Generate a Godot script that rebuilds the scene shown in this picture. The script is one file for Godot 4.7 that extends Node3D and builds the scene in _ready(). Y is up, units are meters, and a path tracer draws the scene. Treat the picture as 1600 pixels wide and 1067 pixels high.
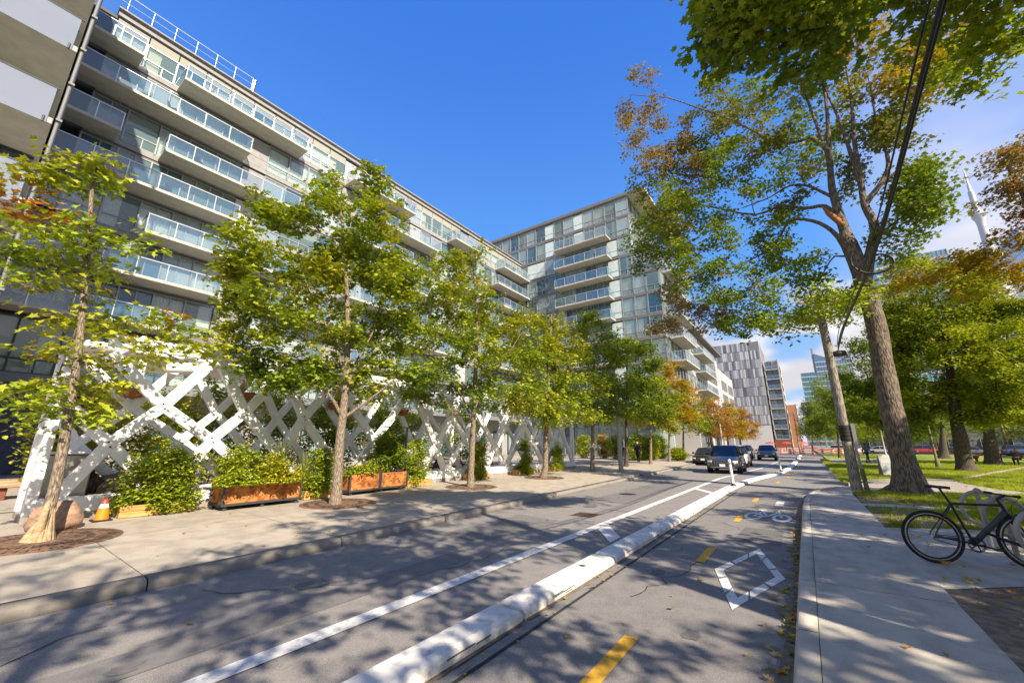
extends Node3D
# A city street in early autumn: apartment blocks and a white lattice pavilion on the left, a bike lane in the
# middle, a park with big maples on the right. The street runs along -Z, x is to the right, metres.

var rng := RandomNumberGenerator.new()
var M := {}
var taken := {}
var leafs := {}
const UP := Vector3.UP

func _ready():
	rng.seed = 11
	var cam := Camera3D.new()
	cam.name = "camera"
	add_child(cam)
	cam.position = Vector3(0, 1.7, 0)
	cam.rotation_degrees = Vector3(14.578, 35.6, 0)
	cam.fov = 81.33
	cam.near = 0.05
	cam.far = 3000
	cam.current = true
	var env := Environment.new()
	env.background_mode = Environment.BG_SKY
	env.sky = Sky.new()
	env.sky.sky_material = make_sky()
	env.background_energy_multiplier = 1.0
	env.tonemap_mode = Environment.TONE_MAPPER_LINEAR
	env.tonemap_exposure = 4.35
	env.sdfgi_enabled = true
	env.ssao_enabled = true
	env.ssil_enabled = true
	var we := WorldEnvironment.new()
	we.name = "world_environment"
	we.environment = env
	add_child(we)
	var sun := DirectionalLight3D.new()
	sun.name = "sun"
	sun.light_energy = 0.74
	sun.light_color = Color(1.0, 0.935, 0.84)
	sun.light_angular_distance = 0.6
	sun.shadow_enabled = true
	var el := deg_to_rad(38.0)
	var to_sun := Vector3(0.944 * cos(el), sin(el), 0.33 * cos(el)).normalized()
	add_child(sun)
	sun.look_at_from_position(Vector3.ZERO, -to_sun, UP)
	materials()
	leaf_kinds()
	ground()
	left_wing()
	corner_block()
	cross_block()
	far_buildings()
	pavilion()
	street_trees()
	big_tree()
	park_trees()
	planters()
	street_things()
	balcony_furniture()
	bicycle_and_rings()
	cars()
	park_things()
	people()
	works()
	small_scatter()

# ------------------------------------------------------------------ sky
func make_sky() -> PanoramaSkyMaterial:
	var w := 1024
	var h := 512
	var im := Image.create(w, h, false, Image.FORMAT_RGBF)
	var n1 := FastNoiseLite.new()
	n1.seed = 5
	n1.frequency = 1.0
	n1.fractal_octaves = 6
	var n2 := FastNoiseLite.new()
	n2.seed = 17
	n2.frequency = 1.0
	n2.fractal_octaves = 5
	for j in h:
		var e := PI * (0.5 - (j + 0.5) / h)
		var y := sin(e)
		for i in w:
			var az := TAU * (i + 0.5) / w
			if az > PI:
				az -= TAU
			var d := Vector3(sin(az) * cos(e), y, -cos(az) * cos(e))
			var t := clampf(y, 0.0, 1.0)
			var top := Vector3(0.0125, 0.050, 0.18)
			var mid := Vector3(0.033, 0.096, 0.235)
			var low := Vector3(0.11, 0.165, 0.24)
			var c := mid.lerp(top, smoothstep(0.3, 0.85, t))
			c = low.lerp(c, smoothstep(-0.02, 0.42, t))
			if y > -0.05:
				# cumulus bank low over the end of the street and around the horizon
				var p := d / maxf(y + 0.16, 0.05)
				var v := n1.get_noise_3d(p.x * 1.1, p.z * 1.1, y * 3.0) * 0.5 + 0.5
				var shape := n2.get_noise_3d(d.x * 2.4, d.y * 5.0, d.z * 2.4) * 0.5 + 0.5
				var right := smoothstep(-0.1, 0.35, sin(az + 0.12))
				var bank := smoothstep(0.36, 0.04, y) * (0.45 + 0.55 * right)
				var dens := smoothstep(0.5, 0.58, v * 0.55 + shape * 0.45 + bank * 0.26 - 0.035)
				dens *= smoothstep(0.42, 0.2, y)
				# thin high veil to the right
				var v2 := n1.get_noise_3d(p.x * 0.5 + 7.0, p.z * 0.9, 3.0) * 0.5 + 0.5
				var veil := smoothstep(0.06, 0.3, sin(az)) * smoothstep(0.8, 0.36, y) * clampf(0.45 + (v2 - 0.36) * 2.2, 0.0, 0.9)
				# unseen fair weather clouds behind the viewer, more added for white fill light
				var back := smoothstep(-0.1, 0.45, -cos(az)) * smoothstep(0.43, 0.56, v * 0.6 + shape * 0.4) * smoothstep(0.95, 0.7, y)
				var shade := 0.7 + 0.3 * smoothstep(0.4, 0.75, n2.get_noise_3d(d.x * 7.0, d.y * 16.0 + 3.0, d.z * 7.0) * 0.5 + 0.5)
				c = c.lerp(Vector3(0.2, 0.2, 0.23), veil)
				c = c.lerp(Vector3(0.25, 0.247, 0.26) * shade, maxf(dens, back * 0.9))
			im.set_pixel(i, j, Color(c.x, c.y, c.z))
	var m := PanoramaSkyMaterial.new()
	m.panorama = ImageTexture.create_from_image(im)
	m.energy_multiplier = 1.0
	return m

# ------------------------------------------------------------------ materials
func lin(r: float, g: float, b: float) -> Color:
	return Color(r, g, b).linear_to_srgb()

func noise_image(size: int, seed_n: int, freq: float, octaves: int, c0: Color, c1: Color, grain := 0.0, squeeze := Vector2.ONE, low := 0.0, high := 1.0) -> ImageTexture:
	# freq: features across the tile; squeeze > 1 packs the pattern tighter along that side
	var n := FastNoiseLite.new()
	n.noise_type = FastNoiseLite.TYPE_SIMPLEX
	n.seed = seed_n
	n.frequency = freq / size
	n.fractal_octaves = octaves
	n.fractal_gain = 0.55
	var r := RandomNumberGenerator.new()
	r.seed = seed_n
	var src := n.get_seamless_image(int(size * squeeze.x), int(size * squeeze.y))
	src.resize(size, size, Image.INTERPOLATE_BILINEAR)
	var im := Image.create(size, size, true, Image.FORMAT_RGB8)
	for j in size:
		for i in size:
			var v := smoothstep(low, high, src.get_pixel(i, j).r)
			var c := c0.lerp(c1, v)
			if grain > 0.0:
				var g := 1.0 + (r.randf() - 0.5) * grain
				c = Color(c.r * g, c.g * g, c.b * g)
			im.set_pixel(i, j, c)
	im.generate_mipmaps()
	return ImageTexture.create_from_image(im)

func mat(key: String, col: Color, rough := 0.8, metal := 0.0, tex: Texture2D = null, scale := Vector3.ONE) -> StandardMaterial3D:
	var m := StandardMaterial3D.new()
	m.resource_name = key
	m.albedo_color = col
	m.roughness = rough
	m.metallic = metal
	m.cull_mode = BaseMaterial3D.CULL_DISABLED
	if tex:
		m.albedo_texture = tex
		m.uv1_triplanar = true
		m.uv1_world_triplanar = true
		m.uv1_scale = scale
	M[key] = m
	return m

func glass(key: String, col: Color, alpha: float, rough := 0.03) -> StandardMaterial3D:
	var m := mat(key, Color(col.r, col.g, col.b, alpha), rough)
	m.transparency = BaseMaterial3D.TRANSPARENCY_ALPHA
	m.metallic_specular = 0.9
	return m

func leafy(key: String, light := 0.75) -> StandardMaterial3D:
	var m := mat(key, Color.WHITE, 0.5)
	m.vertex_color_use_as_albedo = true
	m.backlight_enabled = true
	m.backlight = Color(light, light, light * 0.7)
	m.metallic_specular = 0.35
	return m

func bump(m: StandardMaterial3D, tex: Texture2D, depth: float):
	m.heightmap_enabled = true
	m.heightmap_texture = tex
	m.heightmap_scale = depth

func materials():
	var g := func(v): return lin(v, v, v)
	var t_asph := noise_image(512, 1, 5.0, 6, g.call(0.74), g.call(1.0), 0.5)
	var t_conc := noise_image(512, 2, 4.0, 7, g.call(0.72), g.call(1.0), 0.14)
	var t_soft := noise_image(256, 3, 3.0, 5, g.call(0.84), g.call(1.0), 0.04)
	var t_bark := noise_image(512, 4, 9.0, 6, g.call(0.22), g.call(1.0), 0.12, Vector2(2.6, 0.45), 0.2, 0.75)
	var t_wood := noise_image(256, 5, 5.0, 5, lin(0.62, 0.55, 0.46), g.call(1.0), 0.06, Vector2(0.4, 3.0))
	var t_rust := noise_image(512, 6, 6.0, 7, lin(0.42, 0.32, 0.26), g.call(1.0), 0.12, Vector2.ONE, 0.2, 0.7)
	var t_grass := noise_image(512, 7, 12.0, 6, lin(0.5, 0.56, 0.3), lin(1.0, 1.0, 0.9), 0.5)
	var t_dirt := noise_image(256, 8, 7.0, 6, g.call(0.5), g.call(1.0), 0.3)
	var t_rock := noise_image(256, 9, 6.0, 6, lin(0.5, 0.45, 0.42), g.call(1.0), 0.3)
	mat("asphalt", lin(0.262, 0.248, 0.235), 0.88, 0.0, t_asph, Vector3(0.5, 0.5, 0.5))
	bump(M.asphalt, t_asph, 0.4)
	mat("asphalt_lane", lin(0.235, 0.223, 0.212), 0.88, 0.0, t_asph, Vector3(0.55, 0.55, 0.55))
	bump(M.asphalt_lane, t_asph, 0.4)
	mat("crack", lin(0.025, 0.025, 0.027), 0.95)
	mat("pave_a", lin(0.42, 0.375, 0.31), 0.9, 0.0, t_conc, Vector3(0.35, 0.35, 0.35))
	mat("pave_b", lin(0.38, 0.34, 0.285), 0.9, 0.0, t_conc, Vector3(0.41, 0.41, 0.41))
	mat("pave_c", lin(0.46, 0.41, 0.34), 0.9, 0.0, t_conc, Vector3(0.29, 0.29, 0.29))
	mat("walk_a", lin(0.46, 0.425, 0.37), 0.9, 0.0, t_conc, Vector3(0.6, 0.6, 0.3))
	mat("walk_b", lin(0.49, 0.455, 0.395), 0.9, 0.0, t_conc, Vector3(0.5, 0.5, 0.33))
	mat("kerb", lin(0.33, 0.30, 0.255), 0.9, 0.0, t_conc, Vector3(0.9, 0.9, 0.9))
	bump(M.kerb, t_rock, 1.0)
	var t_worn := noise_image(512, 10, 7.0, 7, g.call(0.62), g.call(1.0), 0.16, Vector2.ONE, 0.02, 0.5)
	mat("barrier", lin(0.66, 0.65, 0.62), 0.88, 0.0, t_worn, Vector3(0.7, 0.7, 0.7))
	bump(M.barrier, t_worn, 0.3)
	mat("road_white", lin(0.66, 0.66, 0.64), 0.75, 0.0, t_worn, Vector3(1.3, 1.3, 1.3))
	mat("road_yellow", lin(0.66, 0.36, 0.03), 0.75, 0.0, t_worn, Vector3(1.3, 1.3, 1.3))
	mat("grass", lin(0.25, 0.31, 0.03), 0.95, 0.0, t_grass, Vector3(0.4, 0.4, 0.4))
	mat("dirt", lin(0.25, 0.19, 0.13), 0.95, 0.0, t_dirt, Vector3(0.7, 0.7, 0.7))
	mat("path", lin(0.38, 0.34, 0.28), 0.9, 0.0, t_conc, Vector3(0.3, 0.3, 0.3))
	mat("bark", lin(0.26, 0.205, 0.155), 0.95, 0.0, t_bark, Vector3(0.8, 0.8, 0.8))
	bump(M.bark, t_bark, 4.0)
	mat("bark_pale", lin(0.34, 0.27, 0.2), 0.95, 0.0, t_bark, Vector3(1.6, 1.6, 1.6))
	bump(M.bark_pale, t_bark, 0.8)
	mat("bark_wound", lin(0.46, 0.36, 0.23), 0.9, 0.0, t_wood, Vector3(3, 1, 3))
	mat("bark_dark", lin(0.13, 0.10, 0.075), 0.95, 0.0, t_bark, Vector3(0.9, 0.9, 0.9))
	bump(M.bark_dark, t_bark, 2.0)
	mat("branch", lin(0.17, 0.125, 0.085), 0.95, 0.0, t_bark, Vector3(1.2, 1.2, 1.2))
	leafy("leaf", 0.9)
	leafy("leaf_dark", 0.8)
	mat("white", lin(0.86, 0.86, 0.85), 0.55, 0.0, t_soft, Vector3(0.7, 0.7, 0.7))
	mat("plinth", lin(0.34, 0.30, 0.27), 0.9, 0.0, t_conc, Vector3(0.8, 0.8, 0.8))
	mat("steel", lin(0.5, 0.49, 0.47), 0.38, 0.85, t_soft, Vector3(1, 1, 1))
	mat("rail", lin(0.62, 0.63, 0.65), 0.35, 0.6)
	mat("black", lin(0.012, 0.012, 0.014), 0.45)
	mat("rubber", lin(0.014, 0.014, 0.015), 0.85)
	mat("chrome", lin(0.6, 0.6, 0.62), 0.2, 1.0)
	mat("slab", lin(0.5, 0.475, 0.415), 0.85, 0.0, t_soft, Vector3(0.4, 0.4, 0.4))
	mat("slab_shade", lin(0.52, 0.505, 0.44), 0.85, 0.0, t_soft, Vector3(0.4, 0.4, 0.4))
	mat("stucco", lin(0.31, 0.31, 0.312), 0.9, 0.0, t_soft, Vector3(0.5, 0.5, 0.5))
	mat("stucco_brown", lin(0.165, 0.162, 0.162), 0.9, 0.0, t_soft, Vector3(0.5, 0.5, 0.5))
	mat("panel_pale", lin(0.58, 0.68, 0.68), 0.25, 0.0, t_soft, Vector3(0.5, 0.5, 0.5))
	mat("panel_white", lin(0.5, 0.5, 0.5), 0.4)
	mat("band_grey", lin(0.17, 0.18, 0.19), 0.6)
	mat("frame", lin(0.30, 0.31, 0.32), 0.45, 0.3)
	mat("frame_dark", lin(0.05, 0.055, 0.06), 0.5, 0.2)
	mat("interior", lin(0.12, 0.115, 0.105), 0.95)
	mat("curtain", lin(0.8, 0.83, 0.8), 0.95)
	mat("curtain_warm", lin(0.66, 0.66, 0.52), 0.95)
	mat("blind", lin(0.30, 0.31, 0.26), 0.9)
	glass("pane", lin(0.24, 0.38, 0.38), 0.26)
	glass("pane_blue", lin(0.05, 0.14, 0.21), 0.45)
	glass("pane_sky", lin(0.34, 0.46, 0.5), 0.5, 0.02)
	glass("guard", lin(0.10, 0.21, 0.33), 0.24)
	glass("frosted", lin(0.27, 0.31, 0.39), 0.66, 0.05)
	mat("brick_blue", lin(0.075, 0.08, 0.11), 0.85)
	mat("brick_red", lin(0.30, 0.10, 0.055), 0.9, 0.0, t_dirt, Vector3(0.6, 0.6, 0.6))
	mat("mortar", lin(0.17, 0.17, 0.18), 0.95)
	mat("wood", lin(0.62, 0.38, 0.14), 0.7, 0.0, t_wood, Vector3(1.2, 1.2, 1.2))
	mat("wood_b", lin(0.56, 0.33, 0.11), 0.7, 0.0, t_wood, Vector3(1.0, 1.4, 1.0))
	mat("wood_red", lin(0.22, 0.07, 0.04), 0.7, 0.0, t_wood, Vector3(1.2, 1.2, 1.2))
	mat("bench_wood", lin(0.42, 0.30, 0.18), 0.8, 0.0, t_wood, Vector3(0.8, 0.8, 0.8))
	mat("corten", lin(0.50, 0.19, 0.045), 0.75, 0.0, t_rust, Vector3(0.8, 0.8, 0.8))
	mat("grate", lin(0.2, 0.125, 0.085), 0.85, 0.0, t_rust, Vector3(1.2, 1.2, 1.2))
	mat("hole", lin(0.02, 0.015, 0.012), 1.0)
	mat("rock", lin(0.46, 0.30, 0.215), 0.95, 0.0, t_rock, Vector3(1.0, 1.0, 1.0))
	bump(M.rock, t_rock, 2.0)
	mat("rock_grey", lin(0.30, 0.24, 0.19), 0.95, 0.0, t_rock, Vector3(0.9, 0.9, 0.9))
	bump(M.rock_grey, t_rock, 3.0)
	mat("cone_orange", lin(0.85, 0.22, 0.01), 0.5)
	mat("cone_red", lin(0.75, 0.06, 0.02), 0.5)
	mat("reflective", lin(0.8, 0.8, 0.8), 0.4)
	mat("pole_wood", lin(0.40, 0.36, 0.31), 0.95, 0.0, t_bark, Vector3(1.6, 0.7, 1.6))
	bump(M.pole_wood, t_bark, 0.8)
	mat("galvanised", lin(0.36, 0.36, 0.355), 0.6, 0.35, t_soft, Vector3(2, 2, 2))
	mat("soil", lin(0.05, 0.035, 0.025), 1.0)

# ------------------------------------------------------------------ scene tree helpers
func numbered(n: String) -> String:
	if not taken.has(n):
		taken[n] = 0
		return n
	taken[n] += 1
	return "%s_%03d" % [n, taken[n]]

func thing(called: String, label: String, category: String, at := Vector3.ZERO, turn := 0.0, group := "") -> Node3D:
	var o := Node3D.new()
	o.name = numbered(called)
	add_child(o)
	o.position = at
	o.rotation.y = turn
	tag(o, label, category, group)
	return o

func tag(o: Node, label: String, category: String, group := ""):
	o.set_meta("label", label)
	o.set_meta("category", category)
	if group:
		o.set_meta("group", group)

func obj(called: String, mesh: Mesh, m: Material, parent: Node = null, at := Vector3.ZERO, b := Basis.IDENTITY) -> MeshInstance3D:
	var o := MeshInstance3D.new()
	o.mesh = mesh
	o.material_override = m
	o.transform = Transform3D(b, at)
	if parent == null:
		o.name = numbered(called)
		add_child(o)
	else:
		o.name = called
		parent.add_child(o, true)
	return o

func struct(called: String, mesh: Mesh, m: Material, at := Vector3.ZERO) -> MeshInstance3D:
	var o := obj(called, mesh, m, null, at)
	o.set_meta("kind", "structure")
	return o

func multi(called: String, mesh: Mesh, m: Material, xs: Array, cols: Array, parent: Node = null) -> MultiMeshInstance3D:
	var mm := MultiMesh.new()
	mm.transform_format = MultiMesh.TRANSFORM_3D
	mm.use_colors = cols.size() > 0
	mm.mesh = mesh
	mm.instance_count = xs.size()
	for i in xs.size():
		mm.set_instance_transform(i, xs[i])
		if cols.size() > 0:
			mm.set_instance_color(i, cols[i])
	var o := MultiMeshInstance3D.new()
	o.multimesh = mm
	o.material_override = m
	o.set_meta("kind", "stuff")
	if parent == null:
		o.name = numbered(called)
		add_child(o)
	else:
		o.name = called
		parent.add_child(o, true)
	return o

# ------------------------------------------------------------------ shape helpers
func mb() -> SurfaceTool:
	var st := SurfaceTool.new()
	st.begin(Mesh.PRIMITIVE_TRIANGLES)
	return st

func done(st: SurfaceTool) -> ArrayMesh:
	st.generate_normals()
	return st.commit()

func quad(st: SurfaceTool, a: Vector3, b: Vector3, c: Vector3, d: Vector3):
	for p in [a, b, c, a, c, d]:
		st.add_vertex(p)

func box(st: SurfaceTool, c: Vector3, s: Vector3, b := Basis.IDENTITY):
	st.set_smooth_group(-1)
	var p := []
	for i in 8:
		p.append(c + b * Vector3((float(i & 1) - 0.5) * s.x, (float((i >> 1) & 1) - 0.5) * s.y, (float((i >> 2) & 1) - 0.5) * s.z))
	for f in [[0, 1, 3, 2], [5, 4, 6, 7], [4, 0, 2, 6], [1, 5, 7, 3], [2, 3, 7, 6], [4, 5, 1, 0]]:
		quad(st, p[f[3]], p[f[2]], p[f[1]], p[f[0]])

func bbox(s: Vector3, bev := 0.01) -> ArrayMesh:
	# box with chamfered edges, centred
	var st := mb()
	bevel_box(st, Vector3.ZERO, s, bev)
	return done(st)

func bevel_box(st: SurfaceTool, c: Vector3, s: Vector3, bev: float, b := Basis.IDENTITY):
	st.set_smooth_group(-1)
	var h := s * 0.5
	bev = minf(bev, minf(h.x, minf(h.y, h.z)) * 0.9)
	for ax in 3:
		for sg in [-1.0, 1.0]:
			var u := (ax + 1) % 3
			var v := (ax + 2) % 3
			var q := []
			for k in [[-1.0, -1.0], [1.0, -1.0], [1.0, 1.0], [-1.0, 1.0]]:
				var p := Vector3.ZERO
				p[ax] = sg * h[ax]
				p[u] = k[0] * (h[u] - bev)
				p[v] = k[1] * (h[v] - bev)
				q.append(c + b * p)
			if sg > 0:
				quad(st, q[3], q[2], q[1], q[0])
			else:
				quad(st, q[0], q[1], q[2], q[3])
	for ax in 3:
		var u := (ax + 1) % 3
		var v := (ax + 2) % 3
		for su in [-1.0, 1.0]:
			for sv in [-1.0, 1.0]:
				var q := []
				for k in [[-1.0, 0], [1.0, 0], [1.0, 1], [-1.0, 1]]:
					var p := Vector3.ZERO
					p[ax] = k[0] * (h[ax] - bev)
					p[u] = su * (h[u] if k[1] == 0 else h[u] - bev)
					p[v] = sv * (h[v] - bev if k[1] == 0 else h[v])
					q.append(c + b * p)
				if su * sv > 0:
					quad(st, q[3], q[2], q[1], q[0])
				else:
					quad(st, q[0], q[1], q[2], q[3])
	for sx in [-1.0, 1.0]:
		for sy in [-1.0, 1.0]:
			for sz in [-1.0, 1.0]:
				var a := c + b * Vector3(sx * h.x, sy * (h.y - bev), sz * (h.z - bev))
				var d := c + b * Vector3(sx * (h.x - bev), sy * h.y, sz * (h.z - bev))
				var e := c + b * Vector3(sx * (h.x - bev), sy * (h.y - bev), sz * h.z)
				if sx * sy * sz > 0:
					for p in [a, e, d]:
						st.add_vertex(p)
				else:
					for p in [a, d, e]:
						st.add_vertex(p)

func tube(st: SurfaceTool, pts: Array, radii: Array, sides := 7, cap := true, wob := 0.0):
	st.set_smooth_group(0)
	var rings := []
	var ref := Vector3(0.31, 0.2, 0.93).normalized()
	for i in pts.size():
		var d: Vector3 = (pts[mini(i + 1, pts.size() - 1)] - pts[maxi(i - 1, 0)]).normalized()
		if absf(d.dot(ref)) > 0.95:
			ref = Vector3(0.9, 0.1, 0.2).normalized()
		var u := ref.cross(d).normalized()
		ref = d.cross(u).normalized()
		var v := d.cross(u).normalized()
		var r: float = radii[i]
		var ring := []
		for k in sides:
			var a := TAU * k / sides
			var rr := r * (1.0 + (wob * sin(a * 3.0 + i * 1.7) if wob > 0.0 else 0.0))
			ring.append(pts[i] + (u * cos(a) + v * sin(a)) * rr)
		rings.append(ring)
	skin(st, rings, cap)

func skin(st: SurfaceTool, rings: Array, cap := true):
	for i in rings.size() - 1:
		var n: int = rings[i].size()
		for k in n:
			var k2 := (k + 1) % n
			quad(st, rings[i][k], rings[i + 1][k], rings[i + 1][k2], rings[i][k2])
	if cap:
		st.set_smooth_group(-1)
		for e in 2:
			var ring: Array = rings[0] if e == 0 else rings[-1]
			var c := Vector3.ZERO
			for p in ring:
				c += p
			c /= ring.size()
			for k in ring.size():
				var a: Vector3 = ring[k]
				var b: Vector3 = ring[(k + 1) % ring.size()]
				for p in ([c, a, b] if e == 0 else [c, b, a]):
					st.add_vertex(p)
		st.set_smooth_group(0)

func bar(st: SurfaceTool, a: Vector3, b: Vector3, r: float, sides := 8):
	tube(st, [a, b], [r, r], sides)

func lathe(st: SurfaceTool, prof: Array, sides := 20, xf := Transform3D.IDENTITY, smooth := true):
	# prof: Vector2(radius, height) along local y
	st.set_smooth_group(0 if smooth else -1)
	var rings := []
	for p in prof:
		var ring := []
		for k in sides:
			var a := -TAU * k / sides
			ring.append(xf * Vector3(cos(a) * p.x, p.y, sin(a) * p.x))
		rings.append(ring)
	skin(st, rings, false)

func prism(st: SurfaceTool, poly: PackedVector2Array, depth: float, xf := Transform3D.IDENTITY):
	# polygon in local xy, thickness from z=0 to z=depth
	st.set_smooth_group(-1)
	var tri := Geometry2D.triangulate_polygon(poly)
	for i in range(0, tri.size(), 3):
		for k in [0, 1, 2]:
			st.add_vertex(xf * Vector3(poly[tri[i + k]].x, poly[tri[i + k]].y, depth))
		for k in [0, 2, 1]:
			st.add_vertex(xf * Vector3(poly[tri[i + k]].x, poly[tri[i + k]].y, 0))
	for i in poly.size():
		var a := poly[i]
		var b := poly[(i + 1) % poly.size()]
		quad(st, xf * Vector3(a.x, a.y, 0), xf * Vector3(b.x, b.y, 0), xf * Vector3(b.x, b.y, depth), xf * Vector3(a.x, a.y, depth))

func sheet(st: SurfaceTool, pts: Array, y: float):
	# a flat polygon of (x, z) points lying at height y
	st.set_smooth_group(-1)
	var poly := PackedVector2Array()
	for p in pts:
		poly.append(Vector2(p[0], p[1]))
	var tri := Geometry2D.triangulate_polygon(poly)
	for i in range(0, tri.size(), 3):
		var t := [poly[tri[i]], poly[tri[i + 1]], poly[tri[i + 2]]]
		if (t[1] - t[0]).cross(t[2] - t[0]) < 0.0:
			t.reverse()
		for p in t:
			st.add_vertex(Vector3(p.x, y, p.y))

func flat(pts: Array, y: float) -> ArrayMesh:
	var st := mb()
	sheet(st, pts, y)
	return done(st)

func rect(x0: float, z0: float, x1: float, z1: float) -> Array:
	return [[x0, z0], [x1, z0], [x1, z1], [x0, z1]]

func rock_mesh(r: Vector3, seed_n: int, rough := 0.18) -> ArrayMesh:
	var n := FastNoiseLite.new()
	n.seed = seed_n
	n.frequency = 0.9
	n.fractal_octaves = 4
	var st := mb()
	st.set_smooth_group(0)
	var rings := []
	for i in 15:
		var e := -PI / 2 + PI * i / 14.0
		var ring := []
		for k in 24:
			var a := -TAU * k / 24.0
			var d := Vector3(cos(a) * cos(e), sin(e), sin(a) * cos(e))
			var s := 1.0 + n.get_noise_3dv(d * 1.4) * rough * 3.0
			d.y = maxf(d.y, -0.55)
			ring.append(d * r * s)
		rings.append(ring)
	skin(st, rings, false)
	return done(st)

# ------------------------------------------------------------------ leaves and trees
func leaf_cluster(n: int, size: float, spread: float, seed_n: int, kind: String, droop: float) -> ArrayMesh:
	var r := RandomNumberGenerator.new()
	r.seed = seed_n
	var out := []
	if kind == "maple":
		out = [[0.0, 0.0], [0.5, 0.08], [0.3, 0.32], [0.56, 0.58], [0.2, 0.62], [0.0, 1.0], [-0.2, 0.62], [-0.56, 0.58], [-0.3, 0.32], [-0.5, 0.08]]
	elif kind == "narrow":
		out = [[0.0, 0.0], [0.22, 0.2], [0.42, 0.5], [0.12, 0.6], [0.0, 1.0], [-0.12, 0.6], [-0.42, 0.5], [-0.22, 0.2]]
	elif kind == "oval":
		out = [[0.0, 0.0], [0.3, 0.3], [0.26, 0.68], [0.0, 1.0], [-0.26, 0.68], [-0.3, 0.3]]
	else:
		out = [[0.0, 0.0], [0.42, 0.42], [0.0, 1.0], [-0.42, 0.42]]
	var st := mb()
	st.set_smooth_group(-1)
	for i in n:
		var dir := Vector3(r.randf_range(-1, 1), r.randf_range(-0.8, 0.8), r.randf_range(-1, 1))
		var p := dir * spread
		var a := r.randf() * TAU
		var tip := Vector3(cos(a), -droop + r.randf_range(-0.45, 0.45), sin(a)).normalized()
		var side := tip.cross(UP).normalized()
		side = side.rotated(tip, r.randf_range(-0.7, 0.7))
		var nrm := side.cross(tip).normalized()
		var s := size * r.randf_range(0.7, 1.2)
		var v := r.randf_range(0.72, 1.2)
		var col := Color(v * r.randf_range(0.9, 1.15), v, v * r.randf_range(0.8, 1.1))
		var c := p + tip * s * 0.4 - nrm * s * 0.05
		for k in out.size():
			var q0: Array = out[k]
			var q1: Array = out[(k + 1) % out.size()]
			var a0: Vector3 = p + (side * q0[0] + tip * q0[1] + nrm * absf(q0[0]) * 0.3) * s
			var a1: Vector3 = p + (side * q1[0] + tip * q1[1] + nrm * absf(q1[0]) * 0.3) * s
			for w in [c, a0, a1]:
				st.set_color(col)
				st.add_vertex(w)
	return done(st)

func leaf_kinds():
	leafs.maple = leaf_cluster(9, 0.12, 0.18, 1, "maple", 0.45)
	leafs.maple_small = leaf_cluster(9, 0.115, 0.19, 2, "maple", 0.4)
	leafs.narrow = leaf_cluster(8, 0.185, 0.24, 3, "narrow", 0.75)
	leafs.far = leaf_cluster(9, 0.17, 0.27, 4, "diamond", 0.4)
	leafs.shrub = leaf_cluster(9, 0.065, 0.085, 5, "oval", 0.3)
	leafs.shrub_big = leaf_cluster(7, 0.11, 0.12, 6, "oval", 0.4)
	leafs.tiny = leaf_cluster(10, 0.035, 0.06, 7, "diamond", 0.2)

# colours are linear: leaf green, yellow-green, orange, dark green, tan, gold
var PAL := [
	[Vector3(0.24, 0.33, 0.025), Vector3(0.42, 0.48, 0.036)],
	[Vector3(0.35, 0.40, 0.028), Vector3(0.46, 0.45, 0.034)],
	[Vector3(0.46, 0.17, 0.035), Vector3(0.56, 0.27, 0.045)],
	[Vector3(0.15, 0.24, 0.022), Vector3(0.27, 0.36, 0.03)],
	[Vector3(0.28, 0.21, 0.09), Vector3(0.42, 0.32, 0.14)],
	[Vector3(0.44, 0.34, 0.018), Vector3(0.56, 0.40, 0.024)],
	[Vector3(0.38, 0.18, 0.045), Vector3(0.48, 0.29, 0.055)],
	[Vector3(0.16, 0.18, 0.035), Vector3(0.27, 0.28, 0.05)],
]

func pick(pal: int, r: RandomNumberGenerator, jitter := 0.15) -> Color:
	var a: Vector3 = PAL[pal][0]
	var b: Vector3 = PAL[pal][1]
	var c := a.lerp(b, r.randf()) * r.randf_range(1.0 - jitter, 1.0 + jitter)
	return Color(c.x, c.y, c.z)

func curve_pts(a: Vector3, b: Vector3, lift: float, r: RandomNumberGenerator, n := 5) -> Array:
	var out := []
	var d := b - a
	var side := d.cross(UP).normalized() if d.cross(UP).length() > 0.01 else Vector3.RIGHT
	var j1 := r.randf_range(-0.09, 0.09) * d.length()
	var j2 := r.randf_range(-0.05, 0.05) * d.length()
	for i in n + 1:
		var t := float(i) / n
		out.append(a + d * t + UP * lift * sin(t * PI) + side * (sin(t * PI) * j1 + sin(t * TAU) * j2))
	return out

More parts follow.
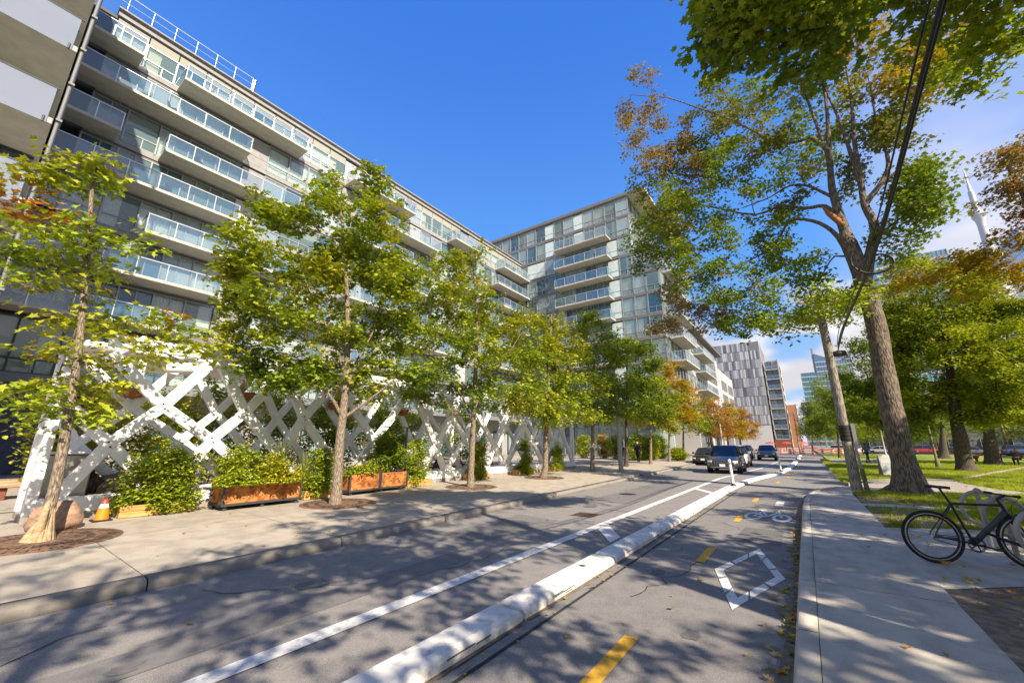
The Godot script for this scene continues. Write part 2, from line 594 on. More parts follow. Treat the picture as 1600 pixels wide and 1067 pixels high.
# a tree grown towards its leaf sprays: trunk and limbs first, then a branch from the nearest wood to every spray
func grow(root: Node3D, trunk: Array, radii: Array, limbs: Array, blobs: Array, o: Dictionary):
	var r := RandomNumberGenerator.new()
	r.seed = o.get("seed", 1)
	var base := root.position
	var st := mb()
	var tp := []
	for p in trunk:
		tp.append(p - base)
	tube(st, tp, radii, o.get("sides", 12), true, o.get("wob", 0.04))
	obj("trunk", done(st), o.get("bark", M.bark), root)
	var nodes := []   # [position, radius]
	var from := int(o.get("first", 1))
	for i in range(from, tp.size()):
		nodes.append([tp[i], radii[i]])
		if i + 1 < tp.size():
			nodes.append([(tp[i] + tp[i + 1]) * 0.5, (radii[i] + radii[i + 1]) * 0.5])
	for l in limbs:
		var pts := []
		for p in l.pts:
			pts.append(p - base)
		var fine := []
		var rr := []
		for i in pts.size() - 1:
			for k in 3:
				fine.append(pts[i].lerp(pts[i + 1], k / 3.0) if i == 0 or i == pts.size() - 2 else pts[i].cubic_interpolate(pts[i + 1], pts[i - 1], pts[i + 2], k / 3.0))
		fine.append(pts[-1])
		for i in fine.size():
			var t := float(i) / (fine.size() - 1)
			rr.append(lerpf(l.r0, l.r1, pow(t, 0.75)))
			if i > 1:
				nodes.append([fine[i], rr[i]])
		var ls := mb()
		tube(ls, fine, rr, 9, true, 0.05)
		obj("limb", done(ls), o.get("limb_mat", o.get("bark", M.bark)), root)
	var sprays := []
	var depth_dir := Vector3(base.x, 0, base.z).normalized()
	for b in blobs:
		var off: Vector3 = depth_dir * r.randf_range(-1.0, 1.0) * float(o.get("depth", 0.8)) * b[3]
		for k in int(ceil(b[5] * o.get("more", 1.0))):
			var d := Vector3(r.randf_range(-1, 1), r.randf_range(-1, 1), r.randf_range(-1, 1))
			if d.length() > 1.0:
				d = d.normalized() * r.randf_range(0.5, 1.0)
			var c: Vector3 = Vector3(b[0], b[1], b[2]) - base + off + Vector3(d.x * b[3], d.y * b[4], d.z * b[3] * o.get("deep", 1.0)) * float(o.get("shrink", 1.0))
			sprays.append([c, b[6]])
	var axis: Vector3 = tp[tp.size() / 2]
	sprays.sort_custom(func(a, b): return Vector2(a[0].x - axis.x, a[0].z - axis.z).length() < Vector2(b[0].x - axis.x, b[0].z - axis.z).length())
	var bs := mb()
	var xs := []
	var cols := []
	var per := int(o.get("per", 12))
	var sr := float(o.get("spread", 0.42))
	for s in sprays:
		var c: Vector3 = s[0]
		var best := 1e9
		var at: Array = nodes[0]
		for n in nodes:
			var p: Vector3 = n[0]
			var dd := p.distance_to(c)
			var hd := Vector2(p.x - c.x, p.z - c.z).length()
			var cost := dd + 0.9 * maxf(0.0, p.y - c.y + 0.35 * hd * o.get("rise", 1.0))
			if cost < best:
				best = cost
				at = n
		var ln: float = at[0].distance_to(c)
		var r0 := minf(float(at[1]) * 0.62, 0.008 + 0.011 * ln * o.get("thick", 1.0))
		var pts := curve_pts(at[0], c, ln * o.get("lift", 0.08), r)
		var rr := []
		for i in pts.size():
			rr.append(lerpf(r0, 0.0035, float(i) / (pts.size() - 1)))
			if i > 1:
				nodes.append([pts[i], rr[i]])
		tube(bs, pts, rr, 5, false)
		var tone := pick(s[1], r, 0.22)
		var alt := pick(s[1], r, 0.22)
		var m := int(per * r.randf_range(0.6, 1.35))
		for k in m:
			var d := Vector3(r.randfn(0, 0.5), r.randfn(0, 0.32), r.randfn(0, 0.5)) * sr
			var bt := Basis(UP, r.randf() * TAU) * Basis(Vector3.RIGHT, r.randf_range(-0.35, 0.35))
			xs.append(Transform3D(bt.scaled(Vector3.ONE * r.randf_range(0.75, 1.2)), c + d))
			var cc := tone.lerp(alt, r.randf())
			if r.randf() < o.get("odd", 0.06):
				cc = pick(int(o.get("odd_pal", 1)), r)
			cols.append(cc)
		if o.get("twigs", false):
			for k in 3:
				var e := c + Vector3(r.randfn(0, 0.5), r.randfn(-0.1, 0.3), r.randfn(0, 0.5)) * sr * 1.3
				tube(bs, [c, c.lerp(e, 0.5) + Vector3(0, 0.03, 0), e], [0.0045, 0.0035, 0.002], 4, false)
	obj("branches", done(bs), o.get("branch_mat", M.branch), root)
	multi("crown", leafs[o.get("leaf", "maple")], o.get("leaf_mat", M.leaf), xs, cols, root)

# ------------------------------------------------------------------ ground, road, pavements
func kerb_x(z: float) -> float:      # left kerb line, the road widens a little with distance
	return -6.62 - 0.035 * minf(absf(z), 40.0)

func side_y(x: float) -> float:      # the left pavement falls towards the kerb
	return 0.14 + clampf((-6.9 - x) / 5.3, 0.0, 1.0) * 0.08

func ground():
	struct("ground", flat(rect(-900, 300, 900, -2500), -0.02), M.dirt)
	var road := struct("road", flat([[-8.6, 30], [-0.3, 30], [-0.3, -13.6], [-0.2, -17.4], [0.25, -19.9], [1.2, -21.6], [1.42, -26], [1.75, -60], [2.0, -97], [40, -99], [40, -112], [2, -112], [2, -400], [-9, -400], [-8.6, -40]], 0.0), M.asphalt)
	# patched bike lane surface and old cracks
	obj("lane_surface", flat([[-2.5, 12], [-0.32, 12], [-0.32, -13.5], [-0.2, -17.4], [-2.45, -17.4]], 0.004), M.asphalt_lane, road)
	var r := RandomNumberGenerator.new()
	r.seed = 3
	for c in [[-6.2, -2.2, 0.9, 10], [-5.0, 0.2, -0.6, 9], [-5.9, -8, 1.2, 14], [-4.4, -4.5, 0.2, 12], [-1.9, -5, 0.1, 14], [-6.0, -16, 0.6, 12], [-0.9, -9.5, -0.5, 8]]:
		var st := mb()
		st.set_smooth_group(-1)
		var p := Vector2(c[0], c[1])
		var dirv := Vector2(sin(c[2]), -cos(c[2]))
		var last := []
		for k in int(c[3]):
			var w := r.randf_range(0.003, 0.009)
			var n := Vector2(-dirv.y, dirv.x) * w
			var now := [p - n, p + n]
			if last.size() > 0:
				quad(st, Vector3(last[0].x, 0.007, last[0].y), Vector3(last[1].x, 0.007, last[1].y), Vector3(now[1].x, 0.007, now[1].y), Vector3(now[0].x, 0.007, now[0].y))
			last = now
			p += dirv.rotated(r.randf_range(-0.7, 0.7)) * r.randf_range(0.1, 0.3)
		obj("crack", done(st), M.crack, road)
	mat("asphalt_patch", lin(0.19, 0.185, 0.182), 0.9, 0.0, M.asphalt.albedo_texture, Vector3(0.8, 0.8, 0.8))
	mat("asphalt_new", lin(0.15, 0.147, 0.147), 0.9, 0.0, M.asphalt.albedo_texture, Vector3(0.9, 0.9, 0.9))
	obj("patch", flat([[-6.1, -6.2], [-5.0, -6.0], [-4.9, -8.7], [-6.15, -8.9]], 0.005), M.asphalt_patch, road)
	obj("patch", flat([[-4.9, 1.0], [-4.4, 1.0], [-4.45, -5.2], [-4.95, -5.2]], 0.005), M.asphalt_patch, road)
	obj("patch", flat([[-5.9, -12.5], [-4.6, -12.2], [-4.7, -22.0], [-5.8, -22.0]], 0.005), M.asphalt_patch, road)
	obj("patch", flat([[-1.35, -8.9], [-0.6, -8.8], [-0.62, -10.3], [-1.3, -10.4]], 0.007), M.asphalt_new, road)
	obj("seam", flat([[-2.38, 6], [-2.34, 6], [-2.34, -18], [-2.38, -18]], 0.0075), M.crack, road)
	for c in [[-5.3, -3.1, 0.16], [-5.25, -11.2, 0.22], [-1.9, -6.1, 0.12], [-5.6, -17.5, 0.3], [-1.1, -4.4, 0.09], [-4.6, -1.2, 0.1]]:
		var ring := []
		for k in 14:
			var rr: float = c[2] * r.randf_range(0.6, 1.15)
			ring.append([c[0] + cos(TAU * k / 14) * rr, c[1] + sin(TAU * k / 14) * rr * 1.4])
		obj("stain", flat(ring, 0.0085), M.asphalt_new, road)
	var mh := mb()
	lathe(mh, [Vector2(0.0, 0.009), Vector2(0.3, 0.009), Vector2(0.32, 0.004)], 28, Transform3D(Basis.IDENTITY, Vector3(-5.4, 0, -14.6)))
	var mho := obj("manhole_cover", done(mh), M.frame_dark, road)
	for k in 5:
		obj("slot", flat(rect(-5.58, -14.42 - k * 0.09, -5.22, -14.45 - k * 0.09), 0.0125), M.hole, mho)
	var dr := mb()
	sheet(dr, rect(-5.05, -9.5, -4.45, -10.1), 0.006)
	var plate := obj("drain_cover", done(dr), M.grate, road)
	for k in 6:
		obj("slot", flat(rect(-5.0, -9.55 - k * 0.09, -4.5, -9.6 - k * 0.09), 0.009), M.hole, plate)
	# painted markings, every piece of paint by itself
	var y := 0.011
	var lines := struct("road_markings", flat([[-3.99, 14], [-3.79, 14], [-3.79, -24], [-2.9, -36], [-2.5, -52], [-2.62, -52], [-3.05, -36], [-3.99, -24]], y), M.road_white)
	obj("hatch_bar", flat([[-3.78, -8.35], [-3.1, -7.35], [-3.1, -7.85], [-3.78, -8.9]], y), M.road_white, lines)
	obj("hatch_bar", flat([[-3.78, -17.6], [-3.0, -16.4], [-3.0, -16.9], [-3.78, -18.1]], y), M.road_white, lines)
	obj("hatch_bar", flat([[-3.78, -0.2], [-3.1, 0.8], [-3.1, 0.3], [-3.78, -0.75]], y), M.road_white, lines)
	for k in 5:
		obj("yellow_dash", flat(rect(-1.61, -3.0 - 3.97 * (k - 1), -1.48, -4.03 - 3.97 * (k - 1)), y), M.road_yellow, lines)
	for z in [-22.5, -26.4, -30.3]:
		var ox: float = (-z - 19) * 0.07
		obj("yellow_dash", flat(rect(-1.62 + ox, z, -1.48 + ox, z - 1.0), y), M.road_yellow, lines)
	obj("white_dash", flat(rect(-0.98, -14.4, -0.78, -15.5), y), M.road_white, lines)
	# the diamond: eight strokes with gaps
	var dc := [Vector2(-0.89, -8.42), Vector2(-0.47, -6.78), Vector2(-0.89, -5.25), Vector2(-1.3, -6.72)]
	for k in 4:
		var a: Vector2 = dc[k]
		var b: Vector2 = dc[(k + 1) % 4]
		var d := (b - a)
		var cen := Vector2(-0.89, -6.8)
		var ia := a.lerp(cen, 0.27)
		var ib := b.lerp(cen, 0.27)
		for s in [[0.0, 0.3], [0.34, 0.7], [0.74, 1.0]]:
			var q := [a.lerp(b, s[0]), a.lerp(b, s[1]), ia.lerp(ib, s[1]), ia.lerp(ib, s[0])]
			var l := []
			for v in q:
				l.append([v.x, v.y])
			obj("diamond_stroke", flat(l, y), M.road_white, lines)
	# bicycle symbol, wheels apart along the lane's width
	for wx in [-1.3, -0.72]:
		var st := mb()
		st.set_smooth_group(-1)
		for k in 24:
			var a0 := TAU * k / 24
			var a1 := TAU * (k + 1) / 24
			var f := func(a, rr): return Vector3(wx + cos(a) * rr * 0.2, y, -12.05 + sin(a) * rr * 0.62)
			quad(st, f.call(a0, 0.62), f.call(a0, 1.0), f.call(a1, 1.0), f.call(a1, 0.62))
		obj("bicycle_symbol_wheel", done(st), M.road_white, lines)
	var bl := mb()
	for s in [[-1.3, -12.05, -1.02, -12.1], [-1.02, -12.1, -0.82, -12.95], [-0.82, -12.95, -1.17, -12.95], [-1.17, -12.95, -1.02, -12.1], [-1.3, -12.05, -1.17, -12.95], [-0.72, -12.05, -0.84, -13.35], [-0.84, -13.35, -0.7, -13.4], [-1.17, -12.95, -1.2, -13.2], [-1.28, -13.25, -1.1, -13.25]]:
		var a := Vector2(s[0], s[1])
		var b := Vector2(s[2], s[3])
		var n := (b - a).orthogonal().normalized() * 0.026
		n.y *= 2.5
		sheet(bl, [[a.x - n.x, a.y - n.y], [b.x - n.x, b.y - n.y], [b.x + n.x, b.y + n.y], [a.x + n.x, a.y + n.y]], y)
	obj("bicycle_symbol_frame", done(bl), M.road_white, lines)
	# left pavement: slabs of cast concrete, the kerb in lengths of its own
	var walk := struct("sidewalk_left", flat([[-33, 30], [-6.9, 30], [-8.3, -40], [-8.3, -110], [-33, -110]], 0.12), M.plinth)
	var ms := [M.pave_a, M.pave_b, M.pave_c]
	var kerb := struct("kerb_left", flat([[-6.9, 30], [-6.75, 30], [-8.15, -40], [-8.15, -110], [-8.3, -110], [-8.3, -40]], 0.02), M.kerb)
	var z := 6.0
	var i := 0
	while z > -64.0:
		var dz := 2.6 if z > -34 else 5.2
		var za := z - 0.008
		var zb := z - dz + 0.008
		for s in [[-0.22, -3.05], [-3.07, -5.7], [-5.72, -8.4]]:
			var st := mb()
			var xa: float = kerb_x(za) + s[0]
			var xb: float = kerb_x(za) + s[1]
			var xc: float = kerb_x(zb) + s[0]
			var xd: float = kerb_x(zb) + s[1]
			st.set_smooth_group(-1)
			quad(st, Vector3(xb, side_y(xb), za), Vector3(xd, side_y(xd), zb), Vector3(xc, side_y(xc), zb), Vector3(xa, side_y(xa), za))
			quad(st, Vector3(xb, side_y(xb), za), Vector3(xa, side_y(xa), za), Vector3(xa, 0.02, za), Vector3(xb, 0.02, za))
			quad(st, Vector3(xa, side_y(xa), za), Vector3(xc, side_y(xc), zb), Vector3(xc, 0.02, zb), Vector3(xa, 0.02, za))
			obj("slab", done(st), ms[(i * 7 + int(s[0] * -3)) % 3], walk)
			i += 1
		var ks := mb()
		var low := (z < -17.5 and z > -22.0)
		var kh := 0.06 if low else 0.14
		var k0 := kerb_x(za)
		var k1 := kerb_x(zb)
		var pro := [Vector2(0.02, -0.02), Vector2(0.0, kh * 0.75), Vector2(-0.03, kh - 0.008), Vector2(-0.215, kh + 0.004), Vector2(-0.215, -0.02)]
		for q in pro.size() - 1:
			quad(ks, Vector3(k0 + pro[q].x, pro[q].y, za), Vector3(k0 + pro[q + 1].x, pro[q + 1].y, za), Vector3(k1 + pro[q + 1].x, pro[q + 1].y, zb), Vector3(k1 + pro[q].x, pro[q].y, zb))
		for e in [[k0, za], [k1, zb]]:
			for q in [1, 2, 3]:
				for v in [pro[0], pro[q], pro[q + 1]]:
					ks.add_vertex(Vector3(e[0] + v.x, v.y, e[1]))
		obj("kerb_length", done(ks), M.kerb, kerb)
		z -= dz
	# forecourt under and behind the pavilion
	struct("forecourt", flat([[-34, 30], [-14.8, 30], [-14.8, -110], [-34, -110]], 0.235), M.pave_b)
	# right pavement with its kerb
	var rw := struct("sidewalk_right", flat([[-0.15, 30], [1.0, 30], [1.04, -19.4], [1.2, -21.4], [0.35, -19.9], [-0.05, -17.3], [-0.15, -13.5]], 0.11), M.plinth)
	var edge := [[30.0, -0.31], [-13.6, -0.31], [-15.6, -0.27], [-17.4, -0.17], [-18.7, 0.03], [-19.9, 0.4], [-21.0, 0.95], [-21.6, 1.25]]
	var ex := func(zz: float) -> float:
		for k in edge.size() - 1:
			if zz <= edge[k][0] and zz >= edge[k + 1][0]:
				return lerpf(edge[k][1], edge[k + 1][1], (edge[k][0] - zz) / (edge[k][0] - edge[k + 1][0]))
		return 1.2
	z = 5.0
	i = 0
	var cuts := []
	while z > -19.0:
		cuts.append(z)
		z -= 1.62
	cuts.append(-20.6)
	for k in cuts.size() - 1:
		var za: float = cuts[k] - 0.006
		var zb: float = cuts[k + 1] + 0.006
		var st := mb()
		st.set_smooth_group(-1)
		var a0: float = ex.call(za) + 0.17
		var a1: float = ex.call(zb) + 0.17
		var b1 := 1.02 if zb > -20 else 1.15
		var hh := 0.138 + 0.004 * float((k * 5) % 3)
		quad(st, Vector3(a0, hh, za), Vector3(a1, hh, zb), Vector3(b1, hh, zb), Vector3(1.02, hh, za))
		quad(st, Vector3(a0, hh, za), Vector3(1.02, hh, za), Vector3(1.02, 0.03, za), Vector3(a0, 0.03, za))
		quad(st, Vector3(1.02, hh, za), Vector3(b1, hh, zb), Vector3(b1, 0.03, zb), Vector3(1.02, 0.03, za))
		obj("slab", done(st), M.walk_a if k % 3 else M.walk_b, rw)
		var ks := mb()
		var pro := [Vector2(-0.02, -0.02), Vector2(0.0, 0.11), Vector2(0.025, 0.14), Vector2(0.164, 0.142), Vector2(0.164, 0.0)]
		var sub := 1 if zb > -13 else 4
		for j in sub:
			var z0 := lerpf(za, zb, float(j) / sub)
			var z1 := lerpf(za, zb, float(j + 1) / sub)
			for q in pro.size() - 1:
				quad(ks, Vector3(ex.call(z0) + pro[q].x, pro[q].y, z0), Vector3(ex.call(z0) + pro[q + 1].x, pro[q + 1].y, z0), Vector3(ex.call(z1) + pro[q + 1].x, pro[q + 1].y, z1), Vector3(ex.call(z1) + pro[q].x, pro[q].y, z1))
		obj("kerb_length", done(ks), M.walk_b, rw)
	# gutter dirt along the right kerb
	struct("gutter_dirt", flat([[-0.5, 6], [-0.3, 6], [-0.3, -13], [-0.33, -13], [-0.42, -9], [-0.36, -6], [-0.46, -3]], 0.016), M.dirt)
	# park lawn, paths, worn earth
	struct("lawn", flat([[1.0, 30], [60, 30], [60, -97], [2.0, -97], [1.75, -60], [1.42, -24], [1.1, -20.9]], 0.115), M.grass)
	struct("grass_kerb", kerb_strip([[1.2, -25.0], [1.42, -28], [1.75, -60], [2.0, -97]]), M.kerb)
	struct("path", flat([[0.6, -20.3], [1.03, -18.62], [2.7, -19.6], [4.4, -20.6], [5.47, -20.5], [9.0, -17.4], [16.0, -10.5], [17.0, -11.8], [9.8, -18.6], [5.9, -22.0], [5.4, -22.8], [5.15, -25.6], [5.35, -28.2], [3.6, -27.6], [2.6, -26.2], [1.5, -25.0], [1.25, -23.0], [1.15, -21.3]], 0.125), M.path)
	struct("path", flat([[5.4, -28.3], [5.9, -28.3], [8.31, -34.2], [11.53, -42.3], [22, -66], [21, -67], [12.89, -47.1], [8.9, -37.3], [6.8, -31.7]], 0.123), M.path)
	struct("path", flat([[1.55, -45.5], [3.6, -46.4], [4.6, -43.0], [5.2, -38.6], [6.6, -39.5], [5.8, -45.0], [5.6, -56.0], [4.7, -60.0], [1.75, -60.0]], 0.121), M.path)
	struct("bicycle_pad", flat([[0.99, -6.85], [0.99, -11.1], [2.2, -11.75], [4.5, -12.0], [5.0, -9.0], [2.2, -7.9]], 0.136), M.walk_a)
	struct("path", flat([[0.98, -15.35], [1.56, -15.55], [3.2, -15.5], [3.2, -14.95], [1.5, -14.8], [0.98, -14.7]], 0.127), M.walk_b)
	struct("worn_earth", flat([[0.99, -6.85], [2.1, -7.85], [5.0, -8.9], [6.0, -4], [5.0, 4.0], [0.99, 4.0]], 0.129), M.dirt)
	struct("worn_earth", flat([[1.0, -11.1], [2.2, -11.8], [3.4, -12.3], [3.0, -13.1], [2.2, -13.3], [2.0, -14.2], [1.4, -14.6], [1.0, -14.5]], 0.122), M.dirt)
	struct("worn_earth", flat([[1.03, -15.6], [2.4, -15.7], [2.9, -16.6], [2.3, -17.3], [2.0, -18.3], [1.1, -18.5]], 0.122), M.dirt)
	# grass blades where they can be told from the ground
	var gb := mb()
	gb.set_smooth_group(-1)
	r.seed = 21
	for k in 7:
		var a := r.randf() * TAU
		var p := Vector3(r.randf_range(-0.05, 0.05), 0, r.randf_range(-0.05, 0.05))
		var h := r.randf_range(0.04, 0.085)
		var lean := Vector3(cos(a), 0, sin(a)) * r.randf_range(0.01, 0.045)
		var w := Vector3(-sin(a), 0, cos(a)) * 0.004
		gb.add_vertex(p - w)
		gb.add_vertex(p + lean + UP * h)
		gb.add_vertex(p + w)
	var blade := done(gb)
	var pn := FastNoiseLite.new()
	pn.seed = 4
	pn.frequency = 0.35
	var xs := []
	var cols := []
	var bare := [rect(1.0, -6.9, 4.9, -11.4)]
	for k in 150000:
		var t := r.randf()
		var zz := -11.0 - 46.0 * t * t
		var xx := r.randf_range(1.1, 3.0 + absf(zz) * 0.42)
		var v := Vector2(xx, zz)
		if on_path(v):
			continue
		var dn := pn.get_noise_2d(xx * 2.0, zz * 2.0)
		var worn := zz > -18.4 and xx < 2.6 + dn * 3.0
		if worn and r.randf() < 0.93:
			continue
		var s := r.randf_range(0.6, 1.3) * (1.0 + t * 0.9)
		xs.append(Transform3D(Basis(UP, r.randf() * TAU).scaled(Vector3(s, s * r.randf_range(0.7, 1.2), s)), Vector3(xx, 0.115, zz)))
		var c := Vector3(0.25, 0.34, 0.026).lerp(Vector3(0.42, 0.44, 0.035), r.randf())
		c *= 1.0 + dn * 0.5
		cols.append(Color(c.x, c.y, c.z))
	var gr := multi("grass", blade, M.leaf, xs, cols)
	gr.set_meta("kind", "stuff")
	tag(gr, "green lawn grass around the big maples of the park", "grass")

func kerb_strip(pts: Array) -> ArrayMesh:
	var st := mb()
	st.set_smooth_group(-1)
	for i in pts.size() - 1:
		var a := Vector2(pts[i][0], pts[i][1])
		var b := Vector2(pts[i + 1][0], pts[i + 1][1])
		for q in [[0.0, -0.02, 0.0, 0.13], [0.0, 0.13, 0.16, 0.135], [0.16, 0.135, 0.16, 0.05]]:
			quad(st, Vector3(a.x + q[0], q[1], a.y), Vector3(a.x + q[2], q[3], a.y), Vector3(b.x + q[2], q[3], b.y), Vector3(b.x + q[0], q[1], b.y))
	return done(st)

var paths := [
	PackedVector2Array([Vector2(0.6, -20.3), Vector2(1.03, -18.62), Vector2(2.7, -19.6), Vector2(5.47, -20.5), Vector2(9.0, -17.4), Vector2(16, -10.5), Vector2(17, -11.8), Vector2(9.8, -18.6), Vector2(5.9, -22), Vector2(5.15, -25.6), Vector2(5.35, -28.2), Vector2(3.6, -27.6), Vector2(1.5, -25)]),
	PackedVector2Array([Vector2(5.4, -28.3), Vector2(5.9, -28.3), Vector2(8.31, -34.2), Vector2(11.53, -42.3), Vector2(22, -66), Vector2(21, -67), Vector2(12.89, -47.1), Vector2(8.9, -37.3), Vector2(6.8, -31.7)]),
	PackedVector2Array([Vector2(1.55, -45.5), Vector2(3.6, -46.4), Vector2(4.6, -43), Vector2(5.2, -38.6), Vector2(6.6, -39.5), Vector2(5.8, -45), Vector2(5.6, -56), Vector2(4.7, -60), Vector2(1.75, -60)]),
	PackedVector2Array([Vector2(1.0, -6.9), Vector2(1.03, -11.1), Vector2(2.2, -11.75), Vector2(4.5, -12), Vector2(5, -9), Vector2(2.2, -7.9)]),
	PackedVector2Array([Vector2(0.98, -15.35), Vector2(3.2, -15.5), Vector2(3.2, -14.95), Vector2(0.98, -14.7)]),
]

func on_path(v: Vector2) -> bool:
	for p in paths:
		if Geometry2D.is_point_in_polygon(v, p):
			return true
	return false

# ------------------------------------------------------------------ apartment blocks
var shared := {}

func curtain_mesh(w: float, h: float) -> ArrayMesh:
	var st := mb()
	st.set_smooth_group(0)
	var n := 28
	for i in n:
		var x0 := -w / 2 + w * i / n
		var x1 := -w / 2 + w * (i + 1) / n
		var z0 := 0.025 * sin(i * 2.1) + 0.01 * sin(i * 5.3)
		var z1 := 0.025 * sin((i + 1) * 2.1) + 0.01 * sin((i + 1) * 5.3)
		quad(st, Vector3(x0, -h / 2, z0), Vector3(x0, h / 2, z0), Vector3(x1, h / 2, z1), Vector3(x1, -h / 2, z1))
	return done(st)

func shapes_for(w: float, h: float, kind: String) -> Dictionary:
	var key := "%s%.2f" % [kind, h]
	if shared.has(key):
		return shared[key]
	var f := mb()
	box(f, Vector3(-w / 2, h / 2, 0.03), Vector3(0.075, h, 0.16))
	box(f, Vector3(0, h - 0.03, 0.0), Vector3(w - 0.08, 0.06, 0.1))
	box(f, Vector3(0, 0.03, 0.0), Vector3(w - 0.08, 0.06, 0.1))
	var low := 0.75
	if kind == "door":
		low = 0.0
		box(f, Vector3(0.02, h / 2, 0.0), Vector3(0.06, h - 0.13, 0.09))
	else:
		box(f, Vector3(0, low, 0.0), Vector3(w - 0.08, 0.06, 0.1))
		box(f, Vector3(0.12, low / 2, 0.0), Vector3(0.05, low - 0.1, 0.09))
	var d := {"frame": done(f), "low": low}
	var up := BoxMesh.new()
	up.size = Vector3(w - 0.09, h - low - 0.1, 0.012)
	d.up = up
	d.lo = null
	if low > 0.0:
		var lo := BoxMesh.new()
		lo.size = Vector3(w - 0.09, low - 0.1, 0.012)
		d.lo = lo
	d.curtain = curtain_mesh(w - 0.1, h - 0.15)
	d.half = curtain_mesh(w * 0.45, h - 0.15)
	var bl := BoxMesh.new()
	bl.size = Vector3(w - 0.12, h * 0.36, 0.01)
	d.blind = bl
	shared[key] = d
	return d

# one glazed bay whose sill centre is at p; b turns it to its wall
func window_bay(parent: Node3D, p: Vector3, b: Basis, w: float, h: float, kind: String, r: RandomNumberGenerator, pane: Material, frame: Material):
	var d := shapes_for(w, h, kind)
	var luck := r.randf()
	if luck < 0.2:
		pane = M.pane_sky
	elif luck < 0.3:
		pane = M.pane_blue
	elif luck < 0.45:
		pane = M.pane
	var o := obj("window", d.frame, frame, parent, p, b)
	obj("pane", d.up, pane, o, Vector3(0, d.low + (h - d.low) / 2, 0))
	if d.lo:
		obj("pane", d.lo, pane, o, Vector3(0, d.low / 2, 0))
	var t := r.randf()
	var cm: Material = M.curtain if r.randf() < 0.7 else M.curtain_warm
	if t < 0.5:
		obj("curtain", d.curtain, cm, o, Vector3(0, h / 2, -0.16))
	elif t < 0.68:
		obj("curtain", d.half, cm, o, Vector3(w * 0.24 * (1 if r.randf() < 0.5 else -1), h / 2, -0.16))
	elif t < 0.8:
		obj("blind", d.blind, M.blind, o, Vector3(0, h * 0.8, -0.14))

# slab with glass guard; local x along the wall from x0 to x1, z outward
func balcony(parent: Node3D, x0: float, x1: float, y: float, depth: float, b: Basis, origin: Vector3, guard: Material, ends := [true, true], soffit: Material = null):
	var w := x1 - x0
	var o := obj("balcony", bbox(Vector3(w, 0.2, depth), 0.015), soffit if soffit else M.slab, parent, origin + b * Vector3((x0 + x1) / 2, y + 0.1, depth / 2), b)
	var n := maxi(1, int(round(w / 1.5)))
	var pw := w / n
	var gh := 1.05
	var key := "g%.3f" % pw
	if not shared.has(key):
		var pm := BoxMesh.new()
		pm.size = Vector3(pw - 0.05, gh, 0.014)
		shared[key] = pm
	if not shared.has("post"):
		var po := BoxMesh.new()
		po.size = Vector3(0.045, gh + 0.2, 0.045)
		shared.post = po
		var sd := BoxMesh.new()
		sd.size = Vector3(0.014, gh, 1)
		shared.sidepane = sd
	for i in n:
		obj("glass_panel", shared[key], guard, o, Vector3(-w / 2 + pw * (i + 0.5), 0.1 + gh / 2, depth / 2 - 0.03))
	for i in n + 1:
		obj("post", shared.post, M.rail, o, Vector3(clampf(-w / 2 + pw * i, -w / 2 + 0.03, w / 2 - 0.03), gh / 2, depth / 2 + 0.02))
	var rl := mb()
	box(rl, Vector3(0, gh + 0.13, depth / 2 - 0.02), Vector3(w, 0.05, 0.06))
	for e in 2:
		if ends[e]:
			box(rl, Vector3((w / 2 - 0.02) * (1 if e else -1), gh + 0.13, -0.03), Vector3(0.05, 0.05, depth - 0.06))
			var sp := BoxMesh.new()
			sp.size = Vector3(0.014, gh, depth - 0.1)
			obj("glass_panel", sp, guard, o, Vector3((w / 2 - 0.02) * (1 if e else -1), 0.1 + gh / 2, 0))
	obj("rail", done(rl), M.rail, o)

const FLOOR := 2.92
const Y0 := 8.45

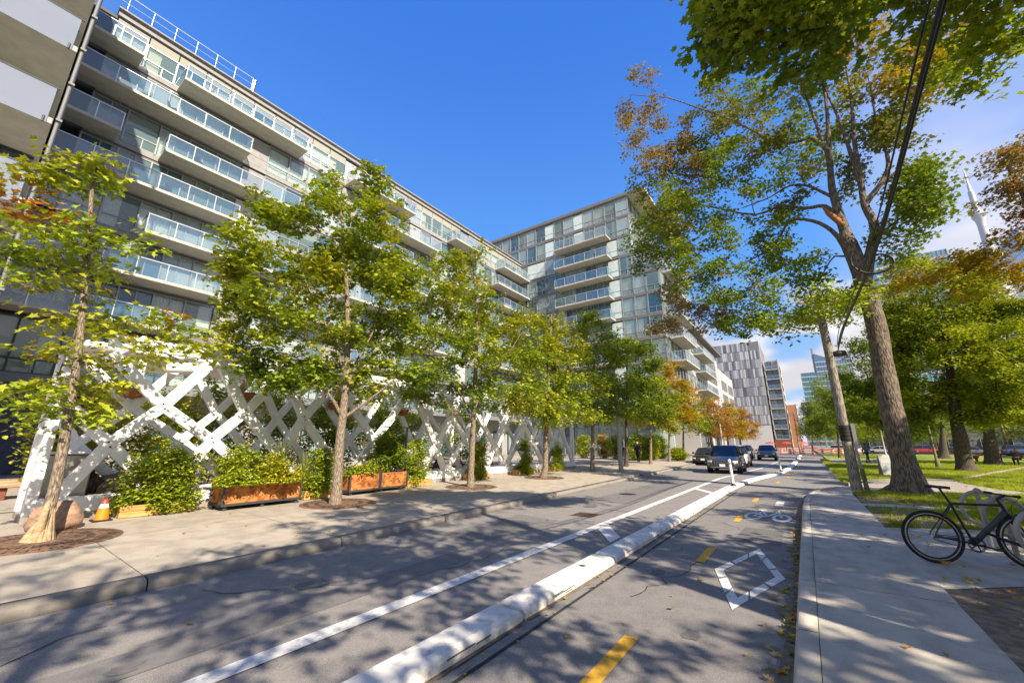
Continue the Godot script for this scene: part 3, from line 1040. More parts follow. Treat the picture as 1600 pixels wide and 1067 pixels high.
func left_wing():
	# face at x -32.6 running from z -1.13 to z -48.7; local x runs along the street, local z towards it
	var o := thing("apartment_building", "long pale apartment block with stepped rows of glass balconies behind the lattice pavilion", "building", Vector3(-32.6, 0, -1.13))
	var b := Basis(Vector3(0, 0, -1), UP, Vector3(1, 0, 0))
	o.basis = b
	var r := RandomNumberGenerator.new()
	r.seed = 40
	var bw := 1.64
	var nb := 29
	var lng := bw * nb
	var first := -7
	var I := Basis.IDENTITY
	var st := mb()
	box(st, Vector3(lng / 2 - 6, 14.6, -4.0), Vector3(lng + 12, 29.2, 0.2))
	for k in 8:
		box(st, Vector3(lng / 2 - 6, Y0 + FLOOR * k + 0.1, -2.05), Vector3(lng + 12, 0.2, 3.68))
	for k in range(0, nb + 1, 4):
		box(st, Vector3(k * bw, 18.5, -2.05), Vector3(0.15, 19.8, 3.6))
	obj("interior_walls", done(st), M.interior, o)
	var rows := [
		[[-11.0, 6.2, 1.5], [18.0, 27.6, 1.6], [37.0, 46.0, 1.6]],
		[[-11.0, 7.9, 1.6], [11.0, 19.0, 1.6], [24.0, 30.0, 1.6], [37.0, 47.7, 1.6]],
		[[3.5, 12.1, 1.6], [16.8, 24.2, 1.6], [30, 36, 1.6], [39.0, 47.7, 1.6]],
		[[-0.9, 8.1, 1.6], [19.0, 28.0, 1.6], [38.9, 47.7, 1.6]],
		[[-0.9, 1.4, 1.5], [3.5, 12.1, 1.6], [16.6, 24.1, 1.6], [30.4, 35.5, 1.6], [40.2, 47.7, 1.6]],
		[[-0.9, 8.1, 1.6], [19.0, 28.0, 1.6], [38.9, 47.7, 1.6]],
		[[-0.9, 1.45, 1.5], [3.55, 12.1, 1.6], [16.6, 24.1, 1.6], [30.4, 35.5, 1.6], [40.2, 47.7, 1.6]],
	]
	for k in 7:
		var yb := Y0 + FLOOR * k
		var band := mb()
		box(band, Vector3(lng / 2, yb + 0.1, 0.0), Vector3(lng, 0.34, 0.14))
		obj("floor_band", done(band), M.stucco if k > 0 else M.band_grey, o)
		var bals: Array = rows[k]
		for q in bals:
			balcony(o, q[0], q[1], yb, q[2], I, Vector3(0, 0, 0.07), M.guard, [true, true], M.slab_shade)
		for i in range(first, nb):
			var xc := (i + 0.5) * bw
			var on := false
			for q in bals:
				if xc > q[0] and xc < q[1]:
					on = true
			var wall := (i % 10 == 5 and k % 2 == 1) or (i % 10 == 0 and i > 0 and k % 3 != 1) or (i == 26 and k < 6) or (i == 5 and k % 2 == 0 and k < 6) or (i == 17 and k % 2 == 1)
			if i < 0 and k > 2:
				continue
			if wall:
				var pn := mb()
				bevel_box(pn, Vector3(0, 1.85, 0), Vector3(bw - 0.03, 1.62, 0.1), 0.01)
				bevel_box(pn, Vector3(0, 0.66, 0), Vector3(bw - 0.03, 0.72, 0.1), 0.01)
				var pm: Material = M.panel_white if (i + k) % 4 == 0 else M.stucco
				obj("wall_panel", shared_mesh("wallp", pn), pm, o, Vector3(xc, yb, 0.0))
			elif k == 6:
				# top storey: a deep grey blind box over white curtained glass
				window_bay(o, Vector3(xc, yb + 0.3, 0), I, bw, 1.9, "door" if on else "win", r, M.pane, M.rail)
				var top := BoxMesh.new()
				top.size = Vector3(bw - 0.06, 0.62, 0.08)
				if not shared.has("topp"):
					shared.topp = top
				obj("spandrel_panel", shared.topp, M.blind if i % 7 else M.stucco, o, Vector3(xc, yb + 2.53, -0.01))
			else:
				window_bay(o, Vector3(xc, yb + 0.3, 0), I, bw, 2.36, "door" if on else "win", r, M.pane if (i / 3 + k) % 3 else M.pane_blue, M.frame)
				if not shared.has("headp"):
					var hd := BoxMesh.new()
					hd.size = Vector3(bw, 0.2, 0.1)
					shared.headp = hd
				obj("spandrel_panel", shared.headp, M.stucco_brown, o, Vector3(xc, yb + FLOOR - 0.235, -0.02))
	var rf := mb()
	box(rf, Vector3(lng / 2, 29.2, -3.0), Vector3(lng + 0.1, 0.4, 6.2))
	box(rf, Vector3(lng / 2, 29.45, -2.95), Vector3(lng + 0.2, 0.1, 6.5))
	obj("roof", done(rf), M.stucco, o)
	# roof terrace rail, only at the near end
	var rr := mb()
	for i in 8:
		bar(rr, Vector3(-1.0 + i * 1.25, 29.6, 0.1), Vector3(-1.0 + i * 1.25, 30.8, 0.1), 0.025, 5)
	bar(rr, Vector3(-1.0, 30.8, 0.1), Vector3(7.75, 30.8, 0.1), 0.03, 5)
	bar(rr, Vector3(-1.0, 30.2, 0.1), Vector3(7.75, 30.2, 0.1), 0.015, 5)
	obj("roof_rail", done(rr), M.rail, o)
	var fl := mb()
	tube(fl, [Vector3(8.0, 29.6, -0.3), Vector3(8.0, 31.0, -0.3)], [0.16, 0.16], 10)
	obj("flue", done(fl), M.chrome, o)
	# second storey glazing over the recessed ground floor
	for i in range(first, nb):
		var xc := (i + 0.5) * bw
		window_bay(o, Vector3(xc, 5.3, 0), I, bw, 3.0, "win", r, M.pane, M.frame_dark)
	var lb := mb()
	box(lb, Vector3(lng / 2 - 6, 5.05, -1.0), Vector3(lng + 12, 0.5, 2.2))
	obj("floor_band", done(lb), M.band_grey, o)
	var gf := mb()
	box(gf, Vector3(lng / 2 + 2.0, 2.6, -2.0), Vector3(lng - 4.0, 4.6, 0.2))
	obj("ground_floor_wall", done(gf), M.stucco, o)
	for i in range(2, nb, 2):
		window_bay(o, Vector3((i + 0.5) * bw, 0.5, -1.8), I, bw, 3.0, "door", r, M.pane_blue, M.frame_dark)
	# blue-grey brick pier at the near corner
	var pier := mb()
	box(pier, Vector3(0.75, 2.5, -0.55), Vector3(1.9, 4.7, 1.0))
	var po := obj("brick_pier", done(pier), M.mortar, o)
	var bm := bbox(Vector3(0.2, 0.062, 0.1), 0.006)
	var xs := []
	var cols := []
	for row in 62:
		for c in 9:
			var x := -0.2 + (c + 0.5) * 0.211 + (0.1 if row % 2 else 0.0)
			if x < 1.68:
				xs.append(Transform3D(Basis.IDENTITY, Vector3(x, 0.25 + row * 0.0735, -0.055)))
				var v := r.randf_range(0.7, 1.25)
				cols.append(Color(0.085 * v, 0.092 * v, 0.135 * v))
	var brm := mat("brick_tint", Color.WHITE, 0.7)
	brm.vertex_color_use_as_albedo = true
	multi("brick", bm, brm, xs, cols, po)

func shared_mesh(key: String, st: SurfaceTool) -> ArrayMesh:
	if not shared.has(key):
		shared[key] = done(st)
	return shared[key]

func corner_block():
	# the near block that stands forward to the street at the left edge of the view
	var o := thing("apartment_building", "near block at the left edge with frosted balcony guards and deep olive soffits", "building", Vector3(-18.0, 0, 0.0))
	var b := Basis(Vector3(0, 0, 1), UP, Vector3(-1, 0, 0))
	# local axes as the world's here
	var st := mb()
	box(st, Vector3(-8.0, 17.5, 8.0), Vector3(10.4, 24.0, 15.4))
	obj("wall", done(st), M.band_grey, o)
	for k in 9:
		var y := 5.75 + 2.9 * k
		var sl := obj("balcony", bbox(Vector3(13.0, 0.22, 15.9), 0.02), M.slab_shade, o, Vector3(-6.5, y + 0.11, 7.95))
		for i in 8:
			var w := 1.96
			if not shared.has("frost"):
				var pm := BoxMesh.new()
				pm.size = Vector3(0.02, 1.3, w - 0.05)
				shared.frost = pm
			obj("glass_panel", shared.frost, M.frosted, sl, Vector3(6.53, 0.52, -7.95 + w * (i + 0.5) + 0.1))
			var cl := mb()
			bar(cl, Vector3(6.55, -0.16, -7.9 + w * i + 0.15), Vector3(6.55, 0.06, -7.9 + w * i + 0.15), 0.028, 6)
			obj("bracket", done(cl), M.frame_dark, sl)
		var rl := mb()
		bar(rl, Vector3(6.53, 1.18, -7.9), Vector3(6.53, 1.18, 7.95), 0.03, 6)
		obj("rail", done(rl), M.frame_dark, sl)
	var r := RandomNumberGenerator.new()
	r.seed = 8
	for k in 8:
		for i in 9:
			window_bay(o, Vector3(-2.7, 6.2 + 2.9 * k, 0.9 + i * 1.64), Basis(Vector3(0, 0, -1), UP, Vector3(1, 0, 0)), 1.64, 2.4, "door", r, M.pane_blue, M.frame_dark)
	# rain pipe and screen posts at the corner
	var pp := mb()
	bar(pp, Vector3(-0.1, 5.6, -0.1), Vector3(-0.1, 33.0, -0.1), 0.05, 8)
	bar(pp, Vector3(-0.42, 5.6, -0.14), Vector3(-0.42, 33.0, -0.14), 0.03, 8)
	for k in 19:
		box(pp, Vector3(-0.24, 6.0 + k * 1.45, -0.11), Vector3(0.5, 0.07, 0.14))
	obj("corner_post", done(pp), M.band_grey, o)
	var gl := mb()
	box(gl, Vector3(-7.0, 2.7, 8.5), Vector3(9.0, 5.2, 14.0))
	obj("ground_floor_wall", done(gl), M.band_grey, o)

func cross_block():
	# the taller block that closes the forecourt, its glazed front turned to the viewer
	var o := thing("apartment_building", "taller glazed block with pale panels and a jutting roof closing the forecourt", "building", Vector3(-46, 0, -48))
	var I := Basis.IDENTITY
	var r := RandomNumberGenerator.new()
	r.seed = 77
	var bw := 1.63
	var n_all := 21     # bays of the lower storeys, to x -11.8
	var n_top := 19
	var w_all := bw * n_all
	var w_top := bw * n_top
	var st := mb()
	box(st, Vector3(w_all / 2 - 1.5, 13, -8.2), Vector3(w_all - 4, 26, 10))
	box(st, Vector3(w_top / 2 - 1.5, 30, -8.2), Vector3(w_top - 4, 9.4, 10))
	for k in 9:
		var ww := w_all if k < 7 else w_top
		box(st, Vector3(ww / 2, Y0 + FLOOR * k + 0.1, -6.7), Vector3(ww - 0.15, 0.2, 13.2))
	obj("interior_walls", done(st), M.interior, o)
	for k in range(-1, 9):
		var yb := Y0 + FLOOR * k
		var nb := n_all if k < 6 else n_top
		var ww := bw * nb
		var band := mb()
		box(band, Vector3(ww / 2, yb + 0.1, 0), Vector3(ww + 0.12, 0.34, 0.14))
		box(band, Vector3(ww, yb + 0.1, -7), Vector3(0.14, 0.34, 14))
		obj("floor_band", done(band), M.stucco_brown, o)
		for i in nb:
			var x := (i + 0.5) * bw
			var panel := false
			if k >= 7:
				panel = i == 11 or i == 14
			else:
				panel = i == 17 or ((i == 9 or i == 10) and k == 6)
			if panel:
				var pn := mb()
				bevel_box(pn, Vector3(0, 1.85, 0), Vector3(bw - 0.04, 1.55, 0.1), 0.01)
				bevel_box(pn, Vector3(0, 0.65, 0), Vector3(bw - 0.04, 0.72, 0.1), 0.01)
				obj("wall_panel", shared_mesh("wallq", pn), M.panel_pale, o, Vector3(x, yb + 0.05, 0))
			else:
				var door := i >= 12 and i < 17 and k < 8
				window_bay(o, Vector3(x, yb + 0.27, 0), I, bw, FLOOR - 0.34, "door" if door else "win", r, M.pane if k >= 6 or i > 17 else M.pane_blue, M.frame)
		# street side, seen at a flat angle
		for i in 8:
			window_bay(o, Vector3(ww, yb + 0.27, -(i + 0.5) * bw), Basis(Vector3(0, 0, -1), UP, Vector3(1, 0, 0)), bw, FLOOR - 0.34, "win", r, M.pane, M.frame)
	for k in range(0, 8):
		balcony(o, 20.3, 28.3, Y0 + FLOOR * k, 1.65, I, Vector3(0, 0, 0.07), M.guard)
	for k in range(1, 6):
		balcony(o, 1.5, 9.0, Y0 + FLOOR * k, 1.7, Basis(Vector3(0, 0, -1), UP, Vector3(1, 0, 0)), Vector3(w_all + 0.07, 0, 0), M.guard)
	var rf := mb()
	box(rf, Vector3(w_top / 2 + 1.2, 35.0, -6.55), Vector3(w_top + 2.6, 0.3, 13.5))
	box(rf, Vector3(w_all - 1.6, Y0 + FLOOR * 6 + 0.4, -6.6), Vector3(3.4, 0.24, 13.2))
	obj("roof", done(rf), M.slab_shade, o)
	var fa := mb()
	box(fa, Vector3(w_top / 2 + 1.2, 35.02, 0.24), Vector3(w_top + 2.6, 0.42, 0.08))
	obj("fascia", done(fa), M.stucco_brown, o)
	var gl := mb()
	box(gl, Vector3(w_all / 2, 2.8, -1.6), Vector3(w_all - 1, 5.4, 0.2))
	obj("ground_floor_wall", done(gl), M.panel_pale, o)
	for i in range(8, n_all - 1):
		window_bay(o, Vector3((i + 0.5) * bw, 0.4, -1.35), I, bw, 4.4, "win", r, M.pane, M.frame)

func far_buildings():
	var r := RandomNumberGenerator.new()
	r.seed = 5
	# white block further down the same side
	var o := thing("office_building", "white stucco block with long window bands and balconies down the street", "building", Vector3(-13, 0, -69))
	var st := mb()
	box(st, Vector3(-8, 10, -13.0), Vector3(15.6, 20.2, 26))
	box(st, Vector3(-8, 9, -37.0), Vector3(15.6, 17.6, 21))
	obj("wall", done(st), M.panel_white, o)
	var rf := mb()
	box(rf, Vector3(-7.6, 20.3, -13.0), Vector3(17.0, 0.3, 27))
	obj("roof", done(rf), M.stucco_brown, o)
	var E := Basis(Vector3(0, 0, -1), UP, Vector3(1, 0, 0))
	for k in 6:
		for i in 14:
			if i % 7 != 6:
				window_bay(o, Vector3(-0.1, 1.4 + 3.05 * k, -1.2 - i * 1.75), E, 1.64, 2.0, "win", r, M.pane_blue, M.frame)
	for k in 5:
		for i in 10:
			if i % 5 != 0:
				window_bay(o, Vector3(-0.1, 1.4 + 3.05 * k, -28.0 - i * 1.9), E, 1.64, 2.0, "win", r, M.pane_blue, M.frame)
	for k in range(1, 6):
		balcony(o, 2.0, 12.0, 1.1 + 3.05 * k, 1.6, E, Vector3(-0.15, 0, 0), M.guard)
	for i in 8:
		window_bay(o, Vector3(-14.0 + i * 1.9, 14.0, 0.0), Basis.IDENTITY, 1.64, 2.0, "win", r, M.pane_blue, M.frame)
	# tower clad in vertical panels of several greys
	var t := thing("panel_tower", "tower clad in grey and silver vertical panels at the end of the street", "building", Vector3(-21.5, 0, -143))
	var tw := mb()
	box(tw, Vector3(7.0, 16.6, -12), Vector3(14.0, 33.2, 23.8))
	obj("wall", done(tw), M.band_grey, t)
	var tones := []
	for v in [[0.42, 0.43, 0.46], [0.27, 0.28, 0.31], [0.2, 0.205, 0.23], [0.55, 0.56, 0.58], [0.14, 0.15, 0.17]]:
		tones.append(mat("cladding_%d" % tones.size(), lin(v[0], v[1], v[2]), 0.32, 0.25))
	var pm := bbox(Vector3(0.45, 2.76, 0.12), 0.015)
	for k in 9:
		for i in 28:
			var top := k == 8 and i > 22
			if top:
				continue
			var q: int = [0, 1, 0, 2, 1, 3, 0, 1, 2, 0, 4, 1, 0, 3][r.randi() % 14]
			obj("cladding_panel", pm, tones[q], t, Vector3(0.25 + i * 0.5, 9.0 + k * 2.86, 0.02))
		for i in 5:
			obj("cladding_panel", pm, tones[r.randi() % 4], t, Vector3(14.04, 9.0 + k * 2.86, -0.5 - i * 0.5), Basis(UP, PI / 2))
	var ba := mb()
	box(ba, Vector3(7.0, 3.7, 0.03), Vector3(14.1, 7.3, 0.2))
	obj("base_wall", done(ba), M.panel_white, t)
	# grey balcony block beside it
	var g := thing("balcony_block", "narrow grey block with stacked recessed balconies beside the panel tower", "building", Vector3(-7.0, 0, -144.5))
	var gw := mb()
	box(gw, Vector3(1.9, 13.6, -14), Vector3(3.6, 27, 27))
	box(gw, Vector3(0.08, 13.6, 0.0), Vector3(0.25, 27, 1.6))
	box(gw, Vector3(3.72, 13.6, 0.0), Vector3(0.25, 27, 1.6))
	obj("wall", done(gw), M.slab, g)
	for k in 8:
		window_bay(g, Vector3(1.1, 3.6 + 2.95 * k, -0.45), Basis.IDENTITY, 1.64, 2.4, "door", r, M.pane_blue, M.frame_dark)
		window_bay(g, Vector3(2.75, 3.6 + 2.95 * k, -0.45), Basis.IDENTITY, 1.64, 2.4, "win", r, M.pane_blue, M.frame_dark)
		balcony(g, 0.25, 3.55, 3.2 + 2.95 * k, 1.3, Basis.IDENTITY, Vector3(0, 0, -0.45), M.guard, [false, false])
		for i in 6:
			window_bay(g, Vector3(3.75, 3.6 + 2.95 * k, -2.5 - i * 2.2), Basis(Vector3(0, 0, -1), UP, Vector3(1, 0, 0)), 1.64, 1.7, "win", r, M.pane_blue, M.frame_dark)
	var sf := mb()
	box(sf, Vector3(1.9, 1.6, 1.2), Vector3(4.2, 3.1, 0.6))
	obj("shop_front", done(sf), M.brick_red, g)
	var rb := thing("brick_building", "orange brick building far down on the left of the street", "building", Vector3(-3.6, 0, -168))
	var rw := mb()
	box(rw, Vector3(1.2, 7.5, -14), Vector3(2.8, 15, 28))
	obj("wall", done(rw), mat("brick_orange", lin(0.33, 0.15, 0.08), 0.9), rb)
	for k in 5:
		for i in 8:
			window_bay(rb, Vector3(2.65, 2.0 + 2.9 * k, -2.0 - i * 3.0), Basis(Vector3(0, 0, -1), UP, Vector3(1, 0, 0)), 1.64, 1.9, "win", r, M.pane_blue, M.frame_dark)
	# glass towers in the distance
	glass_tower("teal glass office tower with a flat top far beyond the street", Vector3(5.2, 0, -400), 10.3, 12, 58.5, 0.0, lin(0.10, 0.26, 0.30), 15)
	glass_tower("tall blue glass tower with a slanted top far beyond the street", Vector3(16.2, 0, -405), 11.0, 12, 74.5, 6.0, lin(0.14, 0.24, 0.36), 19)
	glass_tower("small grey slab tower far beyond the street, lowest of the skyline", Vector3(1.6, 0, -390), 4.0, 8, 34, 0.0, lin(0.2, 0.22, 0.25), 9)
	glass_tower("pale glass tower behind the utility pole and the park trees", Vector3(29.5, 0, -410), 10.0, 12, 72, 0.0, lin(0.26, 0.36, 0.44), 18)
	glass_tower("wide blue glass block behind the maples at the right", Vector3(42.0, 0, -260), 26.0, 20, 92, 0.0, lin(0.15, 0.33, 0.45), 22)
	glass_tower("white banded apartment tower beside the needle tower", Vector3(91.0, 0, -260), 30.0, 20, 96, 0.0, lin(0.5, 0.54, 0.58), 26)
	# concrete needle tower with a round pod
	var nt := thing("communications_tower", "slender white communications tower with a round pod and antenna mast", "tower", Vector3(350, 0, -1122))
	var c := mb()
	lathe(c, [Vector2(30, 0), Vector2(18, 60), Vector2(12, 150), Vector2(8, 330), Vector2(6, 440)], 12)
	obj("shaft", done(c), M.panel_white, nt)
	var pd := mb()
	lathe(pd, [Vector2(8, 335), Vector2(19, 338), Vector2(22, 346), Vector2(20, 356), Vector2(10, 362)], 20)
	lathe(pd, [Vector2(6, 425), Vector2(7, 436), Vector2(10, 443), Vector2(10, 450), Vector2(8, 455), Vector2(6, 457)], 20)
	obj("pod", done(pd), M.panel_white, nt)
	var an := mb()
	lathe(an, [Vector2(5.5, 455), Vector2(4.6, 500), Vector2(4.6, 502), Vector2(3.0, 503), Vector2(2.6, 518), Vector2(1.6, 520), Vector2(1.2, 545), Vector2(0.4, 556), Vector2(0, 556)], 10)
	obj("antenna", done(an), M.panel_white, nt)
	# low houses behind the park
	var hx := 7.0
	var hi := 0
	var kinds := ["dark brick terrace house with a gable behind the parked cars", "brown rendered house between brick houses behind the park", "grey clad house with a flat front behind the park", "brown brick house with a steep roof behind the park"]
	var mm := [mat("brick_dark", lin(0.09, 0.055, 0.045), 0.9), M.stucco_brown, M.band_grey, mat("brick_brown", lin(0.12, 0.075, 0.06), 0.9)]
	while hx < 62.0:
		var w := 6.2 + 1.3 * (hi % 3)
		var h := 7.0 + 1.2 * ((hi * 2) % 3)
		var spots := ["leftmost of the row", "second from the left", "third from the left", "fourth from the left", "fifth from the left", "sixth from the left", "seventh from the left", "eighth from the left", "ninth from the left"]
		var hs := thing("row_house", kinds[hi % 4] + ", " + spots[mini(hi, 8)], "house", Vector3(hx + w / 2, 0, -112), 0.0, "row houses behind the park")
		var wl := mb()
		box(wl, Vector3(0, h / 2, -5), Vector3(w - 0.1, h, 10))
		obj("wall", done(wl), mm[hi % 4], hs)
		var ro := mb()
		prism(ro, PackedVector2Array([Vector2(-w / 2, h), Vector2(w / 2, h), Vector2(0, h + 2.6)]), 10.2, Transform3D(Basis.IDENTITY, Vector3(0, 0, -10.1)))
		obj("roof", done(ro), M.frame_dark, hs)
		for k in 2:
			for s in [-1, 1]:
				window_bay(hs, Vector3(s * w * 0.24, 1.2 + 3.0 * k, 0.05), Basis.IDENTITY, 1.64, 1.6, "win", r, M.pane_blue, M.rail)
		hx += w
		hi += 1

func glass_tower(label: String, at: Vector3, w: float, d: float, h: float, slant: float, col: Color, floors: int):
	var o := thing("glass_tower", label, "tower", at)
	var key := "tower_glass_%d" % taken.glass_tower
	var m := mat(key, col, 0.12, 0.3)
	var st := mb()
	st.set_smooth_group(-1)
	prism(st, PackedVector2Array([Vector2(0, 0), Vector2(w, 0), Vector2(w, h - slant), Vector2(0, h)]), d, Transform3D(Basis.IDENTITY, Vector3(0, 0, -d)))
	obj("curtain_wall", done(st), m, o)
	var fh := h / floors
	for k in floors:
		var b := mb()
		box(b, Vector3(w / 2, fh * (k + 0.12), -d / 2), Vector3(w + 0.3, fh * 0.24, d + 0.3))
		if fh * (k + 0.3) < h - slant:
			obj("floor_band", done(b), M.panel_white if w > 25 else M.rail, o)
	var fins := mb()
	var n := int(w / 1.6)
	for i in n + 1:
		box(fins, Vector3(w * i / n, (h - slant) / 2, 0.1), Vector3(0.16, h - slant, 0.2))
	obj("mullions", done(fins), M.frame, o)
	if slant > 0.0:
		var f := mb()
		box(f, Vector3(-0.6, h / 2 + 2.5, -d / 2), Vector3(1.2, h + 5.0, d * 0.8))
		obj("fin_wall", done(f), M.frame, o)

# ------------------------------------------------------------------ the white lattice pavilion
func pavilion():
	var o := thing("lattice_pavilion", "white crisscross lattice pavilion along the pavement, hung with vines", "pavilion", Vector3(-12.7, 0.2, -1.3))
	var base := Vector3(-12.7, 0.2, -1.3)
	var lines := [
		[[-1.6, 0.62], [-2.21, 1.71], [-3.01, 2.61], [-3.95, 4.0]],
		[[-1.35, 2.62], [-1.61, 2.33], [-2.21, 1.71], [-2.85, 1.05], [-3.25, 0.6]],
		[[-1.9, 3.75], [-2.21, 3.42], [-3.01, 2.61], [-4.14, 1.82], [-4.86, 1.19], [-5.5, 0.6]],
		[[-3.45, 0.6], [-4.14, 1.82], [-4.83, 2.58], [-5.74, 3.85]],
		[[-3.95, 4.0], [-4.83, 2.58], [-5.71, 1.63], [-6.5, 0.6]],
		[[-5.35, 0.6], [-6.06, 1.68], [-6.49, 2.5], [-7.05, 3.29], [-7.65, 3.95]],
		[[-5.74, 3.85], [-6.49, 2.5], [-7.3, 1.55], [-8.2, 0.6]],
		[[-8.2, 0.6], [-9.13, 1.87], [-9.78, 2.6], [-10.6, 3.9]],
		[[-7.65, 3.95], [-8.31, 2.8], [-9.13, 1.87], [-10.1, 0.6]],
		[[-11.4, 0.6], [-12.18, 1.67], [-12.95, 2.85], [-13.6, 3.9]],
		[[-10.7, 3.9], [-11.5, 2.76], [-12.18, 1.67], [-12.79, 0.6]],
		[[-12.79, 0.6], [-14.01, 1.98], [-14.75, 3.2], [-15.2, 3.8]],
		[[-12.3, 3.9], [-13.02, 2.95], [-14.01, 1.98], [-15.2, 0.6]],
		[[-14.4, 3.85], [-15.0, 2.94], [-16.2, 1.7], [-17.14, 0.65]],
		[[-17.14, 0.65], [-18.03, 1.58], [-18.9, 2.7], [-19.6, 3.7]],
		[[-15.6, 0.6], [-16.2, 1.7], [-17.1, 3.0], [-17.7, 3.8]],
		[[-17.7, 3.8], [-18.9, 2.7], [-19.63, 1.97], [-20.86, 0.65]],
		[[-19.0, 0.6], [-19.63, 1.97], [-20.64, 3.2], [-20.9, 3.5]],
		[[-21.2, 0.6], [-22.2, 1.9], [-23.0, 3.2]],
		[[-20.9, 3.5], [-22.2, 1.9], [-23.2, 0.6]],
		[[-23.0, 3.2], [-23.7, 1.9], [-24.5, 0.7]],
	]
	for layer in 2:
		var x := 0.0 if layer == 0 else -0.95
		var sh := 0.0 if layer == 0 else 0.38
		var wd := 0.245 if layer == 0 else 0.2
		for l in lines:
			var st := mb()
			for i in l.size() - 1:
				var a := Vector3(x, l[i][1] - 0.2, l[i][0] + 1.3 + sh)
				var c := Vector3(x, l[i + 1][1] - 0.2, l[i + 1][0] + 1.3 + sh)
				if layer == 1:
					a.z = minf(a.z, -0.15)
					c.z = minf(c.z, -0.15)
				var d := (c - a)
				var u := d.normalized()
				if i > 0:
					a -= u * 0.05
				var bb := Basis(Vector3.RIGHT, u, Vector3.RIGHT.cross(u))
				bevel_box(st, (a + c) / 2 + Vector3(0.004 * (i % 2) + (0.012 if l[0][1] < l[-1][1] else 0.0), 0, 0), Vector3(0.15, (c - a).length(), wd), 0.012, bb)
			obj("lattice_bar", done(st), M.white, o)
	var bo := mb()
	for l in lines:
		for i in range(1, l.size() - 1):
			for q in [-0.055, 0.055]:
				lathe(bo, [Vector2(0.0, 0.012), Vector2(0.02, 0.012), Vector2(0.024, 0.0)], 8, Transform3D(Basis(Vector3(0, 0, 1), -PI / 2), Vector3(0.09, l[i][1] - 0.2 + q, l[i][0] + 1.3 + q * 0.4)))
	var bolts := obj("bolts", done(bo), M.galvanised, o)
	bolts.set_meta("kind", "stuff")
	# rails, end frame, plinth
	for seg in [[-1.2, -9.4], [-9.42, -17.1], [-17.12, -24.7]]:
		var m := mb()
		bevel_box(m, Vector3(0.03, 0.3, (seg[0] + seg[1]) / 2 + 1.3), Vector3(0.3, 0.3, seg[0] - seg[1]), 0.012)
		obj("bottom_rail", done(m), M.white, o)
		var p := mb()
		bevel_box(p, Vector3(-0.45, 0.06, (seg[0] + seg[1]) / 2 + 1.3), Vector3(1.25, 0.2, seg[0] - seg[1]), 0.015)
		obj("plinth", done(p), M.plinth, o)
		var q := mb()
		bevel_box(q, Vector3(-0.95, 0.3, (seg[0] + seg[1]) / 2 + 1.3), Vector3(0.2, 0.28, seg[0] - seg[1]), 0.012)
		obj("bottom_rail", done(q), M.white, o)
	for e in [[0.02, 0.02, 3.45, 0.34], [-0.95, 0.03, 3.35, 0.24]]:
		var m := mb()
		bevel_box(m, Vector3(e[0], e[2] / 2 + 0.16, e[1]), Vector3(e[3], e[2], 0.16), 0.012)
		obj("end_post", done(m), M.white, o)
	var m2 := mb()
	bevel_box(m2, Vector3(0, 1.45, -23.35), Vector3(0.2, 2.6, 0.2), 0.012)
	obj("end_post", done(m2), M.white, o)
	var bx := mb()
	bevel_box(bx, Vector3(-0.46, 0.75, -0.05), Vector3(0.68, 1.1, 0.1), 0.02)
	bevel_box(bx, Vector3(-0.62, 0.75, -0.45), Vector3(0.5, 1.08, 0.7), 0.02)
	obj("steel_counter", done(bx), M.steel, o)
	var ct := mb()
	bevel_box(ct, Vector3(-0.6, 1.33, -0.42), Vector3(0.72, 0.05, 0.95), 0.01)
	obj("counter_top", done(ct), M.white, o)
	# floodlight drum and canopy beams
	var cy := mb()
	tube(cy, [Vector3(-0.55, 3.45, -1.75), Vector3(-0.35, 3.5, -2.35)], [0.14, 0.14], 16)
	obj("lamp_drum", done(cy), M.white, o)
	for i in 11:
		var rb := mb()
		bevel_box(rb, Vector3(-2.9, 4.05, -1.2 - i * 2.15), Vector3(4.6, 0.26, 0.12), 0.01)
		obj("rafter", done(rb), M.white, o)
	var cn := mb()
	bevel_box(cn, Vector3(-6.2, 4.42, -11.6), Vector3(4.0, 0.2, 22.0), 0.03)
	obj("canopy", done(cn), M.white, o)
	var ed := mb()
	bevel_box(ed, Vector3(-0.75, 3.98, -12.3), Vector3(0.16, 0.3, 23.4), 0.012)
	obj("top_rail", done(ed), M.white, o)
	for i in 5:
		var ps := mb()
		bevel_box(ps, Vector3(-4.4, 2.1, -2.0 - i * 4.8), Vector3(0.18, 4.2, 0.18), 0.012)
		obj("canopy_post", done(ps), M.white, o)
	# vines grown through the lattice, hanging baskets, tables beyond
	var vt := [["yellow-green vine behind the near end of the white lattice", -14.6, -2.4, 1.35, 2.6, 1], ["dense vine behind the second crossing of the white lattice", -14.9, -4.6, 1.4, 2.7, 1], ["dark leafy vine behind the third crossing of the lattice", -14.9, -6.8, 1.3, 2.5, 0], ["green vine screen behind the street tree with the thickest trunk", -15.0, -9.0, 1.3, 2.6, 0], ["loose vine screen behind the wheeled planters", -15.1, -11.4, 1.3, 2.4, 0], ["tall vine screen deep inside the pavilion above the picnic tables", -17.2, -14.5, 2.0, 2.3, 0], ["vine screen at the far end of the pavilion", -17.2, -19.0, 2.4, 2.2, 3]]
	for v in vt:
		plant("climbing_vine", v[0], "vine", Vector3(v[1], 0.24, v[2]), [[0, 1.9, 0, 0.45, 1.5, v[3]]], "shrub_big", [v[5], 0, 1], 620, 0.5, "vines inside the pavilion")
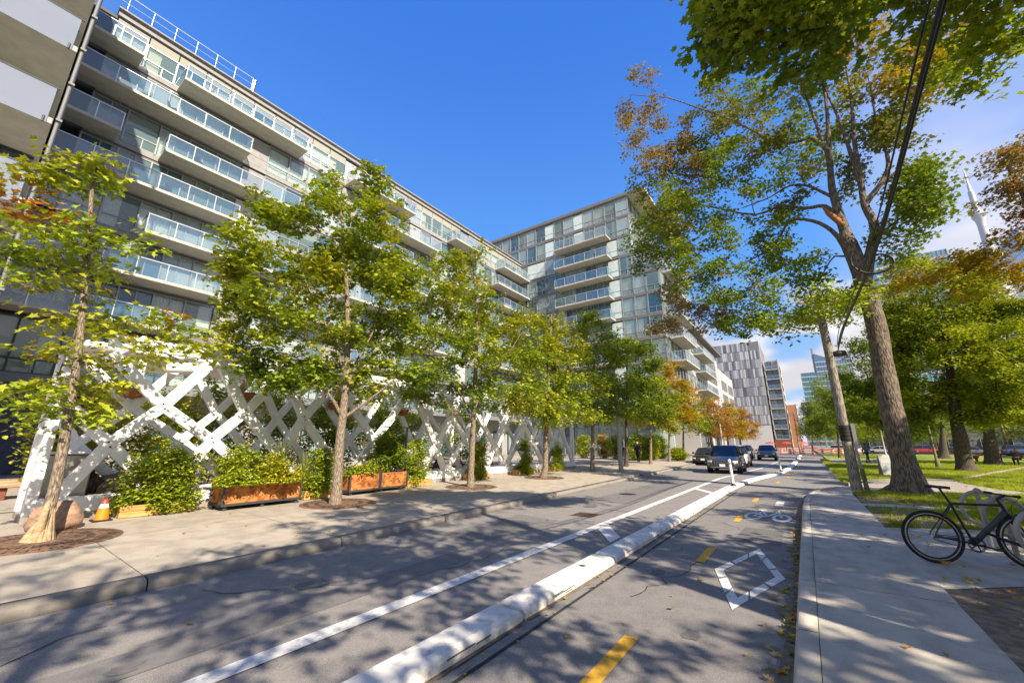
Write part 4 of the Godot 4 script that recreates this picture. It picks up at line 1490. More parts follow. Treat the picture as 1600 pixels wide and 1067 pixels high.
	var hb := [["hanging basket with rust-coloured trailing plants near the pavilion's corner", -13.35, 3.0, -2.55, 4], ["hanging basket of dark foliage under the first lattice peak", -13.3, 3.15, -5.0, 2], ["hanging basket behind the third lattice crossing", -13.4, 3.1, -7.9, 4], ["hanging basket above the dark T-posts", -13.4, 3.05, -10.9, 2], ["farthest hanging basket, above the picnic tables", -13.4, 3.1, -13.8, 4]]
	for h in hb:
		var t := thing("hanging_basket", h[0], "basket", Vector3(h[1], h[2] - 0.2, h[3]), 0.0, "baskets hung from the pavilion")
		var bs := mb()
		lathe(bs, [Vector2(0.02, 0), Vector2(0.16, 0.04), Vector2(0.24, 0.16), Vector2(0.26, 0.24), Vector2(0.22, 0.22)], 14)
		obj("bowl", done(bs), M.corten, t)
		var ch := mb()
		for k in 3:
			bar(ch, Vector3(cos(k * 2.1) * 0.24, 0.23, sin(k * 2.1) * 0.24), Vector3(0, 0.95, 0), 0.006, 4)
		obj("chains", done(ch), M.black, t)
		fill_plant(t, [[0, 0.33, 0, 0.32, 0.2, 0.32], [0, 0.12, 0, 0.34, 0.22, 0.34]], "shrub", [h[4], 0], 90)
	for k in 3:
		picnic_table(Vector3(-14.9 - 0.4 * (k % 2), 0.24, -12.2 - k * 2.6), ["nearest picnic table under the pavilion, dark red planks", "middle picnic table under the pavilion", "farthest picnic table under the pavilion"][k])

func picnic_table(p: Vector3, label: String):
	var t := thing("picnic_table", label, "table", p, 0.05, "picnic tables in the pavilion")
	for k in 4:
		obj("plank", shared_mesh("tplank", plank_st(Vector3(0.17, 0.04, 1.8))), M.wood_red, t, Vector3(-0.28 + k * 0.185, 0.74, 0))
	for s in [-0.72, 0.72]:
		obj("plank", shared_mesh("splank", plank_st(Vector3(0.26, 0.04, 1.8))), M.wood_red, t, Vector3(s, 0.45, 0))
	for z in [-0.65, 0.65]:
		var st := mb()
		box(st, Vector3(-0.42, 0.37, z), Vector3(0.09, 0.86, 0.05), Basis(Vector3(0, 0, 1), 0.5))
		box(st, Vector3(0.42, 0.37, z + 0.002), Vector3(0.09, 0.86, 0.05), Basis(Vector3(0, 0, 1), -0.5))
		box(st, Vector3(0, 0.42, z + 0.05), Vector3(1.5, 0.07, 0.04))
		obj("leg_frame", done(st), M.wood_red, t)

func plank_st(s: Vector3) -> SurfaceTool:
	var st := mb()
	bevel_box(st, Vector3.ZERO, s, 0.006)
	return st

# leafy mass: blobs [x, y, z, rx, ry, rz] filled with leaf clusters, plus stems
func fill_plant(root: Node3D, blobs: Array, kind: String, pals: Array, count: int, size := 1.0, stems := true):
	var r := RandomNumberGenerator.new()
	r.seed = hash(root.name) % 100000
	var n := FastNoiseLite.new()
	n.seed = r.seed % 1000
	n.frequency = 1.6
	var xs := []
	var cols := []
	var st := mb()
	for b in blobs:
		var vol: float = b[3] * b[4] * b[5]
		var cnt := int(count / blobs.size() * clampf(vol * 8.0, 0.6, 1.6))
		for k in cnt:
			var d := Vector3(r.randfn(0, 1), r.randfn(0, 1), r.randfn(0, 1)).normalized() * pow(r.randf(), 0.4)
			var p := Vector3(b[0] + d.x * b[3], b[1] + d.y * b[4], b[2] + d.z * b[5])
			var v := n.get_noise_3dv(p + root.position)
			if v < -0.12:
				continue
			p += d * v * 0.5
			p.y = maxf(p.y, 0.02)
			xs.append(Transform3D(Basis(UP, r.randf() * TAU).scaled(Vector3.ONE * r.randf_range(0.7, 1.3) * size), p))
			var pal: int = pals[0] if v < 0.12 or r.randf() < 0.6 else pals[r.randi() % pals.size()]
			cols.append(pick(pal, r, 0.25))
			if stems and k % 14 == 0:
				tube(st, [Vector3(b[0] + d.x * b[3] * 0.3, 0.0, b[2] + d.z * b[5] * 0.6), Vector3(b[0] + d.x * b[3] * 0.7, p.y * 0.5, b[2] + d.z * b[5] * 0.8), p], [0.008, 0.006, 0.003], 4, false)
	if stems:
		obj("stems", done(st), M.branch, root)
	multi("foliage", leafs[kind], M.leaf, xs, cols, root)

func plant(called: String, label: String, cat: String, at: Vector3, blobs: Array, kind: String, pals: Array, count: int, size := 1.0, group := ""):
	var t := thing(called, label, cat, at, 0.0, group)
	fill_plant(t, blobs, kind, pals, count, 1.0, true)
	return t

# ------------------------------------------------------------------ trees
func cyl_radii(r0: float, r1: float, n: int, flare := 1.35) -> Array:
	var out := []
	for i in n:
		out.append(lerpf(r0, r1, float(i) / (n - 1)))
	out[0] = r0 * flare
	return out

func densify(pts: Array, n := 3) -> Array:
	var out := []
	for i in pts.size() - 1:
		for k in n:
			var a: Vector3 = pts[maxi(i - 1, 0)]
			var d: Vector3 = pts[mini(i + 2, pts.size() - 1)]
			out.append(pts[i].cubic_interpolate(pts[i + 1], a, d, float(k) / n))
	out.append(pts[-1])
	return out

func street_trees():
	var g := "young street trees in the left pavement"
	var specs := [
		["t0", "sparse young maple with a scarred leaning trunk beside the boulder", 0.085, 0.02, {"seed": 1, "per": 4, "spread": 0.3, "depth": 1.6, "deep": 1.6, "rise": 0.6, "odd": 0.025, "odd_pal": 2, "first": 5, "lift": 0.05, "leaf": "maple_small", "twigs": true}],
		["t1", "full young maple standing in a round grate between the wheeled planters", 0.135, 0.03, {"seed": 2, "per": 10, "shrink": 0.8, "spread": 0.36, "deep": 1.15, "twigs": true, "first": 5, "odd": 0.08, "leaf": "maple", "more": 1.15, "lift": 0.1}],
		["t2", "maple with a thin straight trunk in front of the low wooden planter", 0.12, 0.03, {"seed": 3, "twigs": true, "deep": 1.3, "shrink": 0.9, "per": 13, "spread": 0.44, "first": 5, "odd": 0.1, "leaf": "maple", "more": 1.1}],
		["t3", "yellow-green maple at the far end of the lattice", 0.14, 0.03, {"seed": 4, "per": 22, "more": 1.2, "spread": 0.55, "first": 4, "odd": 0.15, "leaf": "maple"}],
		["t4", "dark-trunked green maple just past the pavilion", 0.14, 0.03, {"seed": 5, "per": 24, "more": 1.2, "spread": 0.6, "first": 4, "odd": 0.05, "leaf": "maple"}],
		["t5", "dark green maple behind the pale metal pole", 0.15, 0.03, {"seed": 6, "per": 26, "more": 1.2, "spread": 0.65, "first": 4, "odd": 0.03, "leaf": "far", "bark": M.bark_dark}],
		["t6", "green maple turning yellow, third before the parked black car", 0.13, 0.03, {"seed": 7, "per": 28, "more": 1.3, "spread": 0.7, "first": 3, "odd": 0.15, "leaf": "far"}],
		["t7", "golden maple beside the black parked car", 0.13, 0.03, {"seed": 8, "per": 28, "more": 1.3, "spread": 0.75, "first": 3, "odd": 0.1, "odd_pal": 2, "leaf": "far"}],
		["t8", "small gold and green maple behind the golden one", 0.13, 0.03, {"seed": 9, "per": 24, "spread": 0.8, "first": 3, "odd": 0.2, "leaf": "far"}],
	]
	for s in specs:
		var d: Dictionary = TREES[s[0]]
		var t := thing("maple_tree", s[1], "tree", d.base, 0.0, g)
		var tp: Array = densify(d.trunk)
		tp[0] = d.base - Vector3(0, 0.05, 0)
		var rr := cyl_radii(s[2], s[3], tp.size())
		var o: Dictionary = s[4]
		o.first = int(o.first * 3 - 4)
		if not o.has("bark"):
			o.bark = M.bark_pale
		o.branch_mat = M.branch
		var lm := []
		if s[0] == "t1":
			for l in SIDE_LIMBS:
				lm.append({"pts": l, "r0": 0.055, "r1": 0.012})
		elif s[0] == "t2":
			for l in SIDE_LIMBS_B:
				lm.append({"pts": l, "r0": 0.05, "r1": 0.012})
		grow(t, tp, rr, lm, d.blobs, o)
		if s[0] == "t0":
			var wd := mb()
			for k in 9:
				var a := 0.5 + k * 0.33
				var q := Vector3(sin(a), 0, cos(a))
				var hh := 0.22 + 0.3 * absf(sin(k * 2.3))
				tube(wd, [q * 0.155 + UP * -0.02, q * 0.115 + UP * hh * 0.4, q * 0.085 + UP * hh], [0.04, 0.026, 0.006], 6, true, 0.25)
			tube(wd, [Vector3(0.09, -0.02, 0.06), Vector3(0.1, 0.25, 0.05), Vector3(0.085, 0.5, 0.03), Vector3(0.06, 0.62, 0.02)], [0.07, 0.06, 0.04, 0.012], 9, true, 0.16)
			tube(wd, [Vector3(-0.02, -0.02, 0.16), Vector3(0.03, 0.2, 0.1), Vector3(0.05, 0.36, 0.05)], [0.07, 0.05, 0.012], 9, true, 0.16)
			obj("bare_wood_scar", done(wd), M.bark_wound, t)
	# rusty round grates
	for k in 4:
		var gr := thing("tree_grate", ["rust brown round tree grate around the scarred trunk", "rust brown round tree grate under the full young maple", "rust brown tree grate at the third street tree", "rust brown tree grate at the far end of the lattice"][k], "tree grate", Vector3(-10.3, 0.0, [-1.3, -6.5, -11.8, -17.0][k]), 0.0, "round iron tree grates")
		var gm := mb()
		lathe(gm, [Vector2(0.0, 0.206), Vector2(0.92, 0.206), Vector2(0.95, 0.2), Vector2(0.95, 0.15)], 40)
		var plate := obj("plate", done(gm), M.grate, gr)
		plate.rotation.z = -0.0155
		var sl := mb()
		for ringn in 2:
			for i in 44:
				var a := TAU * i / 44.0
				box(sl, Vector3(cos(a) * (0.55 + ringn * 0.26), 0.2075, sin(a) * (0.55 + ringn * 0.26)), Vector3(0.11, 0.006, 0.022), Basis(UP, -a))
		var so := obj("slots", done(sl), M.hole, gr)
		so.set_meta("kind", "stuff")
		so.rotation.z = -0.0155
	# rust-leaved trees further down
	for k in 3:
		var p := Vector3(-10.5 + k * 0.5, 0.2, -62 - k * 11)
		var t := thing("autumn_tree", ["orange-brown leaved tree nearest behind the white van", "orange-brown leaved tree in the middle of three down the street", "farthest orange-brown leaved tree before the panel tower"][k], "tree", p, 0.0, "rust-coloured trees down the street")
		var tp := densify([p, p + Vector3(0, 2.2, 0), p + Vector3(0.1, 4.2, 0.1), p + Vector3(0, 7.0, 0)])
		var bl := []
		for q in [[0.2, 5.8, 0, 2.2, 1.6, 16], [-1.2, 4.2, 0.6, 1.7, 1.3, 12], [1.6, 4.0, -0.4, 1.8, 1.3, 12], [0.3, 7.2, 0.2, 1.3, 1.0, 8], [1.2, 3.0, 0.8, 1.5, 0.7, 8]]:
			bl.append([p.x + q[0], p.y + q[1], p.z + q[2], q[3], q[4], q[5], 6 if k != 1 or q[0] < 0 else 5])
		grow(t, tp, cyl_radii(0.2, 0.05, tp.size()), [], bl, {"seed": 60 + k, "per": 26, "spread": 0.85, "leaf": "far", "first": 4})

func big_tree():
	var d: Dictionary = TREES.big
	var t := thing("silver_maple", "huge maple with a thick furrowed trunk and sparse drooping crown beside the utility pole", "tree", d.base)
	var tp := densify(d.trunk, 4)
	tp[0] = d.base - Vector3(0, 0.1, 0)
	var rr := []
	for i in tp.size():
		rr.append(lerpf(0.36, 0.26, pow(float(i) / (tp.size() - 1), 0.8)))
	rr[0] = 0.5
	rr[1] = 0.43
	rr[2] = 0.395
	rr[3] = 0.375
	var limbs := []
	var rads := [[0.23, 0.025], [0.21, 0.025], [0.105, 0.018], [0.10, 0.018], [0.07, 0.02], [0.10, 0.015], [0.12, 0.03], [0.10, 0.03], [0.08, 0.03], [0.06, 0.02], [0.05, 0.015], [0.05, 0.012]]
	for i in BIG_LIMBS.size():
		limbs.append({"pts": BIG_LIMBS[i], "r0": rads[i][0], "r1": rads[i][1]})
	grow(t, tp, rr, limbs, d.blobs, {"seed": 31, "per": 14, "spread": 0.5, "leaf": "narrow", "leaf_mat": M.leaf_dark, "first": 24, "sides": 20, "wob": 0.05, "lift": 0.05, "rise": 0.2, "depth": 2.0, "deep": 1.8, "thick": 0.9, "odd": 0.05, "odd_pal": 4, "bark": M.bark, "branch_mat": M.bark_dark, "twigs": true, "more": 1.15})
	var rt := mb()
	for k in 8:
		var a := TAU * k / 8.0 + 0.4 * sin(k * 3.1)
		var d3 := Vector3(cos(a), 0, sin(a))
		var ln := 0.5 + 0.2 * absf(sin(k * 2.7))
		tube(rt, [d3 * 0.26 + UP * 1.0, d3 * 0.3 + UP * 0.5, d3 * 0.38 + UP * 0.16, d3 * ln + UP * 0.02, d3 * (ln + 0.25) - UP * 0.08], [0.08, 0.13, 0.14, 0.09, 0.03], 9, true, 0.12)
	obj("root_flare", done(rt), M.bark, t)
	var scar := mb()
	tube(scar, [BIG_LIMBS[0][1] - t.position + Vector3(0, -0.2, 0.1), BIG_LIMBS[0][1] - t.position + Vector3(-0.35, 0.3, 0.3), BIG_LIMBS[0][1] - t.position + Vector3(-0.5, 0.7, 0.25)], [0.12, 0.1, 0.03], 9)
	obj("torn_stub", done(scar), mat("torn_wood", lin(0.32, 0.13, 0.05), 0.95), t)

func crown_tree(called: String, label: String, p: Vector3, h: float, cr: float, low: float, o: Dictionary, pal: Array, n_blobs := 12):
	var r := RandomNumberGenerator.new()
	r.seed = o.seed
	var t := thing(called, label, "tree", p, 0.0, o.get("group", ""))
	var tp := densify([p - Vector3(0, 0.1, 0), p + Vector3(0.05, low, 0), p + Vector3(0, (low + h) / 2, 0.1), p + Vector3(0.1, h * 0.92, 0)])
	var bl := []
	for k in n_blobs:
		var a := k * 2.4
		var f := float(k) / (n_blobs - 1)
		var rad := cr * (0.35 + 0.4 * sin(PI * (0.15 + 0.75 * f)))
		bl.append([p.x + cos(a) * rad, p.y + lerpf(low + 0.6, h - 0.8, f), p.z + sin(a) * rad, cr * 0.46, cr * 0.3, o.get("n", 9), pal[k % pal.size()]])
	grow(t, tp, cyl_radii(o.get("r", 0.3), 0.05, tp.size()), [], bl, o)
	return t

func park_trees():
	var g := "big maples in the park"
	var names := {
		"pA": ["broad maple with a stout dark trunk nearest on the sunny lawn", 0.42, {"seed": 41, "per": 42, "spread": 0.8, "leaf": "far", "first": 7}],
		"pB": ["maple with a thick pale-sided trunk beside the dog walker", 0.5, {"seed": 42, "per": 46, "spread": 1.0, "leaf": "far", "first": 5}],
		"pC": ["maple with a short wide trunk farther back on the lawn", 0.55, {"seed": 43, "per": 34, "spread": 1.2, "leaf": "far", "first": 4}],
		"pE": ["dark green maple rising behind the utility pole", 0.3, {"seed": 44, "per": 60, "spread": 1.15, "leaf": "far", "first": 5, "more": 1.3}],
		"ps": ["small round green tree at the bend of the lane", 0.14, {"seed": 45, "per": 34, "spread": 0.9, "leaf": "far", "first": 4, "more": 1.2}],
		"pt": ["round green tree at the very end of the lawn", 0.14, {"seed": 46, "per": 30, "spread": 1.0, "leaf": "far", "first": 4}],
	}
	for k in names:
		var d: Dictionary = TREES[k]
		var t := thing("park_maple", names[k][0], "tree", d.base, 0.0, g)
		var tp := densify(d.trunk)
		tp[0] = d.base - Vector3(0, 0.1, 0)
		var o: Dictionary = names[k][2]
		o.deep = 1.3
		o.depth = 1.5
		o.bark = M.bark_dark
		grow(t, tp, cyl_radii(names[k][1], 0.08, tp.size(), 1.45), [], d.blobs, o)
	var po: Dictionary = TREES.po
	var t := thing("park_maple", "tall orange-gold maple reaching in from the right edge", "tree", po.base, 0.0, g)
	var b: Vector3 = po.base
	var tp := densify([b, b + Vector3(-0.1, 3, 0), b + Vector3(-0.5, 6.5, -0.3), b + Vector3(-0.9, 10, -0.5), b + Vector3(-1.2, 14, -0.6)])
	var more: Array = po.blobs.duplicate()
	for q in [[2.5, 7, 0.5, 1.6, 1.2, 14, 5], [2.0, 10, -1, 1.6, 1.3, 14, 1], [1.0, 12.5, 0.6, 1.4, 1.2, 10, 5], [-0.6, 7.0, 2.2, 1.4, 1.0, 12, 0], [0.5, 9, 2.0, 1.5, 1.2, 12, 5]]:
		more.append([b.x + q[0], b.y + q[1], b.z + q[2], q[3], q[4], q[5], q[6]])
	grow(t, tp, cyl_radii(0.36, 0.07, tp.size()), [], more, {"seed": 47, "per": 22, "spread": 0.6, "leaf": "maple", "first": 6, "odd": 0.1, "odd_pal": 2, "depth": 1.5, "deep": 1.4})
	# the near maple overhead, with its twin a few metres along the verge behind the viewer
	var nr := {"seed": 51, "twigs": true, "per": 13, "spread": 0.5, "leaf": "maple", "first": 4, "odd": 0.06, "odd_pal": 1, "r": 0.34, "n": 12, "rise": 0.5, "group": "maples along the verge"}
	var nt := thing("verge_maple", "near maple whose dark leafy boughs hang over the lane at the top right", "tree", Vector3(4.3, 0.12, -3.6), 0.0, "maples along the verge")
	var np := densify([Vector3(4.3, 0.0, -3.6), Vector3(4.3, 2.5, -3.7), Vector3(4.1, 5.0, -4.0), Vector3(3.8, 8.0, -4.6), Vector3(3.7, 11.0, -4.8)])
	var nb := [[0.45, 8.3, -5.6, 0.75, 0.45, 15, 0], [0.2, 8.3, -6.3, 0.6, 0.4, 9, 3], [1.1, 8.5, -6.2, 0.85, 0.5, 17, 0], [1.25, 8.1, -7.3, 0.5, 0.3, 7, 3], [1.9, 8.5, -6.9, 0.8, 0.5, 13, 0], [0.8, 9.2, -5.2, 1.0, 0.6, 18, 0], [1.9, 9.4, -5.4, 1.1, 0.6, 18, 0], [3.1, 8.4, -8.0, 0.6, 0.45, 9, 0], [3.7, 8.1, -8.9, 0.55, 0.4, 7, 0], [3.6, 8.9, -7.6, 0.8, 0.6, 12, 1], [4.2, 9.5, -6.6, 1.2, 0.8, 14, 0], [2.6, 10.3, -4.6, 1.5, 0.9, 18, 0], [4.6, 10.8, -3.4, 1.6, 1.0, 18, 0], [5.2, 8.2, -3.2, 1.5, 1.0, 16, 0], [3.2, 7.6, -1.6, 1.5, 0.9, 22, 0], [2.0, 6.6, -0.6, 1.3, 0.7, 14, 0], [5.6, 6.6, -4.4, 1.3, 0.8, 12, 0], [4.2, 6.4, -1.8, 1.3, 0.7, 10, 0], [2.2, 8.9, -2.6, 1.2, 0.8, 12, 3]]
	nr.depth = 0.2
	grow(nt, np, cyl_radii(0.32, 0.05, np.size()), [], nb, nr)
	crown_tree("verge_maple", "verge maple standing behind the viewer, beside the near one", Vector3(4.6, 0.12, 2.6), 11.0, 4.0, 3.2, {"seed": 52, "per": 12, "spread": 0.55, "leaf": "maple", "first": 4, "r": 0.3, "n": 9, "group": "maples along the verge"}, [0, 3, 0, 1])
	crown_tree("verge_maple", "verge maple farther behind the viewer", Vector3(4.5, 0.12, 8.6), 10.5, 3.8, 3.0, {"seed": 53, "per": 9, "spread": 0.55, "leaf": "maple", "first": 4, "r": 0.28, "n": 8, "group": "maples along the verge"}, [0, 1, 3])
	crown_tree("park_maple", "leafy park maple out of view to the right of the bicycle", Vector3(9.4, 0.12, -6.2), 9.0, 3.6, 2.6, {"seed": 54, "per": 30, "spread": 0.65, "leaf": "far", "first": 4, "r": 0.34, "n": 9, "group": g}, [0, 3])
	crown_tree("park_maple", "leafy park maple out of view beyond the bicycle pad", Vector3(11.4, 0.12, -13.2), 10.0, 3.8, 2.6, {"seed": 55, "per": 30, "spread": 0.65, "leaf": "far", "first": 4, "r": 0.34, "n": 8, "group": g}, [3, 0])
	crown_tree("park_maple", "leafy park maple to the right behind the viewer", Vector3(10.5, 0.12, 1.5), 9.5, 3.6, 2.6, {"seed": 56, "per": 26, "spread": 0.65, "leaf": "far", "first": 4, "r": 0.34, "n": 8, "group": g}, [0, 3])
	crown_tree("park_maple", "gold-tinged maple between the orange maple and the house row", Vector3(22, 0.12, -52), 13.0, 5.5, 2.6, {"seed": 57, "per": 26, "spread": 1.1, "leaf": "far", "first": 4, "r": 0.4, "n": 10, "group": g}, [0, 1, 0])
	crown_tree("park_maple", "tall green maple far back in the middle of the park", Vector3(11.5, 0.12, -84), 13.0, 5.5, 2.6, {"seed": 58, "per": 26, "spread": 1.2, "leaf": "far", "first": 4, "r": 0.4, "n": 10, "group": g}, [3, 0])
	crown_tree("park_maple", "dark maple at the far corner of the park by the works", Vector3(5.8, 0.12, -92), 14.0, 5.0, 3.0, {"seed": 59, "per": 26, "spread": 1.2, "leaf": "far", "first": 4, "r": 0.35, "n": 10, "group": g}, [3, 3, 0])
	var lab := ["dark tree before the row houses, leftmost of the far row", "dark tree before the row houses, second of the far row", "dark tree before the row houses, third of the far row", "dark tree before the row houses, fourth of the far row", "dark tree before the row houses, last of the far row"]
	for k in 5:
		crown_tree("far_maple", lab[k], Vector3(11.0 + k * 8.5, 0.05, -106.5 - (k % 2) * 1.5), 10.0 + (k % 3), 5.2, 2.4, {"seed": 160 + k, "per": 26, "spread": 1.3, "leaf": "far", "first": 4, "r": 0.3, "n": 8, "group": "trees before the row houses"}, [3, 3, 0], 9)

# ------------------------------------------------------------------ planters and their plants
func wood_planter(label: String, x: float, z0: float, z1: float, h: float, d: float):
	var t := thing("wooden_planter", label, "planter", Vector3(x - d / 2, side_y(x), (z0 + z1) / 2), 0.0, "low wooden planters along the lattice")
	var l := absf(z1 - z0)
	for k in 2:
		for s in 2:
			obj("plank", bbox(Vector3(0.035, h / 2 - 0.006, l), 0.005), M.wood if (k + s) % 2 else M.wood_b, t, Vector3((d / 2) * (1 if s else -1), h * (0.25 + 0.5 * k), 0))
			obj("plank", bbox(Vector3(d - 0.04, h / 2 - 0.006, 0.035), 0.005), M.wood_b if k else M.wood, t, Vector3(0, h * (0.25 + 0.5 * k), (l / 2 - 0.02) * (1 if s else -1)))
	obj("soil", bbox(Vector3(d - 0.05, 0.04, l - 0.05), 0.01), M.soil, t, Vector3(0, h - 0.05, 0))

func corten_planter(label: String, x: float, z0: float, z1: float, d: float):
	var t := thing("wheeled_planter", label, "planter", Vector3(x - d / 2, side_y(x), (z0 + z1) / 2), 0.0, "rust steel planters on casters")
	var l := absf(z1 - z0)
	var st := mb()
	bevel_box(st, Vector3(0, 0.36, 0), Vector3(d - 0.06, 0.46, l - 0.06), 0.012)
	obj("steel_box", done(st), M.corten, t)
	var so := mb()
	box(so, Vector3(0, 0.575, 0), Vector3(d - 0.14, 0.04, l - 0.14))
	obj("soil", done(so), M.soil, t)
	var fr := mb()
	bevel_box(fr, Vector3(0, 0.12, 0), Vector3(d, 0.06, l), 0.008)
	for sx in [-1, 1]:
		for sz in [-1, 1]:
			bevel_box(fr, Vector3(sx * (d / 2 - 0.02), 0.36, sz * (l / 2 - 0.02)), Vector3(0.05, 0.52, 0.05), 0.006)
	obj("frame", done(fr), M.frame_dark, t)
	for sx in [-1, 1]:
		for sz in ([-1, 0, 1] if l > 1.5 else [-1, 1]):
			var w := mb()
			tube(w, [Vector3(-0.018, 0.045, 0), Vector3(0.018, 0.045, 0)], [0.045, 0.045], 12)
			box(w, Vector3(0, 0.08, 0), Vector3(0.05, 0.03, 0.05))
			obj("caster", done(w), M.frame_dark, t, Vector3(sx * (d / 2 - 0.08), 0, sz * (l / 2 - 0.1)))
	return t

func planters():
	wood_planter("low wooden planter box overflowing with ivy next to the traffic cone", -11.83, -2.47, -3.77, 0.24, 0.5)
	wood_planter("low wooden planter between the long rust planter and the tree grate", -11.55, -6.2, -7.05, 0.24, 0.5)
	wood_planter("low wooden planter with a bright green climber beside the rust steel boxes", -11.85, -10.02, -11.28, 0.24, 0.5)
	wood_planter("low wooden planter partly hidden behind the thin straight street tree", -11.95, -13.7, -14.9, 0.24, 0.5)
	wood_planter("low wooden planter under the green column near the lattice's V", -12.05, -17.35, -18.97, 0.24, 0.5)
	wood_planter("last low wooden planter at the far end of the lattice", -11.95, -20.9, -22.1, 0.24, 0.5)
	corten_planter("long rust steel planter on casters with yellow foliage hanging over it", -11.24, -4.1, -5.95, 0.78)
	corten_planter("rust steel planter on casters with low herbs behind the full street tree", -11.42, -7.5, -8.6, 0.72)
	corten_planter("short rust steel planter on casters with a dark bushy shrub", -11.5, -8.67, -9.8, 0.7)
	plant("ivy_shrub", "mound of small-leaved green ivy spilling over the low wooden planter", "shrub", Vector3(-12.1, 0.26, -3.1), [[0, 0.5, 0.2, 0.34, 0.52, 0.5], [0.02, 0.75, -0.3, 0.33, 0.55, 0.5], [0.22, 0.3, -0.1, 0.22, 0.32, 0.72], [0.05, 0.35, 0.55, 0.25, 0.4, 0.25], [0, 1.0, 0.0, 0.3, 0.4, 0.6]], "shrub", [0, 3, 0], 3400)
	plant("yellow_shrub", "lime green bush at the near end of the long rust planter", "shrub", Vector3(-11.55, 0.8, -4.5), [[0, 0.15, 0, 0.45, 0.36, 0.48], [0.3, 0.0, 0.15, 0.22, 0.28, 0.4], [0.42, -0.2, 0.1, 0.12, 0.34, 0.42], [0, 0.55, 0, 0.35, 0.3, 0.42]], "shrub", [0, 1, 1], 2500)
	plant("yellow_shrub", "golden yellow foliage trailing over the far end of the long rust planter", "shrub", Vector3(-11.55, 0.8, -5.35), [[0.02, 0.1, 0, 0.45, 0.34, 0.5], [0.38, -0.15, 0.0, 0.14, 0.36, 0.45], [0.2, 0.3, 0.2, 0.3, 0.25, 0.4], [0.43, -0.28, 0.15, 0.1, 0.34, 0.4]], "shrub", [1, 5, 1], 2500)
	ornamental_grass("tall arching ornamental grass behind the long rust planter", Vector3(-12.0, 0.75, -5.6), 1.45, 260)
	ornamental_grass("tall arching ornamental grass beside the street tree trunk", Vector3(-11.9, 0.3, -6.3), 1.6, 280)
	plant("leafy_shrub", "dark green shrub in the low planter before the tree grate", "shrub", Vector3(-11.75, 0.3, -6.65), [[0, 0.35, 0, 0.34, 0.45, 0.42], [0, 0.9, -0.2, 0.25, 0.35, 0.3]], "shrub", [0, 3, 0], 1800)
	plant("herb_bed", "low green herbs with a few red flowers in the rust steel planter", "herbs", Vector3(-11.75, 0.8, -8.05), [[0, 0.05, 0.25, 0.32, 0.22, 0.3], [0, 0.1, -0.25, 0.32, 0.24, 0.3]], "shrub", [0, 2, 3], 620)
	plant("leafy_shrub", "dark bushy shrub standing in the short rust steel planter", "shrub", Vector3(-11.85, 0.75, -9.25), [[0, 0.45, 0, 0.42, 0.5, 0.55], [0, 0.85, 0.2, 0.3, 0.3, 0.35]], "shrub", [3, 0, 3], 2100)
	var vy := ["bright green climber tumbling down beside the dark T-post", "green climber column behind the thin straight street tree", "green climber column near the lattice's V", "green climber column at the far end of the lattice"]
	var vz := [-10.65, -14.3, -18.15, -21.5]
	for k in 4:
		plant("climber_column", vy[k], "climber", Vector3(-12.15, 0.26, vz[k]), [[0, 0.55, 0, 0.3, 0.62, 0.52 if k == 0 else 0.42], [0.02, 1.2, 0, 0.26, 0.5, 0.4 if k == 0 else 0.3], [0.12, 0.2, 0, 0.24, 0.24, 0.6]], "shrub", [0, 0, 1] if k == 0 else [0, 3, 0], 2200, 1.0, "climbers in the low wooden planters")
	for k in 2:
		var t := thing("trellis_post", ["black T-shaped trellis post in the rust steel planter", "black T-shaped trellis post beside the bright green climber"][k], "post", Vector3(-12.0, 0.22, [-9.3, -10.05][k]), 0.0, "black T-posts among the planters")
		var st := mb()
		box(st, Vector3(0, 1.05, 0), Vector3(0.05, 2.1, 0.05))
		box(st, Vector3(0, 2.1, 0), Vector3(0.05, 0.035, 0.72))
		obj("post", done(st), M.black, t)

func ornamental_grass(label: String, p: Vector3, h: float, n: int):
	var t := thing("ornamental_grass", label, "grass clump", p)
	var r := RandomNumberGenerator.new()
	r.seed = hash(t.name)
	var st := mb()
	st.set_smooth_group(-1)
	for i in n:
		var a := r.randf() * TAU
		var out := r.randf_range(0.1, 0.85)
		var hh := h * r.randf_range(0.55, 1.0)
		var dirv := Vector3(cos(a), 0, sin(a))
		var w := Vector3(-sin(a), 0, cos(a)) * r.randf_range(0.006, 0.011)
		var prev := dirv * r.randf_range(0.0, 0.1)
		var v := r.randf_range(0.6, 1.2)
		for k in 5:
			var f := (k + 1) / 5.0
			var nx := dirv * (0.06 + out * f * f) + UP * hh * (f * 1.35 - 0.55 * f * f * (0.6 + out))
			var wa := w * (1.0 - k / 5.0)
			var wb := w * (1.0 - (k + 1) / 5.0 * 0.96)
			st.set_color(Color(0.25 * v, 0.3 * v, 0.06 * v))
			quad(st, prev - wa, nx - wb, nx + wb, prev + wa)
			prev = nx
	var o := obj("blades", done(st), M.leaf, t)
	o.set_meta("kind", "stuff")

